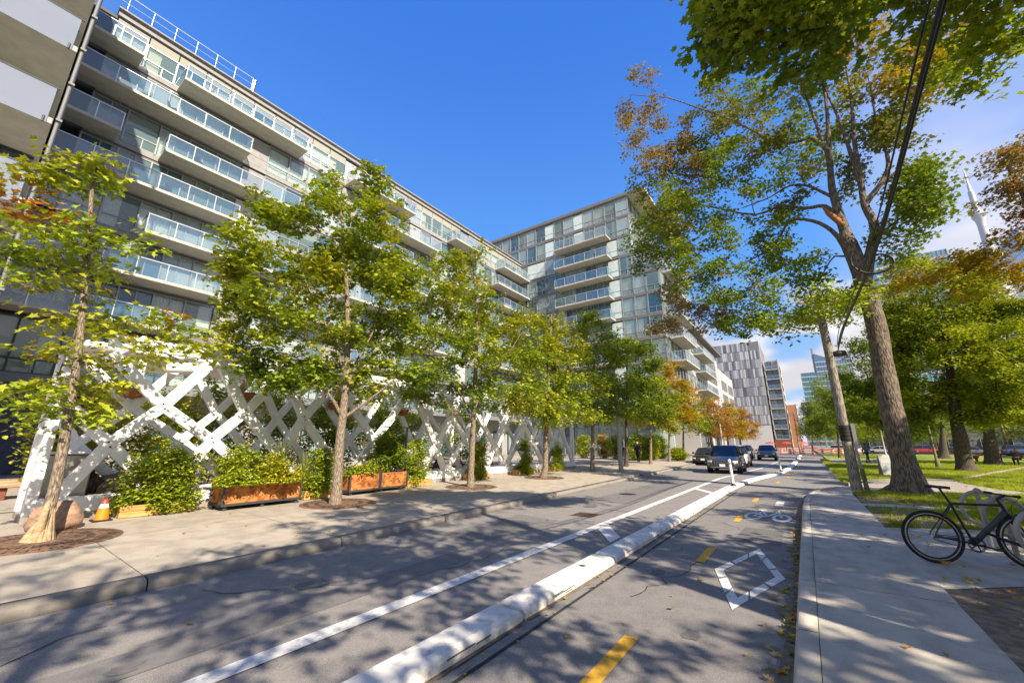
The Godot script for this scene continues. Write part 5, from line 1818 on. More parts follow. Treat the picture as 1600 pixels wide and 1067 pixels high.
# ------------------------------------------------------------------ things along the street
func street_things():
	# precast lane separators
	var line := [Vector2(-2.72, 3.5), Vector2(-2.72, -14.5), Vector2(-2.68, -19.5), Vector2(-2.42, -23.0), Vector2(-1.95, -26.5), Vector2(-1.45, -31.0), Vector2(-1.2, -37.0), Vector2(-1.0, -60.0), Vector2(-0.95, -84.0)]
	var at := func(s: float) -> Vector2:
		for i in line.size() - 1:
			var l: float = line[i].distance_to(line[i + 1])
			if s <= l:
				return line[i].lerp(line[i + 1], s / l)
			s -= l
		return line[-1]
	var s := 0.0
	var i := 0
	while s < 84.0:
		var ln := 2.42 if s < 34.0 else 4.9
		var a: Vector2 = at.call(s + 0.03)
		var c: Vector2 = at.call(s + ln - 0.03)
		var d := c - a
		var ord := ["first", "second", "third", "fourth", "fifth", "sixth", "seventh", "eighth", "ninth", "tenth", "eleventh", "twelfth", "thirteenth", "fourteenth", "fifteenth", "sixteenth", "seventeenth", "eighteenth", "nineteenth", "twentieth", "twenty-first", "twenty-second", "twenty-third", "twenty-fourth", "twenty-fifth", "twenty-sixth", "twenty-seventh"]
		var where: String = ord[mini(i, 26)] + " from the near end"
		var t := thing("lane_separator", "low white concrete lane separator, " + where, "lane separator", Vector3((a.x + c.x) / 2, 0.0, (a.y + c.y) / 2), atan2(d.x, d.y), "white concrete lane separators")
		var st := mb()
		var L := d.length()
		var pro := [Vector2(-0.19, 0.0), Vector2(-0.185, 0.06), Vector2(-0.165, 0.09), Vector2(-0.13, 0.105), Vector2(0.13, 0.105), Vector2(0.165, 0.09), Vector2(0.185, 0.06), Vector2(0.19, 0.0)]
		var rings := []
		for e in [[-L / 2, 0.0], [-L / 2, 0.8], [-L / 2 + 0.06, 1.0], [L / 2 - 0.06, 1.0], [L / 2, 0.8], [L / 2, 0.0]]:
			var ring := []
			for q in pro:
				ring.append(Vector3(q.x * (0.96 if e[1] < 1.0 else 1.0), q.y * maxf(e[1], 0.01) + 0.003, e[0]))
			rings.append(ring)
		st.set_smooth_group(-1)
		for k in rings.size() - 1:
			for q in pro.size() - 1:
				quad(st, rings[k][q], rings[k + 1][q], rings[k + 1][q + 1], rings[k][q + 1])
		obj("concrete_block", done(st), M.barrier, t)
		if s < 34.0:
			var sc := mb()
			sc.set_smooth_group(-1)
			var rs := RandomNumberGenerator.new()
			rs.seed = i + 70
			for k in 5:
				var z0 := rs.randf_range(-L * 0.45, L * 0.3)
				var z1 := z0 + rs.randf_range(0.12, 0.5)
				var y0 := rs.randf_range(0.02, 0.06)
				for sd in [-1.0, 1.0]:
					if rs.randf() < 0.6:
						quad(sc, Vector3(sd * 0.1885, y0, z0), Vector3(sd * 0.1885, y0 + 0.004, z1), Vector3(sd * 0.1875, y0 + 0.018, z1), Vector3(sd * 0.1875, y0 + 0.013, z0))
			obj("tyre_scuffs", done(sc), M.asphalt_new, t)
			obj("dirt_edge", flat([[-0.225, -L / 2], [0.235, -L / 2], [0.215, -L * 0.2], [0.245, L * 0.1], [0.22, L / 2], [-0.215, L / 2], [-0.235, 0.0]], 0.0145), M.dirt, t)
		if i % 2 == 1 and s < 40.0:
			var pl := mb()
			lathe(pl, [Vector2(0, 0.11), Vector2(0.045, 0.109), Vector2(0.05, 0.106)], 10, Transform3D(Basis.IDENTITY, Vector3(0, 0, L * 0.2)))
			obj("anchor_cap", done(pl), M.frame_dark, t)
		s += ln
		i += 1
	# flexible white posts
	for k in 3:
		var p: Vector3 = [Vector3(-2.6, 0.105, -18.9), Vector3(-1.47, 0.105, -30.6), Vector3(-1.03, 0.105, -56.0)][k]
		var t := thing("delineator_post", ["white flexible lane post nearest on the separator, before the grey SUV", "white flexible lane post second along, beside the blue car", "farthest white lane post near the orange works"][k], "bollard", p, 0.0, "white flexible posts on the separator")
		var st := mb()
		tube(st, [Vector3(0, 0.06, 0), Vector3(0, 0.3, 0), Vector3(-0.03, 1.0, 0), Vector3(-0.035, 1.03, 0)], [0.052, 0.052, 0.05, 0.03], 12)
		obj("tube", done(st), M.reflective, t)
		var bs := mb()
		lathe(bs, [Vector2(0.11, 0.0), Vector2(0.11, 0.03), Vector2(0.065, 0.05), Vector2(0.06, 0.1)], 14)
		obj("base", done(bs), M.black, t)
		var bd := mb()
		tube(bd, [Vector3(-0.022, 0.82, 0), Vector3(-0.026, 0.9, 0)], [0.0525, 0.0525], 12, false)
		obj("band", done(bd), M.galvanised, t)
	# utility pole with box, conduit and board
	var up := thing("utility_pole", "cut-off grey wooden utility pole with a dark notice and cable box", "utility pole", Vector3(1.27, 0.12, -19.58))
	var st := mb()
	tube(st, [Vector3(0, -0.1, 0), Vector3(0, 2, 0), Vector3(0.0, 5, 0.0), Vector3(-0.02, 7.5, 0)], [0.17, 0.16, 0.145, 0.13], 18, true, 0.02)
	obj("shaft", done(st), M.pole_wood, up)
	var nt := mb()
	tube(nt, [Vector3(0, 1.72, 0), Vector3(0, 2.28, 0)], [0.185, 0.18], 20)
	obj("notice", done(nt), mat("notice", lin(0.009, 0.008, 0.008), 0.6), up)
	var tape := mb()
	for y in [1.8, 1.95, 2.06, 2.2]:
		tube(tape, [Vector3(0, y, 0), Vector3(0, y + 0.03, 0)], [0.19, 0.19], 16, false)
	obj("strap", done(tape), mat("notice_strip", lin(0.05, 0.04, 0.03), 0.7), up)
	var cd := mb()
	tube(cd, [Vector3(0.24, 0.55, 0.12), Vector3(0.21, 1.3, 0.11), Vector3(0.2, 2.3, 0.1)], [0.045, 0.045, 0.045], 8)
	box(cd, Vector3(0.24, 1.9, 0.1), Vector3(0.11, 0.9, 0.1))
	obj("conduit", done(cd), M.galvanised, up)
	var gd := mb()
	tube(gd, [Vector3(0.27, 0.0, 0.14), Vector3(0.26, 0.3, 0.13), Vector3(0.24, 0.75, 0.12)], [0.08, 0.075, 0.07], 8)
	obj("conduit_guard", done(gd), mat("old_green", lin(0.12, 0.12, 0.05), 0.8), up)
	var bx := mb()
	lathe(bx, [Vector2(0, -0.14), Vector2(0.1, -0.12), Vector2(0.13, 0.0), Vector2(0.1, 0.12), Vector2(0, 0.14)], 12, Transform3D(Basis(Vector3(0, 0, 1), PI / 2).scaled(Vector3(1.7, 1, 1)), Vector3(0.3, 5.0, 0.0)))
	obj("cable_box", done(bx), mat("box_brown", lin(0.06, 0.045, 0.04), 0.6), up)
	var cb := thing("cable_bundle", "bundle of black overhead cables rising from the utility pole over the lane", "cables", Vector3(1.3, 5.2, -19.5))
	var o := Vector3(1.3, 5.2, -19.5)
	for k in 4:
		var dx: float = [0.0, 0.05, -0.04, 0.14][k]
		var dy: float = [0.0, 0.04, 0.07, 0.2][k]
		var pts := densify([o + Vector3(0.25, 0, 0), Vector3(1.36 + dx, 4.98 + dy, -15.0), Vector3(1.42 + dx, 4.86 + dy * 1.2, -9.0), Vector3(1.42 + dx, 5.14 + dy * 1.4, -4.5), Vector3(1.42 + dx, 5.6 + dy, 0.5), Vector3(1.4 + dx, 6.6 + dy, 7.0)], 5)
		var lp := []
		var rr := []
		for p in pts:
			lp.append(p - o)
			rr.append([0.019, 0.014, 0.011, 0.009][k])
		var cs := mb()
		tube(cs, lp, rr, 6)
		obj("cable", done(cs), M.black, cb)
	var lo := mb()
	var loop := []
	for k in 13:
		var a := PI * 1.7 * k / 12.0
		loop.append(Vector3(0.12 + 0.28 * sin(a), -0.27 + 0.02 * k - 0.24 * (1 - cos(a)), 10.6))
	var lr := []
	for k in 13:
		lr.append(0.018)
	tube(lo, loop, lr, 6)
	obj("spare_loop", done(lo), M.black, cb)
	# cone, boulders, bench
	var cn := thing("traffic_cone", "orange traffic cone beside the ivy planter", "traffic cone", Vector3(-11.84, side_y(-11.84), -2.22))
	cn.scale = Vector3.ONE * 0.92
	var c1 := mb()
	lathe(c1, [Vector2(0.125, 0.03), Vector2(0.085, 0.27)], 20)
	obj("cone_body", done(c1), M.cone_orange, cn)
	var c2 := mb()
	lathe(c2, [Vector2(0.0855, 0.27), Vector2(0.062, 0.35)], 20)
	obj("collar", done(c2), M.reflective, cn)
	var c3 := mb()
	lathe(c3, [Vector2(0.062, 0.35), Vector2(0.03, 0.47), Vector2(0.022, 0.475), Vector2(0.02, 0.44)], 20)
	obj("tip", done(c3), M.cone_red, cn)
	obj("foot", bbox(Vector3(0.33, 0.03, 0.33), 0.01), M.rubber, cn, Vector3(0, 0.016, 0))
	tag(obj("boulder", rock_mesh(Vector3(0.34, 0.31, 0.36), 3, 0.09), M.rock, null, Vector3(-11.4, 0.37, -1.52)), "rounded pink granite boulder behind the scarred street tree", "boulder")
	tag(obj("boulder", rock_mesh(Vector3(0.3, 0.36, 0.34), 12, 0.15), M.rock_grey, null, Vector3(-13.35, 0.68, -2.62)), "craggy brown rock inside the lattice's first opening", "boulder")
	var lg := mb()
	tube(lg, [Vector3(-13.5, 0.4, -1.75), Vector3(-13.45, 0.95, -2.35)], [0.28, 0.24], 12, true, 0.06)
	tag(obj("driftwood_log", done(lg), M.bark_dark), "dark weathered log beside the craggy rock in the lattice", "log")
	var bn := thing("stone_bench", "long tan bench before the blue brick pier at the left edge", "bench", Vector3(-18.4, 0.235, -0.1))
	obj("seat", bbox(Vector3(0.95, 0.2, 3.0), 0.02), M.bench_wood, bn, Vector3(0, 0.42, 0))
	for z in [-1.1, 0.0, 1.1]:
		obj("support", bbox(Vector3(0.7, 0.32, 0.3), 0.02), M.wood_red, bn, Vector3(0, 0.16, z))
	# pale pole at the kerb and the street lamp further on
	var pp := thing("metal_pole", "pale metal sign pole at the kerb before the dark green street tree", "pole", Vector3(-8.98, 0.17, -23.5))
	var ps := mb()
	tube(ps, [Vector3(0, 0, 0), Vector3(0, 2.0, 0), Vector3(0, 4.6, 0)], [0.14, 0.115, 0.1], 14)
	obj("shaft", done(ps), M.galvanised, pp)
	var lm := thing("street_lamp", "white street lamp with a long arm behind the parked cars", "street lamp", Vector3(-8.9, 0.14, -60.0))
	var ls := mb()
	tube(ls, [Vector3(0, 0, 0), Vector3(0, 6.0, 0)], [0.12, 0.07], 10)
	obj("shaft", done(ls), M.panel_white, lm)
	var la := mb()
	tube(la, [Vector3(0, 5.9, 0), Vector3(0.6, 6.5, 0), Vector3(1.9, 6.8, 0)], [0.05, 0.045, 0.04], 8)
	obj("arm", done(la), M.galvanised, lm)
	obj("lamp_head", bbox(Vector3(0.6, 0.1, 0.22), 0.03), M.frame, lm, Vector3(2.1, 6.78, 0))
	var hedge := ["clipped dark green hedge along the far forecourt", "small bright green bush beside the black parked car"]
	plant("hedge", hedge[0], "hedge", Vector3(-13.6, 0.2, -44), [[0, 1.1, 3.0, 0.7, 1.3, 3.4], [0, 1.2, -3.0, 0.7, 1.4, 3.6]], "far", [3, 0, 3], 900)
	plant("round_bush", hedge[1], "bush", Vector3(-10.2, 0.2, -42), [[0, 0.55, 0, 0.8, 0.6, 1.0]], "far", [0, 1, 0], 260)
	# plants and tables before the cross block
	var bx2 := ["tall potted shrub before the glazed ground floor, near the pavilion", "potted shrub with orange leaves before the glazed ground floor", "leafy planting at the foot of the glazed block", "bushy planting before the entrance of the glazed block", "green shrub at the corner of the glazed block"]
	for k in 5:
		plant("forecourt_shrub", bx2[k], "shrub", Vector3(-20.5 + k * 1.9, 0.24, -42.5 - (k % 2) * 1.2), [[0, 1.2, 0, 0.8, 1.3, 0.8]], "far", [[0, 1], [5, 2], [0, 3], [3, 0], [0, 0]][k], 220, 1.0, "shrubs in the far forecourt")

func balcony_furniture():
	var spots := [
		[Vector3(-31.7, 26.2, -6.2), "dark chair on the top balcony row, near end of the long balcony"], [Vector3(-31.7, 23.3, -3.2), "dark chair on the second balcony row, left of its middle"], [Vector3(-31.7, 23.3, -4.6), "dark chair on the second balcony row, right of its neighbour"],
		[Vector3(-31.7, 20.4, -6.5), "dark chair on the third balcony row from the top"], [Vector3(-31.7, 17.5, -5.2), "dark chair on the fourth balcony row, near its middle"], [Vector3(-31.7, 14.6, -9.4), "dark chair on the fifth balcony row from the top"],
		[Vector3(-23.6, 29.15, -47.2), "dark chair on the highest balcony of the glazed cross block"], [Vector3(-19.6, 26.2, -47.2), "dark chair on the second balcony of the glazed cross block"], [Vector3(-22.6, 23.25, -47.2), "dark chair on the third balcony of the glazed cross block"], [Vector3(-31.7, 26.2, -44.5), "dark chair on the far end balcony of the long block"]]
	for k in spots.size():
		var t := thing("balcony_chair", spots[k][1], "chair", spots[k][0], k * 1.3, "chairs on the balconies")
		obj("seat", shared_mesh("bseat", plank_st(Vector3(0.5, 0.05, 0.5))), M.frame_dark, t, Vector3(0, 0.43, 0))
		obj("backrest", shared_mesh("bback", plank_st(Vector3(0.5, 0.5, 0.04))), M.frame_dark, t, Vector3(0, 0.7, -0.24), Basis(Vector3.RIGHT, -0.2))
		for sx in [-1, 1]:
			for sz in [-1, 1]:
				obj("leg", shared_mesh("bleg", plank_st(Vector3(0.04, 0.42, 0.04))), M.frame_dark, t, Vector3(sx * 0.22, 0.21, sz * 0.22))
	var pots := [[Vector3(-31.6, 8.66, -3.0), "rust-coloured potted grasses on the lowest balcony row at the left"], [Vector3(-31.6, 8.66, -0.6), "potted plants at the left end of the lowest balcony row"], [Vector3(-25.0, 20.3, -46.9), "green potted shrub on a middle balcony of the cross block"], [Vector3(-31.6, 14.5, -11.5), "green potted plant on the fifth balcony row"]]
	for k in 4:
		plant("potted_plant", pots[k][1], "plant", pots[k][0], [[0, 0.6, 0, 0.3, 0.4, 0.6]], "shrub_big", [[4, 5], [4, 0], [0, 3], [3, 0]][k], 130)

# ------------------------------------------------------------------ bicycle and ring racks
func ring_mesh(R: float, r: float, n := 40, sides := 8) -> ArrayMesh:
	var st := mb()
	ring_add(st, Vector3.ZERO, R, r, n, sides)
	return done(st)

func ring_add(st: SurfaceTool, c: Vector3, R: float, r: float, n := 40, sides := 8):
	st.set_smooth_group(0)
	var rings := []
	for i in n + 1:
		var a := TAU * i / n
		var ring := []
		for k in sides:
			var b := TAU * k / sides
			ring.append(c + Vector3(cos(a) * (R + cos(b) * r), sin(a) * (R + cos(b) * r), sin(b) * r))
		rings.append(ring)
	skin(st, rings, false)

func bicycle_and_rings():
	var t := thing("bicycle", "black single-speed bicycle locked to a ring rack beside the pavement", "bicycle", Vector3(1.24, 0.14, -8.25), deg_to_rad(16.0))
	var R := 0.338
	var hub_r := Vector3(0, R, 0)
	var hub_f := Vector3(1.0, R, 0)
	var bb := Vector3(0.425, R - 0.065, 0)
	var seat := Vector3(0.275, R + 0.455, 0)
	var head_t := Vector3(0.80, R + 0.465, 0)
	var head_b := Vector3(0.845, R + 0.33, 0)
	var paint := mat("bike_paint", lin(0.018, 0.018, 0.021), 0.38)
	mat("rim_grey", lin(0.42, 0.42, 0.43), 0.35, 0.6)
	for w in [hub_r, hub_f]:
		var wheel := obj("wheel", ring_mesh(R - 0.018, 0.018, 56, 10), M.rubber, t, w)
		var rim := mb()
		ring_add(rim, Vector3.ZERO, R - 0.046, 0.011, 56, 8)
		obj("rim", done(rim), M.rim_grey, wheel)
		var rim2 := mb()
		ring_add(rim2, Vector3.ZERO, R - 0.062, 0.013, 56, 8)
		obj("rim_inner", done(rim2), M.black, wheel)
		var sp := mb()
		for i in 28:
			var a := TAU * i / 28.0
			var b := a + (0.35 if i % 2 else -0.35)
			var sz := 0.03 if i % 4 < 2 else -0.03
			bar(sp, Vector3(cos(b) * 0.02, sin(b) * 0.02, sz), Vector3(cos(a) * (R - 0.06), sin(a) * (R - 0.06), 0), 0.0012, 3)
		obj("spokes", done(sp), M.chrome, wheel)
		var hb := mb()
		tube(hb, [Vector3(0, 0, -0.05), Vector3(0, 0, -0.03), Vector3(0, 0, 0.03), Vector3(0, 0, 0.05)], [0.012, 0.022, 0.022, 0.012], 12)
		obj("hub", done(hb), M.chrome, wheel)
	var fr := mb()
	bar(fr, seat + Vector3(0, -0.02, 0), head_t + Vector3(0, -0.03, 0), 0.0165, 12)
	bar(fr, seat + Vector3(-0.005, 0.02, 0), bb, 0.0165, 12)
	bar(fr, head_t, head_b, 0.02, 12)
	tube(fr, [bb + Vector3(-0.02, 0, 0), bb + Vector3(0.02, 0, 0)], [0.026, 0.026], 12)
	for s in [-1, 1]:
		tube(fr, [seat + Vector3(0, -0.04, s * 0.012), hub_r + Vector3(0.02, 0.05, s * 0.06), hub_r + Vector3(0, 0, s * 0.06)], [0.009, 0.008, 0.008], 8)
		tube(fr, [bb + Vector3(0, 0, s * 0.02), hub_r + Vector3(0.08, 0, s * 0.055), hub_r + Vector3(0, 0, s * 0.06)], [0.01, 0.009, 0.009], 8)
	obj("frame", done(fr), paint, t)
	var dt := mb()
	bar(dt, bb + Vector3(0.02, 0.03, 0), head_b + Vector3(-0.015, 0.02, 0), 0.034, 14)
	obj("down_tube", done(dt), mat("frame_wrap", lin(0.03, 0.035, 0.045), 0.5), t)
	var fk := mb()
	for s in [-1, 1]:
		tube(fk, [head_b + Vector3(0.005, -0.01, s * 0.03), head_b + Vector3(0.05, -0.12, s * 0.05), hub_f + Vector3(0, 0, s * 0.055)], [0.014, 0.013, 0.009], 8)
	bar(fk, head_b + Vector3(0.005, -0.01, -0.035), head_b + Vector3(0.005, -0.01, 0.035), 0.016, 8)
	obj("fork", done(fk), paint, t)
	var sd := mb()
	sd.set_smooth_group(0)
	var rings := []
	for q in [[-0.15, 0.012, 0.0], [-0.13, 0.07, 0.012], [-0.06, 0.075, 0.012], [0.0, 0.04, 0.004], [0.08, 0.022, 0.0], [0.13, 0.014, -0.008]]:
		var ring := []
		for k in 10:
			var a := TAU * k / 10.0
			ring.append(seat + Vector3(-0.085 + q[0], 0.19 + q[2] + sin(a) * 0.02, cos(a) * q[1]))
		rings.append(ring)
	skin(sd, rings, true)
	obj("saddle", done(sd), M.black, t)
	var spost := mb()
	bar(spost, seat, seat + Vector3(-0.07, 0.175, 0), 0.0135, 10)
	obj("seat_post", done(spost), M.black, t)
	var hbm := mb()
	bar(hbm, head_t, head_t + Vector3(-0.02, 0.05, 0), 0.017, 10)
	tube(hbm, [head_t + Vector3(-0.02, 0.05, 0), head_t + Vector3(0.07, 0.1, 0)], [0.016, 0.016], 10)
	tube(hbm, [head_t + Vector3(0.04, 0.11, -0.29), head_t + Vector3(0.07, 0.1, -0.12), head_t + Vector3(0.07, 0.1, 0.12), head_t + Vector3(0.04, 0.11, 0.29)], [0.013, 0.012, 0.012, 0.013], 8)
	obj("handlebar", done(hbm), paint, t)
	for s in [-1, 1]:
		var g := mb()
		bar(g, head_t + Vector3(0.053, 0.106, s * 0.19), head_t + Vector3(0.04, 0.11, s * 0.3), 0.018, 8)
		obj("grip", done(g), M.rubber, t)
	var bc := mb()
	tube(bc, densify([head_t + Vector3(0.045, 0.11, 0.16), head_t + Vector3(0.14, 0.07, 0.1), head_t + Vector3(0.09, -0.03, 0.03), head_b + Vector3(0.05, 0.0, 0.0)]), [0.0035, 0.0035, 0.0035, 0.0035, 0.0035, 0.0035, 0.0035, 0.0035, 0.0035, 0.0035], 5)
	bevel_box(bc, head_b + Vector3(0.045, -0.03, 0), Vector3(0.03, 0.05, 0.08), 0.008)
	obj("brake", done(bc), M.frame_dark, t)
	var cr := mb()
	ring_add(cr, bb + Vector3(0, 0, 0.05), 0.088, 0.006, 36, 6)
	ring_add(cr, bb + Vector3(0, 0, 0.05), 0.074, 0.005, 36, 6)
	for k in 5:
		var a := TAU * k / 5.0
		bar(cr, bb + Vector3(0, 0, 0.05), bb + Vector3(cos(a) * 0.08, sin(a) * 0.08, 0.05), 0.008, 5)
	obj("chainring", done(cr), M.black, t)
	for s in [-1, 1]:
		var ar := mb()
		var e := bb + Vector3(s * 0.165, -0.035 * s, s * 0.07)
		tube(ar, [bb + Vector3(0, 0, s * 0.06), e], [0.014, 0.01], 8)
		obj("crank", done(ar), M.black, t)
		var pd := mb()
		bevel_box(pd, e + Vector3(0.01, 0, s * 0.05), Vector3(0.1, 0.022, 0.085), 0.006)
		obj("pedal", done(pd), M.black, t)
	var cn := mb()
	tube(cn, [hub_r + Vector3(0, 0.03, 0.05), bb + Vector3(0, 0.088, 0.05)], [0.005, 0.005], 4)
	tube(cn, [hub_r + Vector3(0, -0.03, 0.05), bb + Vector3(0, -0.088, 0.05)], [0.005, 0.005], 4)
	obj("chain", done(cn), M.frame_dark, t)
	var cog := mb()
	ring_add(cog, hub_r + Vector3(0, 0, 0.05), 0.03, 0.005, 24, 6)
	obj("cog", done(cog), M.chrome, t)
	var lk := thing("bicycle_lock", "black cable lock looped around the bicycle frame and front wheel", "bicycle lock", Vector3(1.9, 0.14, -8.43), deg_to_rad(16.0))
	var lm := mb()
	tube(lm, [Vector3(-0.12, 0.42, 0.05), Vector3(0.0, 0.36, 0.06), Vector3(0.16, 0.3, 0.05), Vector3(0.3, 0.24, 0.03), Vector3(0.4, 0.25, -0.12), Vector3(0.2, 0.3, -0.2), Vector3(-0.1, 0.42, -0.06), Vector3(-0.12, 0.42, 0.05)], [0.017, 0.017, 0.017, 0.026, 0.017, 0.017, 0.017, 0.017], 8)
	obj("cable", done(lm), M.rubber, lk)
	var spots := [Vector3(2.1, 0.135, -9.75), Vector3(2.12, 0.135, -8.85), Vector3(2.02, 0.135, -7.35)]
	var names := ["grey post-and-ring bicycle rack farthest along the pad", "grey post-and-ring bicycle rack behind the bicycle's frame", "grey post-and-ring bicycle rack in front of the bicycle's front wheel, at the right edge"]
	for k in 3:
		var rk := thing("ring_rack", names[k], "bicycle rack", spots[k], deg_to_rad(20.0), "post-and-ring bicycle racks")
		var ps := mb()
		bar(ps, Vector3.ZERO, Vector3(0, 0.86, 0), 0.03, 12)
		lathe(ps, [Vector2(0.075, 0.0), Vector2(0.07, 0.02), Vector2(0.035, 0.04)], 14)
		obj("post", done(ps), M.galvanised, rk)
		var rg := mb()
		ring_add(rg, Vector3(0, 0.6, 0), 0.245, 0.027, 44, 10)
		obj("ring", done(rg), M.galvanised, rk)
		var pl := mb()
		lathe(pl, [Vector2(0.0, 0.036), Vector2(0.045, 0.034), Vector2(0.05, 0.0)], 12, Transform3D(Basis(Vector3.RIGHT, PI / 2), Vector3(0, 0.855, 0)))
		lathe(pl, [Vector2(0.0, 0.036), Vector2(0.045, 0.034), Vector2(0.05, 0.0)], 12, Transform3D(Basis(Vector3.RIGHT, PI / 2), Vector3(0, 0.345, 0)))
		obj("boss", done(pl), M.galvanised, rk)

# ------------------------------------------------------------------ cars
func paint_mat(key: String, c: Color) -> StandardMaterial3D:
	if M.has(key):
		return M[key]
	var m := mat(key, c, 0.35, 0.25)
	m.clearcoat_enabled = true
	m.clearcoat = 1.0
	m.clearcoat_roughness = 0.04
	return m

func car(called: String, label: String, cat: String, at: Vector3, turn: float, paint: Material, tall: bool, group: String, fancy := false):
	var t := thing(called, label, cat, at, turn, group)
	var hr := 1.68 if tall else 1.46
	var belt := 1.06 if tall else 0.93
	var st := mb()
	st.set_smooth_group(0)
	var rings := []
	# z, bottom, top, half width
	for s in [[-2.34, 0.46, 0.82, 0.72], [-2.28, 0.36, belt - 0.06, 0.84], [-1.9, 0.28, belt, 0.91], [-1.0, 0.25, belt + 0.01, 0.94], [0.2, 0.25, belt, 0.945], [0.95, 0.25, belt - 0.03, 0.94], [1.6, 0.26, belt - 0.09, 0.92], [2.05, 0.28, belt - 0.17, 0.86], [2.28, 0.32, belt - 0.3, 0.77], [2.36, 0.4, belt - 0.42, 0.66]]:
		var z: float = s[0]
		var b: float = s[1]
		var tp: float = s[2]
		var w: float = s[3]
		rings.append([Vector3(-w * 0.86, b, z), Vector3(-w * 0.98, b + 0.1, z), Vector3(-w, lerpf(b, tp, 0.45), z), Vector3(-w * 0.985, lerpf(b, tp, 0.7), z), Vector3(-w * 0.94, tp - 0.05, z), Vector3(-w * 0.84, tp, z), Vector3(-w * 0.4, tp + 0.025, z), Vector3(w * 0.4, tp + 0.025, z), Vector3(w * 0.84, tp, z), Vector3(w * 0.94, tp - 0.05, z), Vector3(w * 0.985, lerpf(b, tp, 0.7), z), Vector3(w, lerpf(b, tp, 0.45), z), Vector3(w * 0.98, b + 0.1, z), Vector3(w * 0.86, b, z)])
	skin(st, rings, true)
	obj("body", done(st), paint, t)
	# glass house
	var gl := mb()
	gl.set_smooth_group(-1)
	var zr := -2.1 if tall else -1.75
	var lo := []
	var hi := []
	for q in [[-0.83, zr], [-0.86, -0.4], [-0.83, 0.95], [-0.6, 1.2], [0.6, 1.2], [0.83, 0.95], [0.86, -0.4], [0.83, zr]]:
		lo.append(Vector3(q[0], belt - 0.02, q[1]))
	for q in [[-0.62, zr + (0.22 if tall else 0.75)], [-0.66, -0.4], [-0.63, 0.18], [-0.5, 0.28], [0.5, 0.28], [0.63, 0.18], [0.66, -0.4], [0.62, zr + (0.22 if tall else 0.75)]]:
		hi.append(Vector3(q[0], hr - 0.06, q[1]))
	skin(gl, [lo, hi], false)
	obj("windows", done(gl), car_glass(), t)
	var rf := mb()
	rf.set_smooth_group(0)
	var r0 := []
	var r1 := []
	var r2 := []
	for p in hi:
		r0.append(Vector3(p.x * 1.03, hr - 0.075, p.z + 0.03 * signf(p.z + 0.5)))
		r1.append(Vector3(p.x * 0.99, hr - 0.03, p.z))
		r2.append(Vector3(p.x * 0.75, hr, lerpf(p.z, -0.6, 0.15)))
	skin(rf, [r0, r1, r2], true)
	obj("roof", done(rf), paint, t)
	var pl := mb()
	for s in [-1, 1]:
		for k in [[0, 0.032], [1, 0.03], [2, 0.034]]:
			var a: Vector3 = lo[k[0]]
			var b: Vector3 = hi[k[0]]
			bar(pl, Vector3(a.x * -s, a.y, a.z), Vector3(b.x * -s, b.y, b.z), k[1], 5)
		bar(pl, Vector3(lo[0].x * -s, belt - 0.01, zr), Vector3(lo[2].x * -s, belt - 0.01, 0.95), 0.02, 5)
	obj("pillars", done(pl), paint if not tall else M.black, t)
	var tr := mb()
	for s in [-1, 1]:
		box(tr, Vector3(s * 0.925, 0.34, 0), Vector3(0.06, 0.14, 2.2))
	box(tr, Vector3(0, 0.36, 2.27), Vector3(1.35, 0.14, 0.16))
	box(tr, Vector3(0, 0.36, -2.27), Vector3(1.4, 0.16, 0.14))
	obj("lower_trim", done(tr), M.black, t)
	var lw := mb()
	box(lw, Vector3(0, 0.47, 2.34), Vector3(1.2, 0.12, 0.06))
	obj("bumper_intake", done(lw), M.frame_dark, t)
	if fancy:
		var ch := mb()
		box(ch, Vector3(0, 0.385, 2.36), Vector3(1.3, 0.035, 0.06))
		obj("bumper_trim", done(ch), M.chrome, t)
	for sx in [-1, 1]:
		for z in [1.42, -1.42]:
			var wr := 0.365 if tall else 0.33
			var ty := mb()
			var xf := Transform3D(Basis(Vector3(0, 0, 1), -sx * PI / 2), Vector3(sx * 0.79, wr, z))
			lathe(ty, [Vector2(wr * 0.66, 0.15), Vector2(wr * 0.9, 0.16), Vector2(wr, 0.12), Vector2(wr, -0.06), Vector2(wr * 0.9, -0.09)], 28, xf)
			var w := obj("wheel", done(ty), M.rubber, t)
			var rm := mb()
			lathe(rm, [Vector2(0.0, 0.125), Vector2(wr * 0.16, 0.125), Vector2(wr * 0.2, 0.1)], 14, xf)
			for k in 5:
				var a := TAU * k / 5.0
				box(rm, xf * Vector3(cos(a) * wr * 0.4, 0.105, sin(a) * wr * 0.4), Vector3(0.05, wr * 0.56, 0.07), Basis(Vector3(1, 0, 0), PI / 2 - a * sx) if true else Basis.IDENTITY)
			lathe(rm, [Vector2(wr * 0.62, 0.13), Vector2(wr * 0.69, 0.15), Vector2(wr * 0.69, 0.1)], 28, xf)
			obj("rim", done(rm), M.chrome if fancy else M.rim_grey, w)
			var ac := mb()
			lathe(ac, [Vector2(0.0, 0.02), Vector2(wr * 1.16, 0.02), Vector2(wr * 1.16, -0.1)], 24, Transform3D(xf.basis, Vector3(sx * 0.92, wr + 0.03, z)))
			obj("wheel_arch", done(ac), M.black, t)
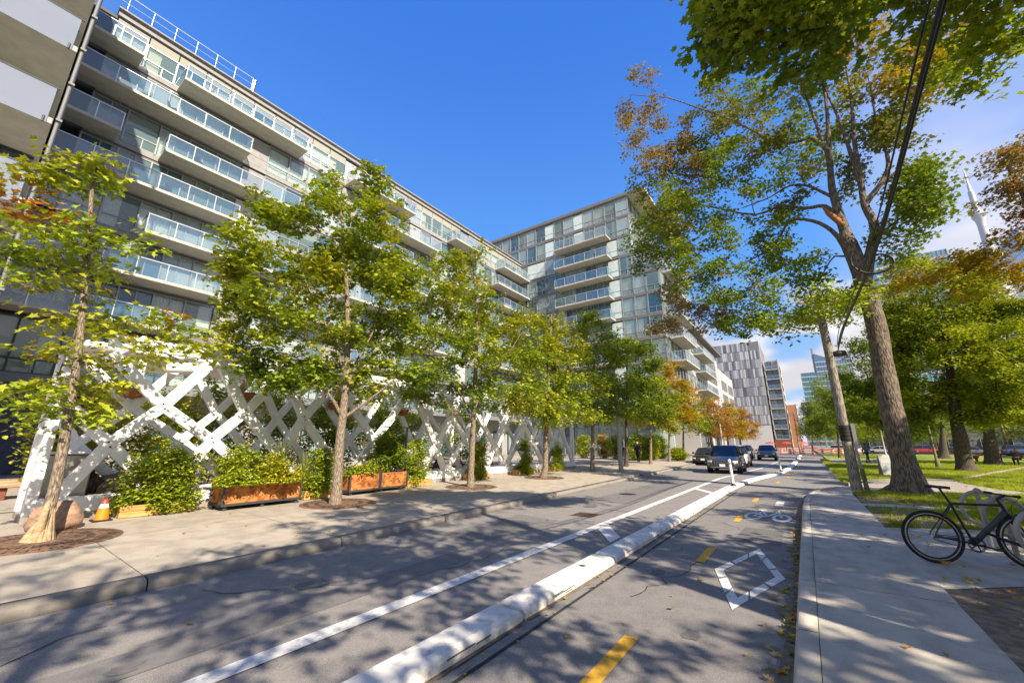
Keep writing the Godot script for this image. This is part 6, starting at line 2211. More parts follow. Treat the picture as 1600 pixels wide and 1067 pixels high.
	for s in [-1, 1]:
		var hl := mb()
		bevel_box(hl, Vector3(s * 0.66, belt - 0.36, 2.2), Vector3(0.3, 0.13, 0.22), 0.03, Basis(UP, s * 0.45))
		obj("headlight", done(hl), M.reflective, t)
		var tl := mb()
		bevel_box(tl, Vector3(s * 0.72, belt - 0.2, -2.26), Vector3(0.26, 0.16, 0.12), 0.02)
		obj("tail_light", done(tl), M.cone_red, t)
		var mr := mb()
		bevel_box(mr, Vector3(s * 1.0, belt + 0.07, 0.72), Vector3(0.2, 0.14, 0.12), 0.03)
		obj("mirror", done(mr), paint if not fancy else M.black, t)
	var gr := mb()
	box(gr, Vector3(0, belt - 0.39, 2.31), Vector3(0.95, 0.24, 0.12))
	var go := obj("grille", done(gr), M.black, t)
	var gs := mb()
	if fancy:
		for k in 9:
			for q in 3:
				box(gs, Vector3(-0.42 + k * 0.105, belt - 0.47 + q * 0.08, 2.375), Vector3(0.02, 0.09, 0.012), Basis(Vector3(0, 0, 1), 0.6 if (k + q) % 2 else -0.6))
	else:
		for q in 3:
			box(gs, Vector3(0, belt - 0.46 + q * 0.07, 2.375), Vector3(0.9, 0.018, 0.012))
	obj("grille_bars", done(gs), M.chrome, go)
	var np := mb()
	box(np, Vector3(0, 0.5, 2.39), Vector3(0.31, 0.15, 0.012))
	obj("number_plate", done(np), M.reflective, t)
	return t

func car_glass() -> StandardMaterial3D:
	if not M.has("car_glass"):
		var m := mat("car_glass", lin(0.012, 0.02, 0.035), 0.04)
		m.metallic_specular = 0.5
	return M.car_glass

func cars():
	var g := "cars on the street"
	car("suv", "dark grey SUV with a chrome lattice grille coming up the near lane", "car", Vector3(-4.35, 0.0, -30.2), 0.03, paint_mat("paint_graphite", lin(0.075, 0.075, 0.077)), true, g, true)
	car("parked_car", "black hatchback parked at the left kerb beside the grey SUV", "car", Vector3(-7.35, 0.0, -40.4), 0.02, paint_mat("paint_black", lin(0.012, 0.012, 0.012)), false, g)
	car("suv", "white SUV standing behind the dark grey one", "car", Vector3(-4.75, 0.0, -38.2), 0.03, paint_mat("paint_white", lin(0.7, 0.7, 0.7)), true, g)
	car("suv", "dark blue SUV approaching alone in the middle of the road", "car", Vector3(-3.85, 0.0, -57.0), 0.02, paint_mat("paint_navy", lin(0.02, 0.032, 0.075)), true, g)
	car("parked_car", "dark car half hidden to the left of the blue SUV", "car", Vector3(-6.5, 0.0, -60.5), 0.02, paint_mat("paint_black", lin(0.012, 0.012, 0.012)), true, g)
	var g2 := "cars parked beyond the park"
	var cs := [["white", lin(0.72, 0.72, 0.72)], ["silver", lin(0.4, 0.4, 0.42)], ["red", lin(0.35, 0.03, 0.025)], ["grey", lin(0.12, 0.12, 0.13)], ["blue", lin(0.05, 0.09, 0.2)], ["pale", lin(0.6, 0.6, 0.58)], ["black", lin(0.015, 0.015, 0.015)]]
	var xs := [6.0, 11.5, 17.2, 22.8, 28.6, 34.5, 40.5]
	for k in 7:
		car("parked_car", "small %s car parked beyond the park lawn, %s from the left" % [cs[k][0], ["first", "second", "third", "fourth", "fifth", "sixth", "seventh"][k]], "car", Vector3(xs[k], 0.0, -102.5), PI / 2, paint_mat("paint_" + str(cs[k][0]), cs[k][1]), k % 2 == 0, g2)

# ------------------------------------------------------------------ park furniture
func park_things():
	var bd := thing("sandwich_board", "white A-frame board standing on the lawn behind the big trunk", "sign board", Vector3(3.27, 0.12, -29.3), deg_to_rad(20))
	for s in [-1, 1]:
		var st := mb()
		bevel_box(st, Vector3(0, 0.54, s * 0.11), Vector3(0.56, 1.08, 0.03), 0.008, Basis(Vector3.RIGHT, -s * 0.17))
		obj("panel", done(st), mat("board_white", lin(0.36, 0.37, 0.37), 0.5), bd)
	var hd := mb()
	box(hd, Vector3(0, 0.68, 0.108), Vector3(0.5, 0.035, 0.012), Basis(Vector3.RIGHT, -0.22))
	box(hd, Vector3(0.03, 0.62, 0.118), Vector3(0.42, 0.025, 0.012), Basis(Vector3.RIGHT, -0.22))
	box(hd, Vector3(-0.05, 0.9, 0.072), Vector3(0.3, 0.03, 0.012), Basis(Vector3.RIGHT, -0.22))
	obj("printed_lines", done(hd), M.galvanised, bd)
	for k in 4:
		var p: Vector3 = [Vector3(7.43, 0.12, -41.6), Vector3(16.5, 0.12, -65.9), Vector3(19.5, 0.12, -80), Vector3(9.0, 0.12, -78)][k]
		var lp := thing("park_lamp", ["grey-green lamp post nearest on the lawn, right of the big trunk", "pale lamp post beside the maple with the pale-sided trunk", "pale lamp post far back at the right of the park", "pale lamp post far back behind the sandwich board"][k], "lamp post", p, 0.0, "lamp posts in the park")
		var st := mb()
		tube(st, [Vector3(0, 0, 0), Vector3(0, 0.5, 0), Vector3(0, 0.55, 0), Vector3(0, 4.2, 0)], [0.15, 0.14, 0.08, 0.055], 10)
		obj("shaft", done(st), M.old_green if k == 0 else M.galvanised, lp)
		var hm := mb()
		lathe(hm, [Vector2(0.06, 4.2), Vector2(0.2, 4.45), Vector2(0.18, 4.7), Vector2(0, 4.8)], 12)
		obj("lamp_head", done(hm), M.frame_dark, lp)
	var pb := thing("park_bench", "dark slatted park bench under the trees at the right edge", "bench", Vector3(13.1, 0.12, -49.3), deg_to_rad(-35))
	for k in 4:
		obj("slat", bbox(Vector3(1.7, 0.03, 0.09), 0.006), M.frame_dark, pb, Vector3(0, 0.44, -0.2 + k * 0.12))
	for k in 3:
		obj("slat", bbox(Vector3(1.7, 0.1, 0.03), 0.006), M.frame_dark, pb, Vector3(0, 0.6 + k * 0.13, -0.28 - k * 0.02))
	for s in [-1, 1]:
		var st := mb()
		box(st, Vector3(s * 0.75, 0.22, 0.15), Vector3(0.05, 0.44, 0.05))
		box(st, Vector3(s * 0.75, 0.44, -0.27), Vector3(0.05, 0.88, 0.05))
		obj("leg", done(st), M.black, pb)

# ------------------------------------------------------------------ people and a dog
# bones: [a, b, radius at a, radius at b, colour]; one closed skin is drawn round all of them
func skinned(bones: Array, cell: float) -> ArrayMesh:
	var lo := Vector3.ONE * 1e9
	var hi := -lo
	for b in bones:
		for e in 2:
			var rr := Vector3.ONE * (float(b[2 + e]) + cell * 3.0)
			lo = lo.min(b[e] - rr)
			hi = hi.max(b[e] + rr)
	var n := Vector3i(((hi - lo) / cell).ceil()) + Vector3i.ONE
	var f := PackedFloat32Array()
	f.resize(n.x * n.y * n.z)
	var who := PackedInt32Array()
	who.resize(f.size())
	var near := PackedFloat32Array()
	near.resize(f.size())
	near.fill(1e9)
	var K := 38.0
	for bi in bones.size():
		var b: Array = bones[bi]
		var m := maxf(b[2], b[3]) + 0.12
		var i0 := Vector3i((((b[0] as Vector3).min(b[1]) - Vector3.ONE * m - lo) / cell).floor()).clamp(Vector3i.ZERO, n - Vector3i.ONE)
		var i1 := Vector3i((((b[0] as Vector3).max(b[1]) + Vector3.ONE * m - lo) / cell).ceil()).clamp(Vector3i.ZERO, n - Vector3i.ONE)
		var ab: Vector3 = b[1] - b[0]
		var l2 := maxf(ab.length_squared(), 1e-9)
		for z in range(i0.z, i1.z + 1):
			for y in range(i0.y, i1.y + 1):
				for x in range(i0.x, i1.x + 1):
					var p := lo + Vector3(x, y, z) * cell
					var t := clampf((p - b[0]).dot(ab) / l2, 0, 1)
					var d := p.distance_to(b[0] + ab * t) - lerpf(b[2], b[3], t)
					var id := (z * n.y + y) * n.x + x
					f[id] += exp(-K * d)
					if d < near[id]:
						near[id] = d
						who[id] = bi
	var st := mb()
	st.set_smooth_group(0)
	var vid := {}
	var pos := []
	var col := []
	var cornered := []
	for k in 8:
		cornered.append(Vector3i(k & 1, (k >> 1) & 1, (k >> 2) & 1))
	for z in n.z - 1:
		for y in n.y - 1:
			for x in n.x - 1:
				var mask := 0
				var vals := []
				for k in 8:
					var c: Vector3i = cornered[k]
					var v := 1.0 - f[((z + c.z) * n.y + y + c.y) * n.x + x + c.x]
					vals.append(v)
					if v < 0:
						mask |= 1 << k
				if mask == 0 or mask == 255:
					continue
				var s := Vector3.ZERO
				var cnt := 0
				for e in [[0, 1], [2, 3], [4, 5], [6, 7], [0, 2], [1, 3], [4, 6], [5, 7], [0, 4], [1, 5], [2, 6], [3, 7]]:
					var a: float = vals[e[0]]
					var b2: float = vals[e[1]]
					if (a < 0) != (b2 < 0):
						s += Vector3(cornered[e[0]]).lerp(Vector3(cornered[e[1]]), clampf(a / (a - b2), 0.05, 0.95))
						cnt += 1
				var id := (z * n.y + y) * n.x + x
				vid[id] = pos.size()
				pos.append(lo + (Vector3(x, y, z) + s / cnt) * cell)
				col.append(bones[who[id]][4])
	for z in range(1, n.z - 1):
		for y in range(1, n.y - 1):
			for x in range(1, n.x - 1):
				var id := (z * n.y + y) * n.x + x
				var a := 1.0 - f[id]
				for ax in 3:
					var dx: int = [1, n.x, n.x * n.y][ax]
					var b2 := 1.0 - f[id + dx]
					if (a < 0) == (b2 < 0):
						continue
					var u: int = [n.x, n.x * n.y, 1][ax]
					var v: int = [n.x * n.y, 1, n.x][ax]
					var q := [id, id - u, id - u - v, id - v]
					var ok := true
					for w in q:
						if not vid.has(w):
							ok = false
					if not ok:
						continue
					if a < 0:
						q.reverse()
					for w in [q[0], q[1], q[2], q[0], q[2], q[3]]:
						st.set_color(col[vid[w]])
						st.add_vertex(pos[vid[w]])
	return done(st)

func figure(called: String, label: String, at: Vector3, turn: float, top: Color, legs: Color, hair: Color, pose: String):
	var t := thing(called, label, "person", at, turn)
	var skin_c := Color(0.42, 0.24, 0.16)
	var shoe := Color(0.03, 0.03, 0.03)
	var hip := 0.92
	var sit := pose == "sit"
	var V := func(x, y, z): return Vector3(x, y, z)
	var dy := -0.43 if sit else 0.0
	var bones := []
	bones.append([V.call(0, 1.02 + dy, 0), V.call(0, 1.22 + dy, 0.01), 0.135, 0.145, top])
	bones.append([V.call(-0.12, 1.36 + dy, 0), V.call(0.12, 1.36 + dy, 0), 0.095, 0.095, top])
	bones.append([V.call(0, 1.2 + dy, 0), V.call(0, 1.38 + dy, 0), 0.14, 0.11, top])
	bones.append([V.call(0, 1.42 + dy, 0), V.call(0, 1.52 + dy, 0.015), 0.055, 0.052, skin_c])
	bones.append([V.call(0, 1.58 + dy, 0.03), V.call(0, 1.655 + dy, 0.015), 0.072, 0.088, skin_c])
	bones.append([V.call(0, 1.6 + dy, 0.1), V.call(0, 1.62 + dy, 0.105), 0.014, 0.012, skin_c])
	bones.append([V.call(0, 1.67 + dy, -0.02), V.call(0, 1.62 + dy, -0.04), 0.088, 0.075, hair])
	for s in [-1, 1]:
		var st: float = 0.22 * s if pose == "walk" else (0.05 * s)
		if sit:
			bones.append([V.call(s * 0.09, 0.5, 0), V.call(s * 0.11, 0.5, 0.44), 0.09, 0.065, legs])
			bones.append([V.call(s * 0.11, 0.5, 0.44), V.call(s * 0.11, 0.09, 0.46), 0.062, 0.042, legs])
			bones.append([V.call(s * 0.11, 0.05, 0.45), V.call(s * 0.12, 0.04, 0.6), 0.042, 0.032, shoe])
		else:
			bones.append([V.call(s * 0.085, hip, 0), V.call(s * 0.09, 0.5, st * 0.75 + 0.03), 0.1, 0.066, legs])
			bones.append([V.call(s * 0.09, 0.5, st * 0.75 + 0.03), V.call(s * 0.09, 0.09, st - (0.1 if st < -0.1 else 0.0)), 0.062, 0.043, legs])
			var az: float = st - (0.1 if st < -0.1 else 0.0)
			bones.append([V.call(s * 0.09, 0.05, az - 0.04), V.call(s * 0.1, 0.035, az + 0.13), 0.042, 0.03, shoe])
		var sh: Vector3 = V.call(s * 0.19, 1.37 + dy, 0)
		var el: Vector3 = V.call(s * 0.24, 1.1 + dy, -st * 0.5 - 0.02)
		var wr: Vector3 = V.call(s * 0.235, 0.87 + dy, -st * 0.9 + 0.08)
		if pose == "hold" or sit:
			el = V.call(s * 0.22, 1.1 + dy, 0.02)
			wr = V.call(s * 0.1, 1.06 + dy, 0.26)
		bones.append([sh, el, 0.055, 0.045, top])
		bones.append([el, wr, 0.043, 0.032, top])
		var hd := (wr - el).normalized()
		bones.append([wr, wr + hd * 0.08, 0.032, 0.034, skin_c])
		for k in 4:
			bones.append([wr + hd * 0.09 + V.call(0, 0, -0.03 + 0.02 * k), wr + hd * (0.15 - 0.01 * absf(k - 1.5)) + V.call(-s * 0.012, 0, -0.03 + 0.02 * k), 0.011, 0.009, skin_c])
		bones.append([wr + hd * 0.04 + V.call(-s * 0.02, 0, 0.03), wr + hd * 0.09 + V.call(-s * 0.03, 0, 0.05), 0.012, 0.01, skin_c])
	var m: StandardMaterial3D
	if M.has("figure"):
		m = M.figure
	else:
		m = mat("figure", Color.WHITE, 0.85)
		m.vertex_color_use_as_albedo = true
	obj("body", skinned(bones, 0.026), m, t)
	return t

func people():
	figure("person", "person in dark clothes walking on the left pavement beyond the pavilion", Vector3(-12.3, 0.22, -36.5), 0.2, Color(0.02, 0.022, 0.035), Color(0.015, 0.015, 0.02), Color(0.02, 0.015, 0.01), "walk")
	figure("person", "person in a blue jacket and black trousers standing on the park path", Vector3(4.45, 0.12, -49.8), 2.4, Color(0.045, 0.10, 0.19), Color(0.008, 0.008, 0.01), Color(0.03, 0.02, 0.012), "walk")
	figure("person", "person in a dark top and pale jeans walking a brown dog", Vector3(13.4, 0.12, -56.2), 1.2, Color(0.05, 0.02, 0.02), Color(0.32, 0.42, 0.42), Color(0.04, 0.02, 0.01), "hold")
	figure("person", "person in a white shirt and dark trousers far back on the lawn", Vector3(9.7, 0.12, -73.0), -1.0, Color(0.7, 0.72, 0.75), Color(0.02, 0.02, 0.03), Color(0.02, 0.015, 0.01), "walk")
	figure("person", "person in a brown jacket sitting on the dark park bench", Vector3(13.4, 0.12, -49.5), deg_to_rad(-35), Color(0.16, 0.09, 0.05), Color(0.03, 0.03, 0.04), Color(0.05, 0.03, 0.02), "sit")
	var d := thing("dog", "brown long-haired dog standing beside the walker in pale jeans", "dog", Vector3(12.3, 0.12, -55.4), 0.25)
	var c := Color(0.24, 0.10, 0.03)
	var k := Color(0.10, 0.045, 0.02)
	var b := [[Vector3(-0.3, 0.5, 0), Vector3(0.22, 0.5, 0), 0.13, 0.165, c], [Vector3(0.24, 0.52, 0), Vector3(0.46, 0.68, 0), 0.12, 0.08, c], [Vector3(0.46, 0.7, 0), Vector3(0.54, 0.71, 0), 0.085, 0.075, c], [Vector3(0.56, 0.68, 0), Vector3(0.7, 0.65, 0), 0.05, 0.035, k], [Vector3(-0.36, 0.55, 0), Vector3(-0.62, 0.5, 0), 0.045, 0.05, c], [Vector3(-0.62, 0.5, 0), Vector3(-0.8, 0.6, 0), 0.055, 0.02, c]]
	for s in [-1, 1]:
		b.append([Vector3(0.2, 0.45, s * 0.09), Vector3(0.21, 0.24, s * 0.09), 0.07, 0.04, c])
		b.append([Vector3(0.21, 0.24, s * 0.09), Vector3(0.2, 0.03, s * 0.09), 0.035, 0.03, c])
		b.append([Vector3(0.2, 0.03, s * 0.09), Vector3(0.26, 0.025, s * 0.09), 0.03, 0.025, c])
		b.append([Vector3(-0.3, 0.46, s * 0.09), Vector3(-0.22, 0.3, s * 0.1), 0.1, 0.055, c])
		b.append([Vector3(-0.22, 0.3, s * 0.1), Vector3(-0.38, 0.2, s * 0.1), 0.045, 0.032, c])
		b.append([Vector3(-0.38, 0.2, s * 0.1), Vector3(-0.36, 0.03, s * 0.1), 0.032, 0.028, c])
		b.append([Vector3(-0.36, 0.03, s * 0.1), Vector3(-0.29, 0.025, s * 0.1), 0.03, 0.025, c])
		b.append([Vector3(0.44, 0.78, s * 0.06), Vector3(0.45, 0.68, s * 0.1), 0.025, 0.03, k])
	obj("body", skinned(b, 0.022), M.figure, d)

# ------------------------------------------------------------------ road works at the end of the street
func works():
	mat("orange_plastic", lin(0.75, 0.13, 0.02), 0.5)
	mat("pink_mesh", lin(0.62, 0.28, 0.25), 0.7)
	mat("awning_red", lin(0.34, 0.06, 0.04), 0.7)
	var proto: Node3D = null
	var words := ["first", "second", "third", "fourth", "fifth", "sixth", "seventh", "eighth", "ninth", "tenth"]
	var bx := [-6.6, -5.4, -4.1, -2.6, -0.6, 1.0, 2.3, 3.9, 5.3, 7.0]
	for k in 10:
		var lab: String = "orange and white striped traffic barrel, %s from the left in the closure" % words[k]
		var t: Node3D
		if proto == null:
			t = thing("traffic_barrel", lab, "traffic barrel", Vector3(bx[k], 0, -96), 0.0, "traffic barrels across the end of the street")
			proto = t
			var st := mb()
			lathe(st, [Vector2(0.3, 0.0), Vector2(0.28, 0.3), Vector2(0.27, 0.3), Vector2(0.25, 0.65), Vector2(0.24, 0.65), Vector2(0.22, 1.0), Vector2(0, 1.02)], 14)
			obj("drum", done(st), M.orange_plastic, t)
			for q in 2:
				var bd := mb()
				lathe(bd, [Vector2(0.292 - q * 0.035, 0.3 + q * 0.35), Vector2(0.288 - q * 0.035, 0.45 + q * 0.35)], 14)
				obj("white_band", done(bd), M.reflective, t)
		else:
			t = proto.duplicate()
			t.name = numbered("traffic_barrel")
			add_child(t)
			t.set_meta("label", lab)
		t.position = Vector3(bx[k], 0.0, -96.0 + sin(k * 2.3) * 2.5)
	for k in 7:
		var f := thing("site_fence", "pink and white construction fence panel, %s from the left" % words[k], "fence", Vector3(-7.0 + k * 2.5, 0, -101.5 + 0.3 * sin(k * 1.9)), 0.1 * sin(k * 1.3), "construction fence panels")
		for q in 4:
			obj("board", bbox(Vector3(2.3, 0.22, 0.04), 0.01), [M.pink_mesh, M.panel_white, M.orange_plastic, M.panel_white][(q + k) % 4], f, Vector3(0, 0.25 + q * 0.26, 0))
		for s in [-1, 1]:
			obj("post", bbox(Vector3(0.06, 1.2, 0.06), 0.01), M.orange_plastic, f, Vector3(s * 1.1, 0.6, -0.06))
	for k in 4:
		var u := thing("patio_umbrella", ["red patio umbrella nearest the balcony block", "red patio umbrella second from the left by the works", "orange patio umbrella behind the works", "red patio umbrella at the right end behind the works"][k], "umbrella", Vector3(-6.4 + k * 3.0, 0, -108 - k * 0.6), 0.0, "red umbrellas behind the works")
		var st := mb()
		lathe(st, [Vector2(1.2, 1.95), Vector2(0.7, 2.2), Vector2(0, 2.4)], 8, Transform3D.IDENTITY, false)
		obj("canopy", done(st), M.awning_red if k != 2 else M.orange_plastic, u)
		var ps := mb()
		bar(ps, Vector3.ZERO, Vector3(0, 2.38, 0), 0.03, 6)
		obj("pole", done(ps), M.panel_white, u)
	for k in 3:
		var p := thing("utility_pole", ["thin wooden pole by the works, left of two", "thin wooden pole by the works, taller one", "thin wooden pole behind the works at the right"][k], "utility pole", [Vector3(-2.0, 0, -92), Vector3(-1.1, 0, -99), Vector3(3.4, 0, -104)][k], 0.0, "poles by the works")
		var st := mb()
		tube(st, [Vector3.ZERO, Vector3(0, 8.0, 0)], [0.14, 0.1], 8)
		obj("shaft", done(st), M.pole_wood, p)
		obj("cross_arm", bbox(Vector3(1.8, 0.1, 0.1), 0.01), M.pole_wood, p, Vector3(0, 7.4, 0))

# ------------------------------------------------------------------ fallen leaves
func small_scatter():
	var r := RandomNumberGenerator.new()
	r.seed = 99
	var st := mb()
	st.set_smooth_group(-1)
	var out := [[0.0, 0.0], [0.5, 0.08], [0.3, 0.32], [0.56, 0.58], [0.2, 0.62], [0.0, 1.0], [-0.2, 0.62], [-0.56, 0.58], [-0.3, 0.32], [-0.5, 0.08]]
	for k in out.size():
		var a: Array = out[k]
		var b: Array = out[(k + 1) % out.size()]
		for q in [[0.0, 0.45], a, b]:
			st.add_vertex(Vector3(q[0], absf(q[0]) * 0.45 + absf(q[1] - 0.4) * 0.2, q[1] - 0.4))
	var leaf := done(st)
	var xs := []
	var cols := []
	var put := func(x: float, y: float, z: float, s: float):
		var b := Basis(UP, r.randf() * TAU) * Basis(Vector3.RIGHT, r.randf_range(-0.35, 0.35))
		xs.append(Transform3D(b.scaled(Vector3(s, s, s)), Vector3(x, y, z)))
		cols.append(pick([4, 4, 1, 5, 2, 7][r.randi() % 6], r, 0.3))
	for k in 420:
		put.call(-0.32 - absf(r.randfn(0, 0.09)), 0.02, r.randf_range(-16, 1), r.randf_range(0.035, 0.08))
	for k in 40:
		put.call(r.randf_range(-2.5, -0.3), 0.014, r.randf_range(-20, -2), r.randf_range(0.04, 0.09))
	for k in 40:
		put.call(r.randf_range(-6.6, -3.1), 0.008, r.randf_range(-24, -1), r.randf_range(0.03, 0.07))
	for k in 18:
		put.call(r.randf_range(0.0, 1.0), 0.147, r.randf_range(-19, -3), r.randf_range(0.04, 0.08))
	for k in 900:
		var z := -4.0 - 32.0 * pow(r.randf(), 1.3)
		put.call(r.randf_range(1.1, 2.5 + absf(z) * 0.4), 0.15 if absf(z + 9) > 2.6 else 0.16, z, r.randf_range(0.05, 0.11))
	for k in 130:
		var x := r.randf_range(-12.0, -6.9)
		put.call(x, side_y(x) + 0.012, r.randf_range(-30, 0), r.randf_range(0.035, 0.075))
	for k in 120:
		put.call(r.randf_range(-2.5, -2.3), 0.015, r.randf_range(-18, 0), r.randf_range(0.02, 0.05))
	var o := multi("fallen_leaves", leaf, M.leaf, xs, cols)
	tag(o, "dry fallen leaves on the verge, in the gutter and on the lane", "fallen leaves")

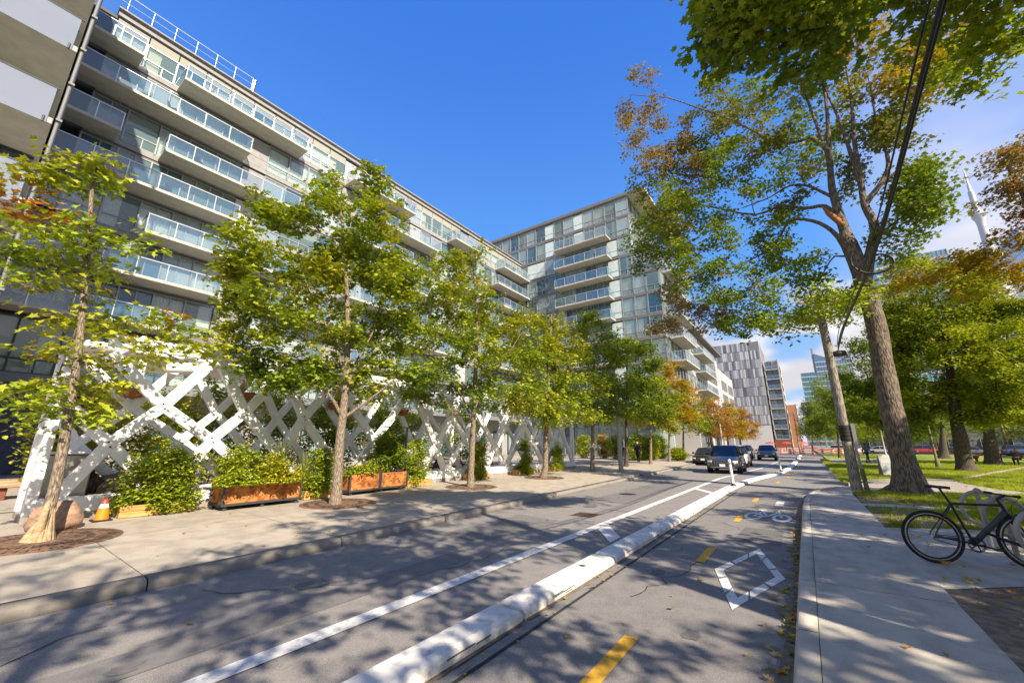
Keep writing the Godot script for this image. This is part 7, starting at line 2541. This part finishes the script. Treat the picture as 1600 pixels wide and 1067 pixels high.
# trunks, limbs and leaf masses of every tree: [x, y, z, half width, half height, sprays, colour]
var TREES := {
	"t0": {"base": Vector3(-10.30,0.20,-1.26), "trunk": [Vector3(-10.30,0.23,-1.26),Vector3(-10.30,1.03,-1.27),Vector3(-10.31,2.07,-1.21),Vector3(-10.32,3.19,-1.12),Vector3(-10.33,4.36,-0.98),Vector3(-10.35,5.34,-0.86),Vector3(-10.37,6.36,-0.71),Vector3(-10.37,6.88,-0.68)],
		"blobs": [[-10.34,7.01,-0.97,0.25,0.16,4,1],[-10.38,6.67,-0.63,0.37,0.28,8,0],[-10.41,6.71,-0.38,0.15,0.13,3,1],[-10.46,6.37,0.02,0.22,0.17,5,1],[-10.48,5.80,0.18,0.10,0.11,2,2],[-10.42,5.68,-0.28,0.36,0.12,4,2],[-10.43,5.01,-0.18,0.33,0.28,8,0],[-10.39,5.28,-0.53,0.36,0.30,8,0],[-10.34,4.98,-0.94,0.34,0.31,7,0],[-10.29,5.47,-1.33,0.43,0.21,6,0],[-10.36,4.55,-0.78,0.28,0.21,5,1],[-10.43,4.54,-0.20,0.25,0.20,5,0],[-10.27,4.13,-1.52,0.55,0.22,8,0],[-10.21,4.11,-1.99,0.35,0.18,4,0],[-10.33,3.87,-0.99,0.40,0.29,6,1],[-10.27,3.37,-1.49,0.72,0.26,13,1],[-10.16,3.55,-2.38,0.58,0.18,8,1],[-10.09,4.04,-2.94,0.29,0.17,3,0],[-10.36,2.49,-0.74,0.36,0.17,8,0],[-10.30,2.75,-1.28,0.32,0.28,6,1],[-10.27,2.31,-1.52,0.20,0.23,3,0],[-10.33,2.23,-1.04,0.22,0.13,3,0]]},
	"t1": {"base": Vector3(-10.30,0.20,-6.39), "trunk": [Vector3(-10.29,0.23,-6.41),Vector3(-10.32,1.62,-6.35),Vector3(-10.32,2.65,-6.35),Vector3(-10.33,3.36,-6.35),Vector3(-10.38,4.86,-6.27),Vector3(-10.49,6.63,-6.08),Vector3(-10.63,8.29,-5.86),Vector3(-10.85,9.77,-5.50)],
		"blobs": [[-10.83,9.32,-5.54,0.41,0.79,7,0],[-10.19,9.64,-6.56,0.45,0.71,6,0],[-10.58,8.31,-5.94,1.35,0.77,14,0],[-11.39,7.96,-4.64,0.76,0.62,8,0],[-11.73,6.81,-4.09,0.87,0.77,12,0],[-11.04,6.65,-5.19,1.12,1.01,18,0],[-10.14,7.17,-6.66,1.17,1.09,18,0],[-9.62,6.91,-7.49,0.61,0.88,8,0],[-11.79,5.46,-3.99,0.67,0.82,12,0],[-11.20,5.06,-4.95,1.14,0.93,18,0],[-10.33,5.26,-6.34,1.28,0.99,18,0],[-9.56,5.23,-7.59,0.79,1.04,12,0],[-11.52,3.92,-4.43,0.74,0.69,10,3],[-10.86,3.66,-5.49,0.97,0.72,12,3],[-9.98,3.59,-6.91,1.28,0.85,16,0],[-9.35,3.66,-7.92,0.78,0.79,10,3],[-10.83,6.12,-5.53,1.05,0.80,10,1],[-11.87,4.55,-3.86,0.36,0.52,5,1],[-11.24,3.26,-4.88,0.60,0.38,5,3],[-10.53,7.25,-6.02,1.12,1.06,14,0],[-10.96,4.00,-5.32,1.14,0.72,10,1],[-10.20,4.50,-6.55,1.09,0.97,12,0],[-9.69,6.03,-7.38,0.89,1.07,12,0],[-9.98,8.34,-6.90,0.81,0.91,8,1],[-11.64,7.85,-4.23,0.49,0.50,5,0],[-11.93,6.35,-3.76,0.45,0.56,6,1]]},
	"t2": {"base": Vector3(-10.30,0.20,-11.76), "trunk": [Vector3(-10.31,0.28,-11.75),Vector3(-10.28,1.82,-11.78),Vector3(-10.26,3.51,-11.80),Vector3(-10.23,5.05,-11.82),Vector3(-10.24,6.66,-11.82),Vector3(-10.33,8.35,-11.74),Vector3(-10.49,9.52,-11.59)],
		"blobs": [[-11.19,9.03,-10.98,0.94,0.83,8,0],[-10.38,8.93,-11.69,0.95,0.89,8,1],[-11.34,7.44,-10.85,1.31,1.28,14,0],[-10.05,7.22,-11.98,1.47,1.29,16,0],[-8.94,6.71,-12.95,1.08,1.13,10,1],[-11.84,5.52,-10.41,1.26,1.20,14,0],[-10.69,5.03,-11.42,1.53,1.33,18,0],[-9.34,4.81,-12.60,1.56,1.34,18,0],[-8.36,4.57,-13.46,0.79,1.06,8,0],[-11.40,3.74,-10.80,1.24,1.01,12,3],[-9.90,3.52,-12.11,1.39,0.76,10,3],[-8.76,3.54,-13.11,0.90,0.64,6,0],[-12.14,3.98,-10.15,0.73,0.76,6,3],[-10.32,6.11,-11.74,1.57,1.38,14,0],[-10.75,7.47,-11.37,1.33,1.14,10,1],[-12.28,6.84,-10.03,0.89,0.97,8,0]]},
	"t3": {"base": Vector3(-10.30,0.20,-16.93), "trunk": [Vector3(-10.22,0.27,-16.98),Vector3(-10.17,1.85,-17.01),Vector3(-10.09,3.37,-17.06),Vector3(-9.97,5.28,-17.13),Vector3(-9.88,6.95,-17.19),Vector3(-9.79,8.33,-17.24)],
		"blobs": [[-9.86,7.63,-17.19,1.15,1.05,9,1],[-10.73,6.46,-16.67,1.14,1.20,9,0],[-9.20,6.26,-17.60,1.28,1.18,11,1],[-10.19,4.96,-17.00,1.59,1.15,14,0],[-8.71,4.62,-17.90,1.25,0.97,9,0],[-10.75,3.69,-16.65,1.42,0.70,10,1],[-9.15,3.37,-17.63,1.39,0.69,10,0],[-10.22,3.37,-16.98,1.25,0.79,8,0]]},
	"t4": {"base": Vector3(-10.30,0.20,-22.50), "trunk": [Vector3(-10.33,0.19,-22.49),Vector3(-10.25,1.88,-22.52),Vector3(-10.13,3.76,-22.58),Vector3(-9.99,6.10,-22.64),Vector3(-9.87,8.56,-22.70)],
		"blobs": [[-10.33,9.01,-22.49,1.11,1.20,8,0],[-9.46,8.12,-22.88,1.36,1.34,9,0],[-10.77,6.94,-22.28,1.56,1.24,10,0],[-9.22,6.07,-23.00,1.51,1.41,11,0],[-10.50,4.93,-22.41,1.90,1.19,13,3],[-8.79,4.49,-23.19,1.29,1.16,9,3],[-10.04,3.56,-22.62,1.86,0.77,10,3]]},
	"t5": {"base": Vector3(-10.70,0.20,-29.00), "trunk": [Vector3(-10.68,0.19,-29.01),Vector3(-10.56,1.92,-29.05),Vector3(-10.41,4.22,-29.11),Vector3(-10.21,6.60,-29.18),Vector3(-10.07,8.82,-29.23)],
		"blobs": [[-10.30,8.59,-29.15,1.31,1.27,8,3],[-9.05,7.76,-29.61,1.45,1.38,9,3],[-10.03,6.11,-29.25,2.03,1.36,12,3],[-8.58,5.57,-29.78,1.54,1.33,9,3],[-9.52,4.20,-29.43,2.20,1.03,12,3],[-11.26,3.77,-28.79,1.37,0.85,6,3]]},
	"t6": {"base": Vector3(-10.40,0.20,-33.80), "trunk": [Vector3(-10.41,0.15,-33.80),Vector3(-10.27,1.95,-33.84),Vector3(-10.11,4.01,-33.89),Vector3(-9.89,6.67,-33.96)],
		"blobs": [[-9.99,6.67,-33.93,1.26,1.20,7,0],[-9.12,5.56,-34.20,1.38,1.33,8,0],[-10.44,4.02,-33.79,1.49,1.05,8,1],[-9.04,3.73,-34.22,1.21,1.04,7,1]]},
	"t7": {"base": Vector3(-10.45,0.20,-39.60), "trunk": [Vector3(-10.48,0.16,-39.59),Vector3(-10.31,1.99,-39.64),Vector3(-10.10,4.34,-39.69),Vector3(-9.83,7.36,-39.76)],
		"blobs": [[-9.83,7.99,-39.76,1.25,1.38,7,5],[-9.15,6.41,-39.94,1.44,1.53,9,5],[-10.38,4.94,-39.62,1.46,1.33,8,5],[-9.08,4.31,-39.96,1.31,1.31,8,5]]},
	"t8": {"base": Vector3(-10.50,0.20,-45.10), "trunk": [Vector3(-10.51,0.17,-45.10),Vector3(-10.33,2.02,-45.14),Vector3(-10.11,4.31,-45.19),Vector3(-9.88,6.66,-45.24)],
		"blobs": [[-9.45,6.64,-45.34,1.23,1.22,6,5],[-8.69,5.27,-45.52,1.32,1.33,7,3],[-9.72,3.97,-45.28,1.46,1.06,7,0],[-8.27,3.62,-45.62,0.95,0.91,4,3]]},
	"big": {"base": Vector3(2.66,0.14,-19.40), "trunk": [Vector3(2.64,0.09,-19.40),Vector3(2.65,1.17,-19.40),Vector3(2.66,2.68,-19.40),Vector3(2.70,4.28,-19.39),Vector3(2.79,6.20,-19.38),Vector3(2.72,7.50,-19.39),Vector3(2.66,8.72,-19.40),Vector3(2.47,9.91,-19.43)],
		"blobs": [[-5.17,21.30,-20.47,1.78,0.98,5,4],[-6.51,23.22,-20.66,1.27,0.48,2,4],[-4.96,19.10,-20.45,1.26,1.20,6,4],[-3.56,18.23,-20.25,1.33,1.21,7,4],[-4.24,16.74,-20.35,0.96,1.12,6,4],[-2.97,15.65,-20.17,1.19,1.32,10,4],[-1.76,16.53,-20.01,1.44,1.48,9,3],[-5.79,13.99,-20.56,1.09,0.87,6,3],[-4.37,13.58,-20.36,1.57,1.13,11,3],[-2.83,12.55,-20.15,1.39,1.23,12,3],[-5.42,11.87,-20.51,0.91,1.20,7,3],[-2.17,10.54,-20.06,1.40,0.98,9,3],[-1.00,13.17,-19.90,1.51,1.34,10,3],[0.31,14.95,-19.72,1.33,1.33,9,7],[-0.58,10.31,-19.84,1.24,1.08,8,3],[-2.09,8.86,-20.05,1.33,0.95,9,3],[-0.90,7.91,-19.89,0.97,0.83,8,3],[-4.12,9.44,-20.33,1.10,1.20,9,4],[-3.21,7.85,-20.21,1.00,0.70,7,4],[-4.66,7.34,-20.40,0.64,0.46,4,4],[-1.78,7.06,-20.01,0.64,0.36,4,3],[0.79,9.81,-19.66,1.00,1.01,7,3],[1.40,12.35,-19.57,1.14,1.20,3,7],[1.38,17.13,-19.58,1.34,1.34,6,3],[2.73,15.17,-19.39,1.35,1.53,5,3],[4.21,15.45,-19.19,1.13,1.45,10,7],[5.14,15.39,-19.06,0.77,1.11,7,5],[2.91,17.79,-19.37,1.47,1.28,8,7],[3.97,17.63,-19.22,1.14,1.07,8,5],[4.71,12.97,-19.12,0.72,0.93,4,7],[4.07,11.89,-19.21,0.55,0.80,2,3],[5.19,11.84,-19.05,0.50,0.63,4,3],[5.15,10.78,-19.06,0.48,0.39,4,3],[4.48,9.77,-19.15,0.73,0.62,5,3],[3.83,8.97,-19.24,0.67,0.55,4,3],[4.97,9.81,-19.08,0.47,0.53,5,3],[-0.36,6.61,-19.81,0.68,0.45,6,3],[0.64,7.24,-19.68,0.84,0.60,7,0],[1.79,6.69,-19.52,0.85,0.67,8,0],[2.33,7.61,-19.45,0.65,0.51,5,0],[-1.50,18.76,-19.97,1.36,1.53,7,7],[-0.15,19.82,-19.79,1.30,1.50,6,3],[1.01,8.27,-19.63,0.64,0.55,4,3],[0.15,11.96,-19.74,0.99,0.93,5,3],[5.80,16.12,-18.97,0.94,1.10,8,5],[6.80,16.18,-18.83,0.70,0.78,6,5],[6.18,14.60,-18.92,0.69,0.78,5,0],[-3.68,13.67,-20.27,1.02,1.11,6,7],[-3.29,11.29,-20.22,1.24,0.87,7,7],[-4.91,15.43,-20.44,0.96,0.99,5,7],[1.41,13.97,-19.57,1.08,1.25,6,3],[2.97,12.78,-19.36,0.73,1.14,5,7],[3.06,17.32,-19.34,1.43,1.26,7,3],[-0.39,17.99,-19.82,1.54,1.45,6,7],[-2.65,17.06,-20.13,1.38,1.15,6,7],[4.59,11.33,-19.14,0.69,0.77,6,3],[4.48,13.71,-19.15,0.76,1.09,6,7]]},
	"pA": {"base": Vector3(7.75,0.14,-36.70), "trunk": [Vector3(7.71,0.08,-36.71),Vector3(7.82,1.89,-36.69),Vector3(7.89,3.25,-36.67),Vector3(8.11,5.43,-36.62),Vector3(8.34,7.89,-36.57),Vector3(8.67,10.42,-36.51)],
		"blobs": [[7.98,10.61,-36.65,1.69,1.96,14,0],[9.84,10.11,-36.26,1.52,1.85,14,0],[11.08,9.37,-36.00,1.17,1.56,9,0],[6.65,8.21,-36.93,1.48,1.75,10,0],[8.27,7.48,-36.59,1.84,1.86,16,0],[10.21,6.75,-36.18,1.40,1.74,14,0],[6.20,5.64,-37.03,1.46,1.49,9,0],[8.01,4.63,-36.64,1.80,1.27,14,0],[9.96,4.27,-36.23,1.16,1.31,11,0],[6.45,3.72,-36.97,1.14,0.82,6,3],[9.03,3.19,-36.43,0.97,0.60,5,0],[6.05,8.32,-37.06,1.23,1.78,9,0],[9.80,12.76,-36.27,1.59,1.28,9,0],[7.52,13.08,-36.75,1.23,1.36,7,1],[7.29,6.79,-36.80,1.40,1.68,9,0],[9.78,8.44,-36.27,1.24,1.60,9,0],[10.83,6.26,-36.05,0.91,1.88,9,0],[11.42,8.09,-35.92,0.90,1.52,10,0],[9.50,5.67,-36.33,1.44,1.55,10,0],[6.36,10.10,-36.99,0.94,1.81,8,0],[8.88,10.81,-36.46,1.62,1.70,10,0]]},
	"pB": {"base": Vector3(12.00,0.14,-49.30), "trunk": [Vector3(11.94,0.12,-49.31),Vector3(12.13,1.95,-49.27),Vector3(12.45,4.48,-49.19),Vector3(12.94,7.58,-49.07)],
		"blobs": [[12.48,8.74,-49.18,1.69,1.88,10,0],[14.41,8.41,-48.71,1.54,1.79,10,0],[12.74,6.54,-49.12,1.95,1.82,12,0],[14.53,5.83,-48.69,1.20,1.73,9,0],[13.00,4.44,-49.06,1.88,1.11,10,1],[14.14,3.87,-48.78,0.91,0.98,5,1]]},
	"pC": {"base": Vector3(13.20,0.14,-70.00), "trunk": [Vector3(13.16,0.08,-70.01),Vector3(13.43,2.07,-69.96),Vector3(13.88,5.07,-69.87)],
		"blobs": [[13.13,7.44,-70.01,2.13,1.95,8,0],[15.08,6.51,-69.65,2.00,1.88,8,0],[12.10,4.77,-70.21,1.90,1.24,6,3],[14.66,4.28,-69.72,1.75,1.04,6,0]]},
	"pE": {"base": Vector3(5.60,0.14,-52.00), "trunk": [Vector3(6.32,0.15,-51.92),Vector3(6.51,1.99,-51.90),Vector3(6.94,4.93,-51.86),Vector3(7.48,8.56,-51.80)],
		"blobs": [[6.89,9.90,-51.86,1.79,2.21,10,3],[5.30,7.54,-52.03,1.63,1.90,9,3],[7.36,7.33,-51.81,1.73,2.13,9,3],[4.65,5.06,-52.10,1.63,1.74,9,3],[6.61,4.35,-51.89,1.94,1.49,10,3],[3.89,6.38,-52.18,0.98,1.28,5,3],[8.87,10.87,-51.65,1.28,2.16,7,0],[8.02,3.70,-51.74,1.64,1.16,7,3],[9.10,14.69,-51.62,1.32,2.56,7,1]]},
	"ps": {"base": Vector3(3.28,0.14,-67.00), "trunk": [Vector3(3.24,0.13,-67.00),Vector3(3.43,1.70,-66.99),Vector3(3.63,3.69,-66.98),Vector3(3.76,6.13,-66.98)],
		"blobs": [[3.57,6.97,-66.99,1.61,2.07,10,3],[1.64,5.40,-67.08,1.86,2.09,11,3],[3.76,4.09,-66.98,1.88,1.62,9,3],[1.04,3.75,-67.11,1.68,1.33,8,3],[2.26,2.91,-67.05,1.94,0.81,5,0]]},
	"pt": {"base": Vector3(1.80,0.14,-90.00), "trunk": [Vector3(0.78,0.39,-90.02),Vector3(1.06,2.25,-90.01),Vector3(1.57,5.57,-90.00)],
		"blobs": [[0.92,6.15,-90.02,1.47,1.81,8,3],[2.74,7.21,-89.98,1.43,2.02,8,3],[0.95,3.91,-90.02,1.81,1.11,6,3]]},
	"po": {"base": Vector3(10.50,0.14,-25.00), "trunk": [],
		"blobs": [[8.26,9.90,-25.94,1.07,1.02,12,5],[7.37,9.98,-26.31,0.98,0.85,9,5],[8.99,11.10,-25.64,0.53,0.72,5,2],[9.40,12.44,-25.46,0.71,0.72,6,4],[8.56,12.98,-25.81,0.88,0.48,5,4],[9.18,13.91,-25.56,0.77,0.48,5,4],[8.81,8.44,-25.71,0.65,0.82,6,5],[6.34,9.75,-26.75,0.86,0.70,6,5],[7.50,8.65,-26.26,0.93,0.65,6,1],[9.59,14.28,-25.38,0.57,0.47,4,4]]},
}
var BIG_LIMBS := [
	[Vector3(2.66,8.72,-19.40),Vector3(2.50,10.47,-19.42),Vector3(2.46,12.13,-19.43),Vector3(2.68,14.05,-19.40),Vector3(2.92,16.39,-19.36),Vector3(3.07,19.11,-19.34)],
	[Vector3(2.76,7.75,-19.39),Vector3(3.38,9.68,-19.30),Vector3(3.28,10.85,-19.31),Vector3(3.34,11.98,-19.31),Vector3(3.44,13.75,-19.29),Vector3(3.68,15.83,-19.26),Vector3(3.79,17.78,-19.25)],
	[Vector3(2.63,13.76,-19.40),Vector3(2.20,14.67,-19.46),Vector3(1.54,14.84,-19.55),Vector3(0.76,15.45,-19.66),Vector3(-0.00,16.59,-19.77),Vector3(-0.98,17.93,-19.90),Vector3(-2.08,19.25,-20.05),Vector3(-3.64,21.05,-20.26),Vector3(-5.68,22.72,-20.54)],
	[Vector3(2.58,10.58,-19.41),Vector3(2.12,11.32,-19.47),Vector3(1.50,11.51,-19.56),Vector3(0.65,12.00,-19.68),Vector3(-0.35,12.01,-19.81),Vector3(-1.87,13.04,-20.02),Vector3(-3.15,14.00,-20.20),Vector3(-4.56,15.26,-20.39)],
	[Vector3(2.48,11.51,-19.42),Vector3(1.85,12.37,-19.51),Vector3(1.12,12.81,-19.61),Vector3(0.24,12.58,-19.73),Vector3(-0.81,12.56,-19.88)],
	[Vector3(2.58,9.16,-19.41),Vector3(2.15,10.18,-19.47),Vector3(1.62,10.85,-19.54),Vector3(0.88,11.16,-19.64),Vector3(0.31,10.45,-19.72),Vector3(-0.50,9.96,-19.83),Vector3(-1.71,9.72,-20.00),Vector3(-3.18,9.51,-20.20)],
	[Vector3(3.28,10.85,-19.31),Vector3(3.81,11.45,-19.24),Vector3(4.16,12.07,-19.19),Vector3(4.24,12.96,-19.18),Vector3(4.19,14.20,-19.19),Vector3(4.31,16.02,-19.17)],
	[Vector3(3.32,11.85,-19.31),Vector3(3.23,13.72,-19.32),Vector3(3.11,15.57,-19.34),Vector3(2.91,17.08,-19.37)],
	[Vector3(2.59,12.99,-19.41),Vector3(2.42,15.37,-19.43),Vector3(2.25,17.23,-19.46),Vector3(2.07,18.46,-19.48)],
	[Vector3(3.81,11.45,-19.24),Vector3(4.32,11.76,-19.17),Vector3(5.01,11.80,-19.08),Vector3(5.52,11.92,-19.01)],
	[Vector3(3.41,9.40,-19.30),Vector3(3.88,9.75,-19.23),Vector3(4.44,10.04,-19.16),Vector3(5.02,10.05,-19.08)],
	[Vector3(2.54,8.90,-19.42),Vector3(2.07,9.06,-19.48),Vector3(1.56,8.39,-19.55),Vector3(0.99,7.43,-19.63)],
]
var SIDE_LIMBS := [
	[Vector3(-10.31,2.39,-6.37),Vector3(-10.46,2.85,-6.14),Vector3(-10.67,3.33,-5.79),Vector3(-10.95,3.82,-5.34),Vector3(-11.30,4.21,-4.78)],
	[Vector3(-10.30,2.44,-6.40),Vector3(-10.16,2.66,-6.62),Vector3(-9.95,3.00,-6.96),Vector3(-9.69,3.47,-7.38),Vector3(-9.41,4.05,-7.82)],
	[Vector3(-10.32,3.18,-6.36),Vector3(-10.18,4.12,-6.58),Vector3(-9.96,5.34,-6.94),Vector3(-9.92,6.82,-7.00)],
	[Vector3(-10.33,3.55,-6.35),Vector3(-10.57,4.63,-5.95),Vector3(-10.90,5.70,-5.43),Vector3(-11.13,6.62,-5.06)],
]
var SIDE_LIMBS_B := [
	[Vector3(-10.28,2.53,-11.78),Vector3(-10.61,3.51,-11.49),Vector3(-11.15,4.51,-11.02),Vector3(-11.74,5.26,-10.50)],
	[Vector3(-10.25,3.02,-11.80),Vector3(-9.91,4.02,-12.10),Vector3(-9.34,5.07,-12.60),Vector3(-8.85,6.16,-13.03)],
	[Vector3(-10.25,5.05,-11.81),Vector3(-10.62,6.37,-11.48),Vector3(-11.05,7.74,-11.10)],
]
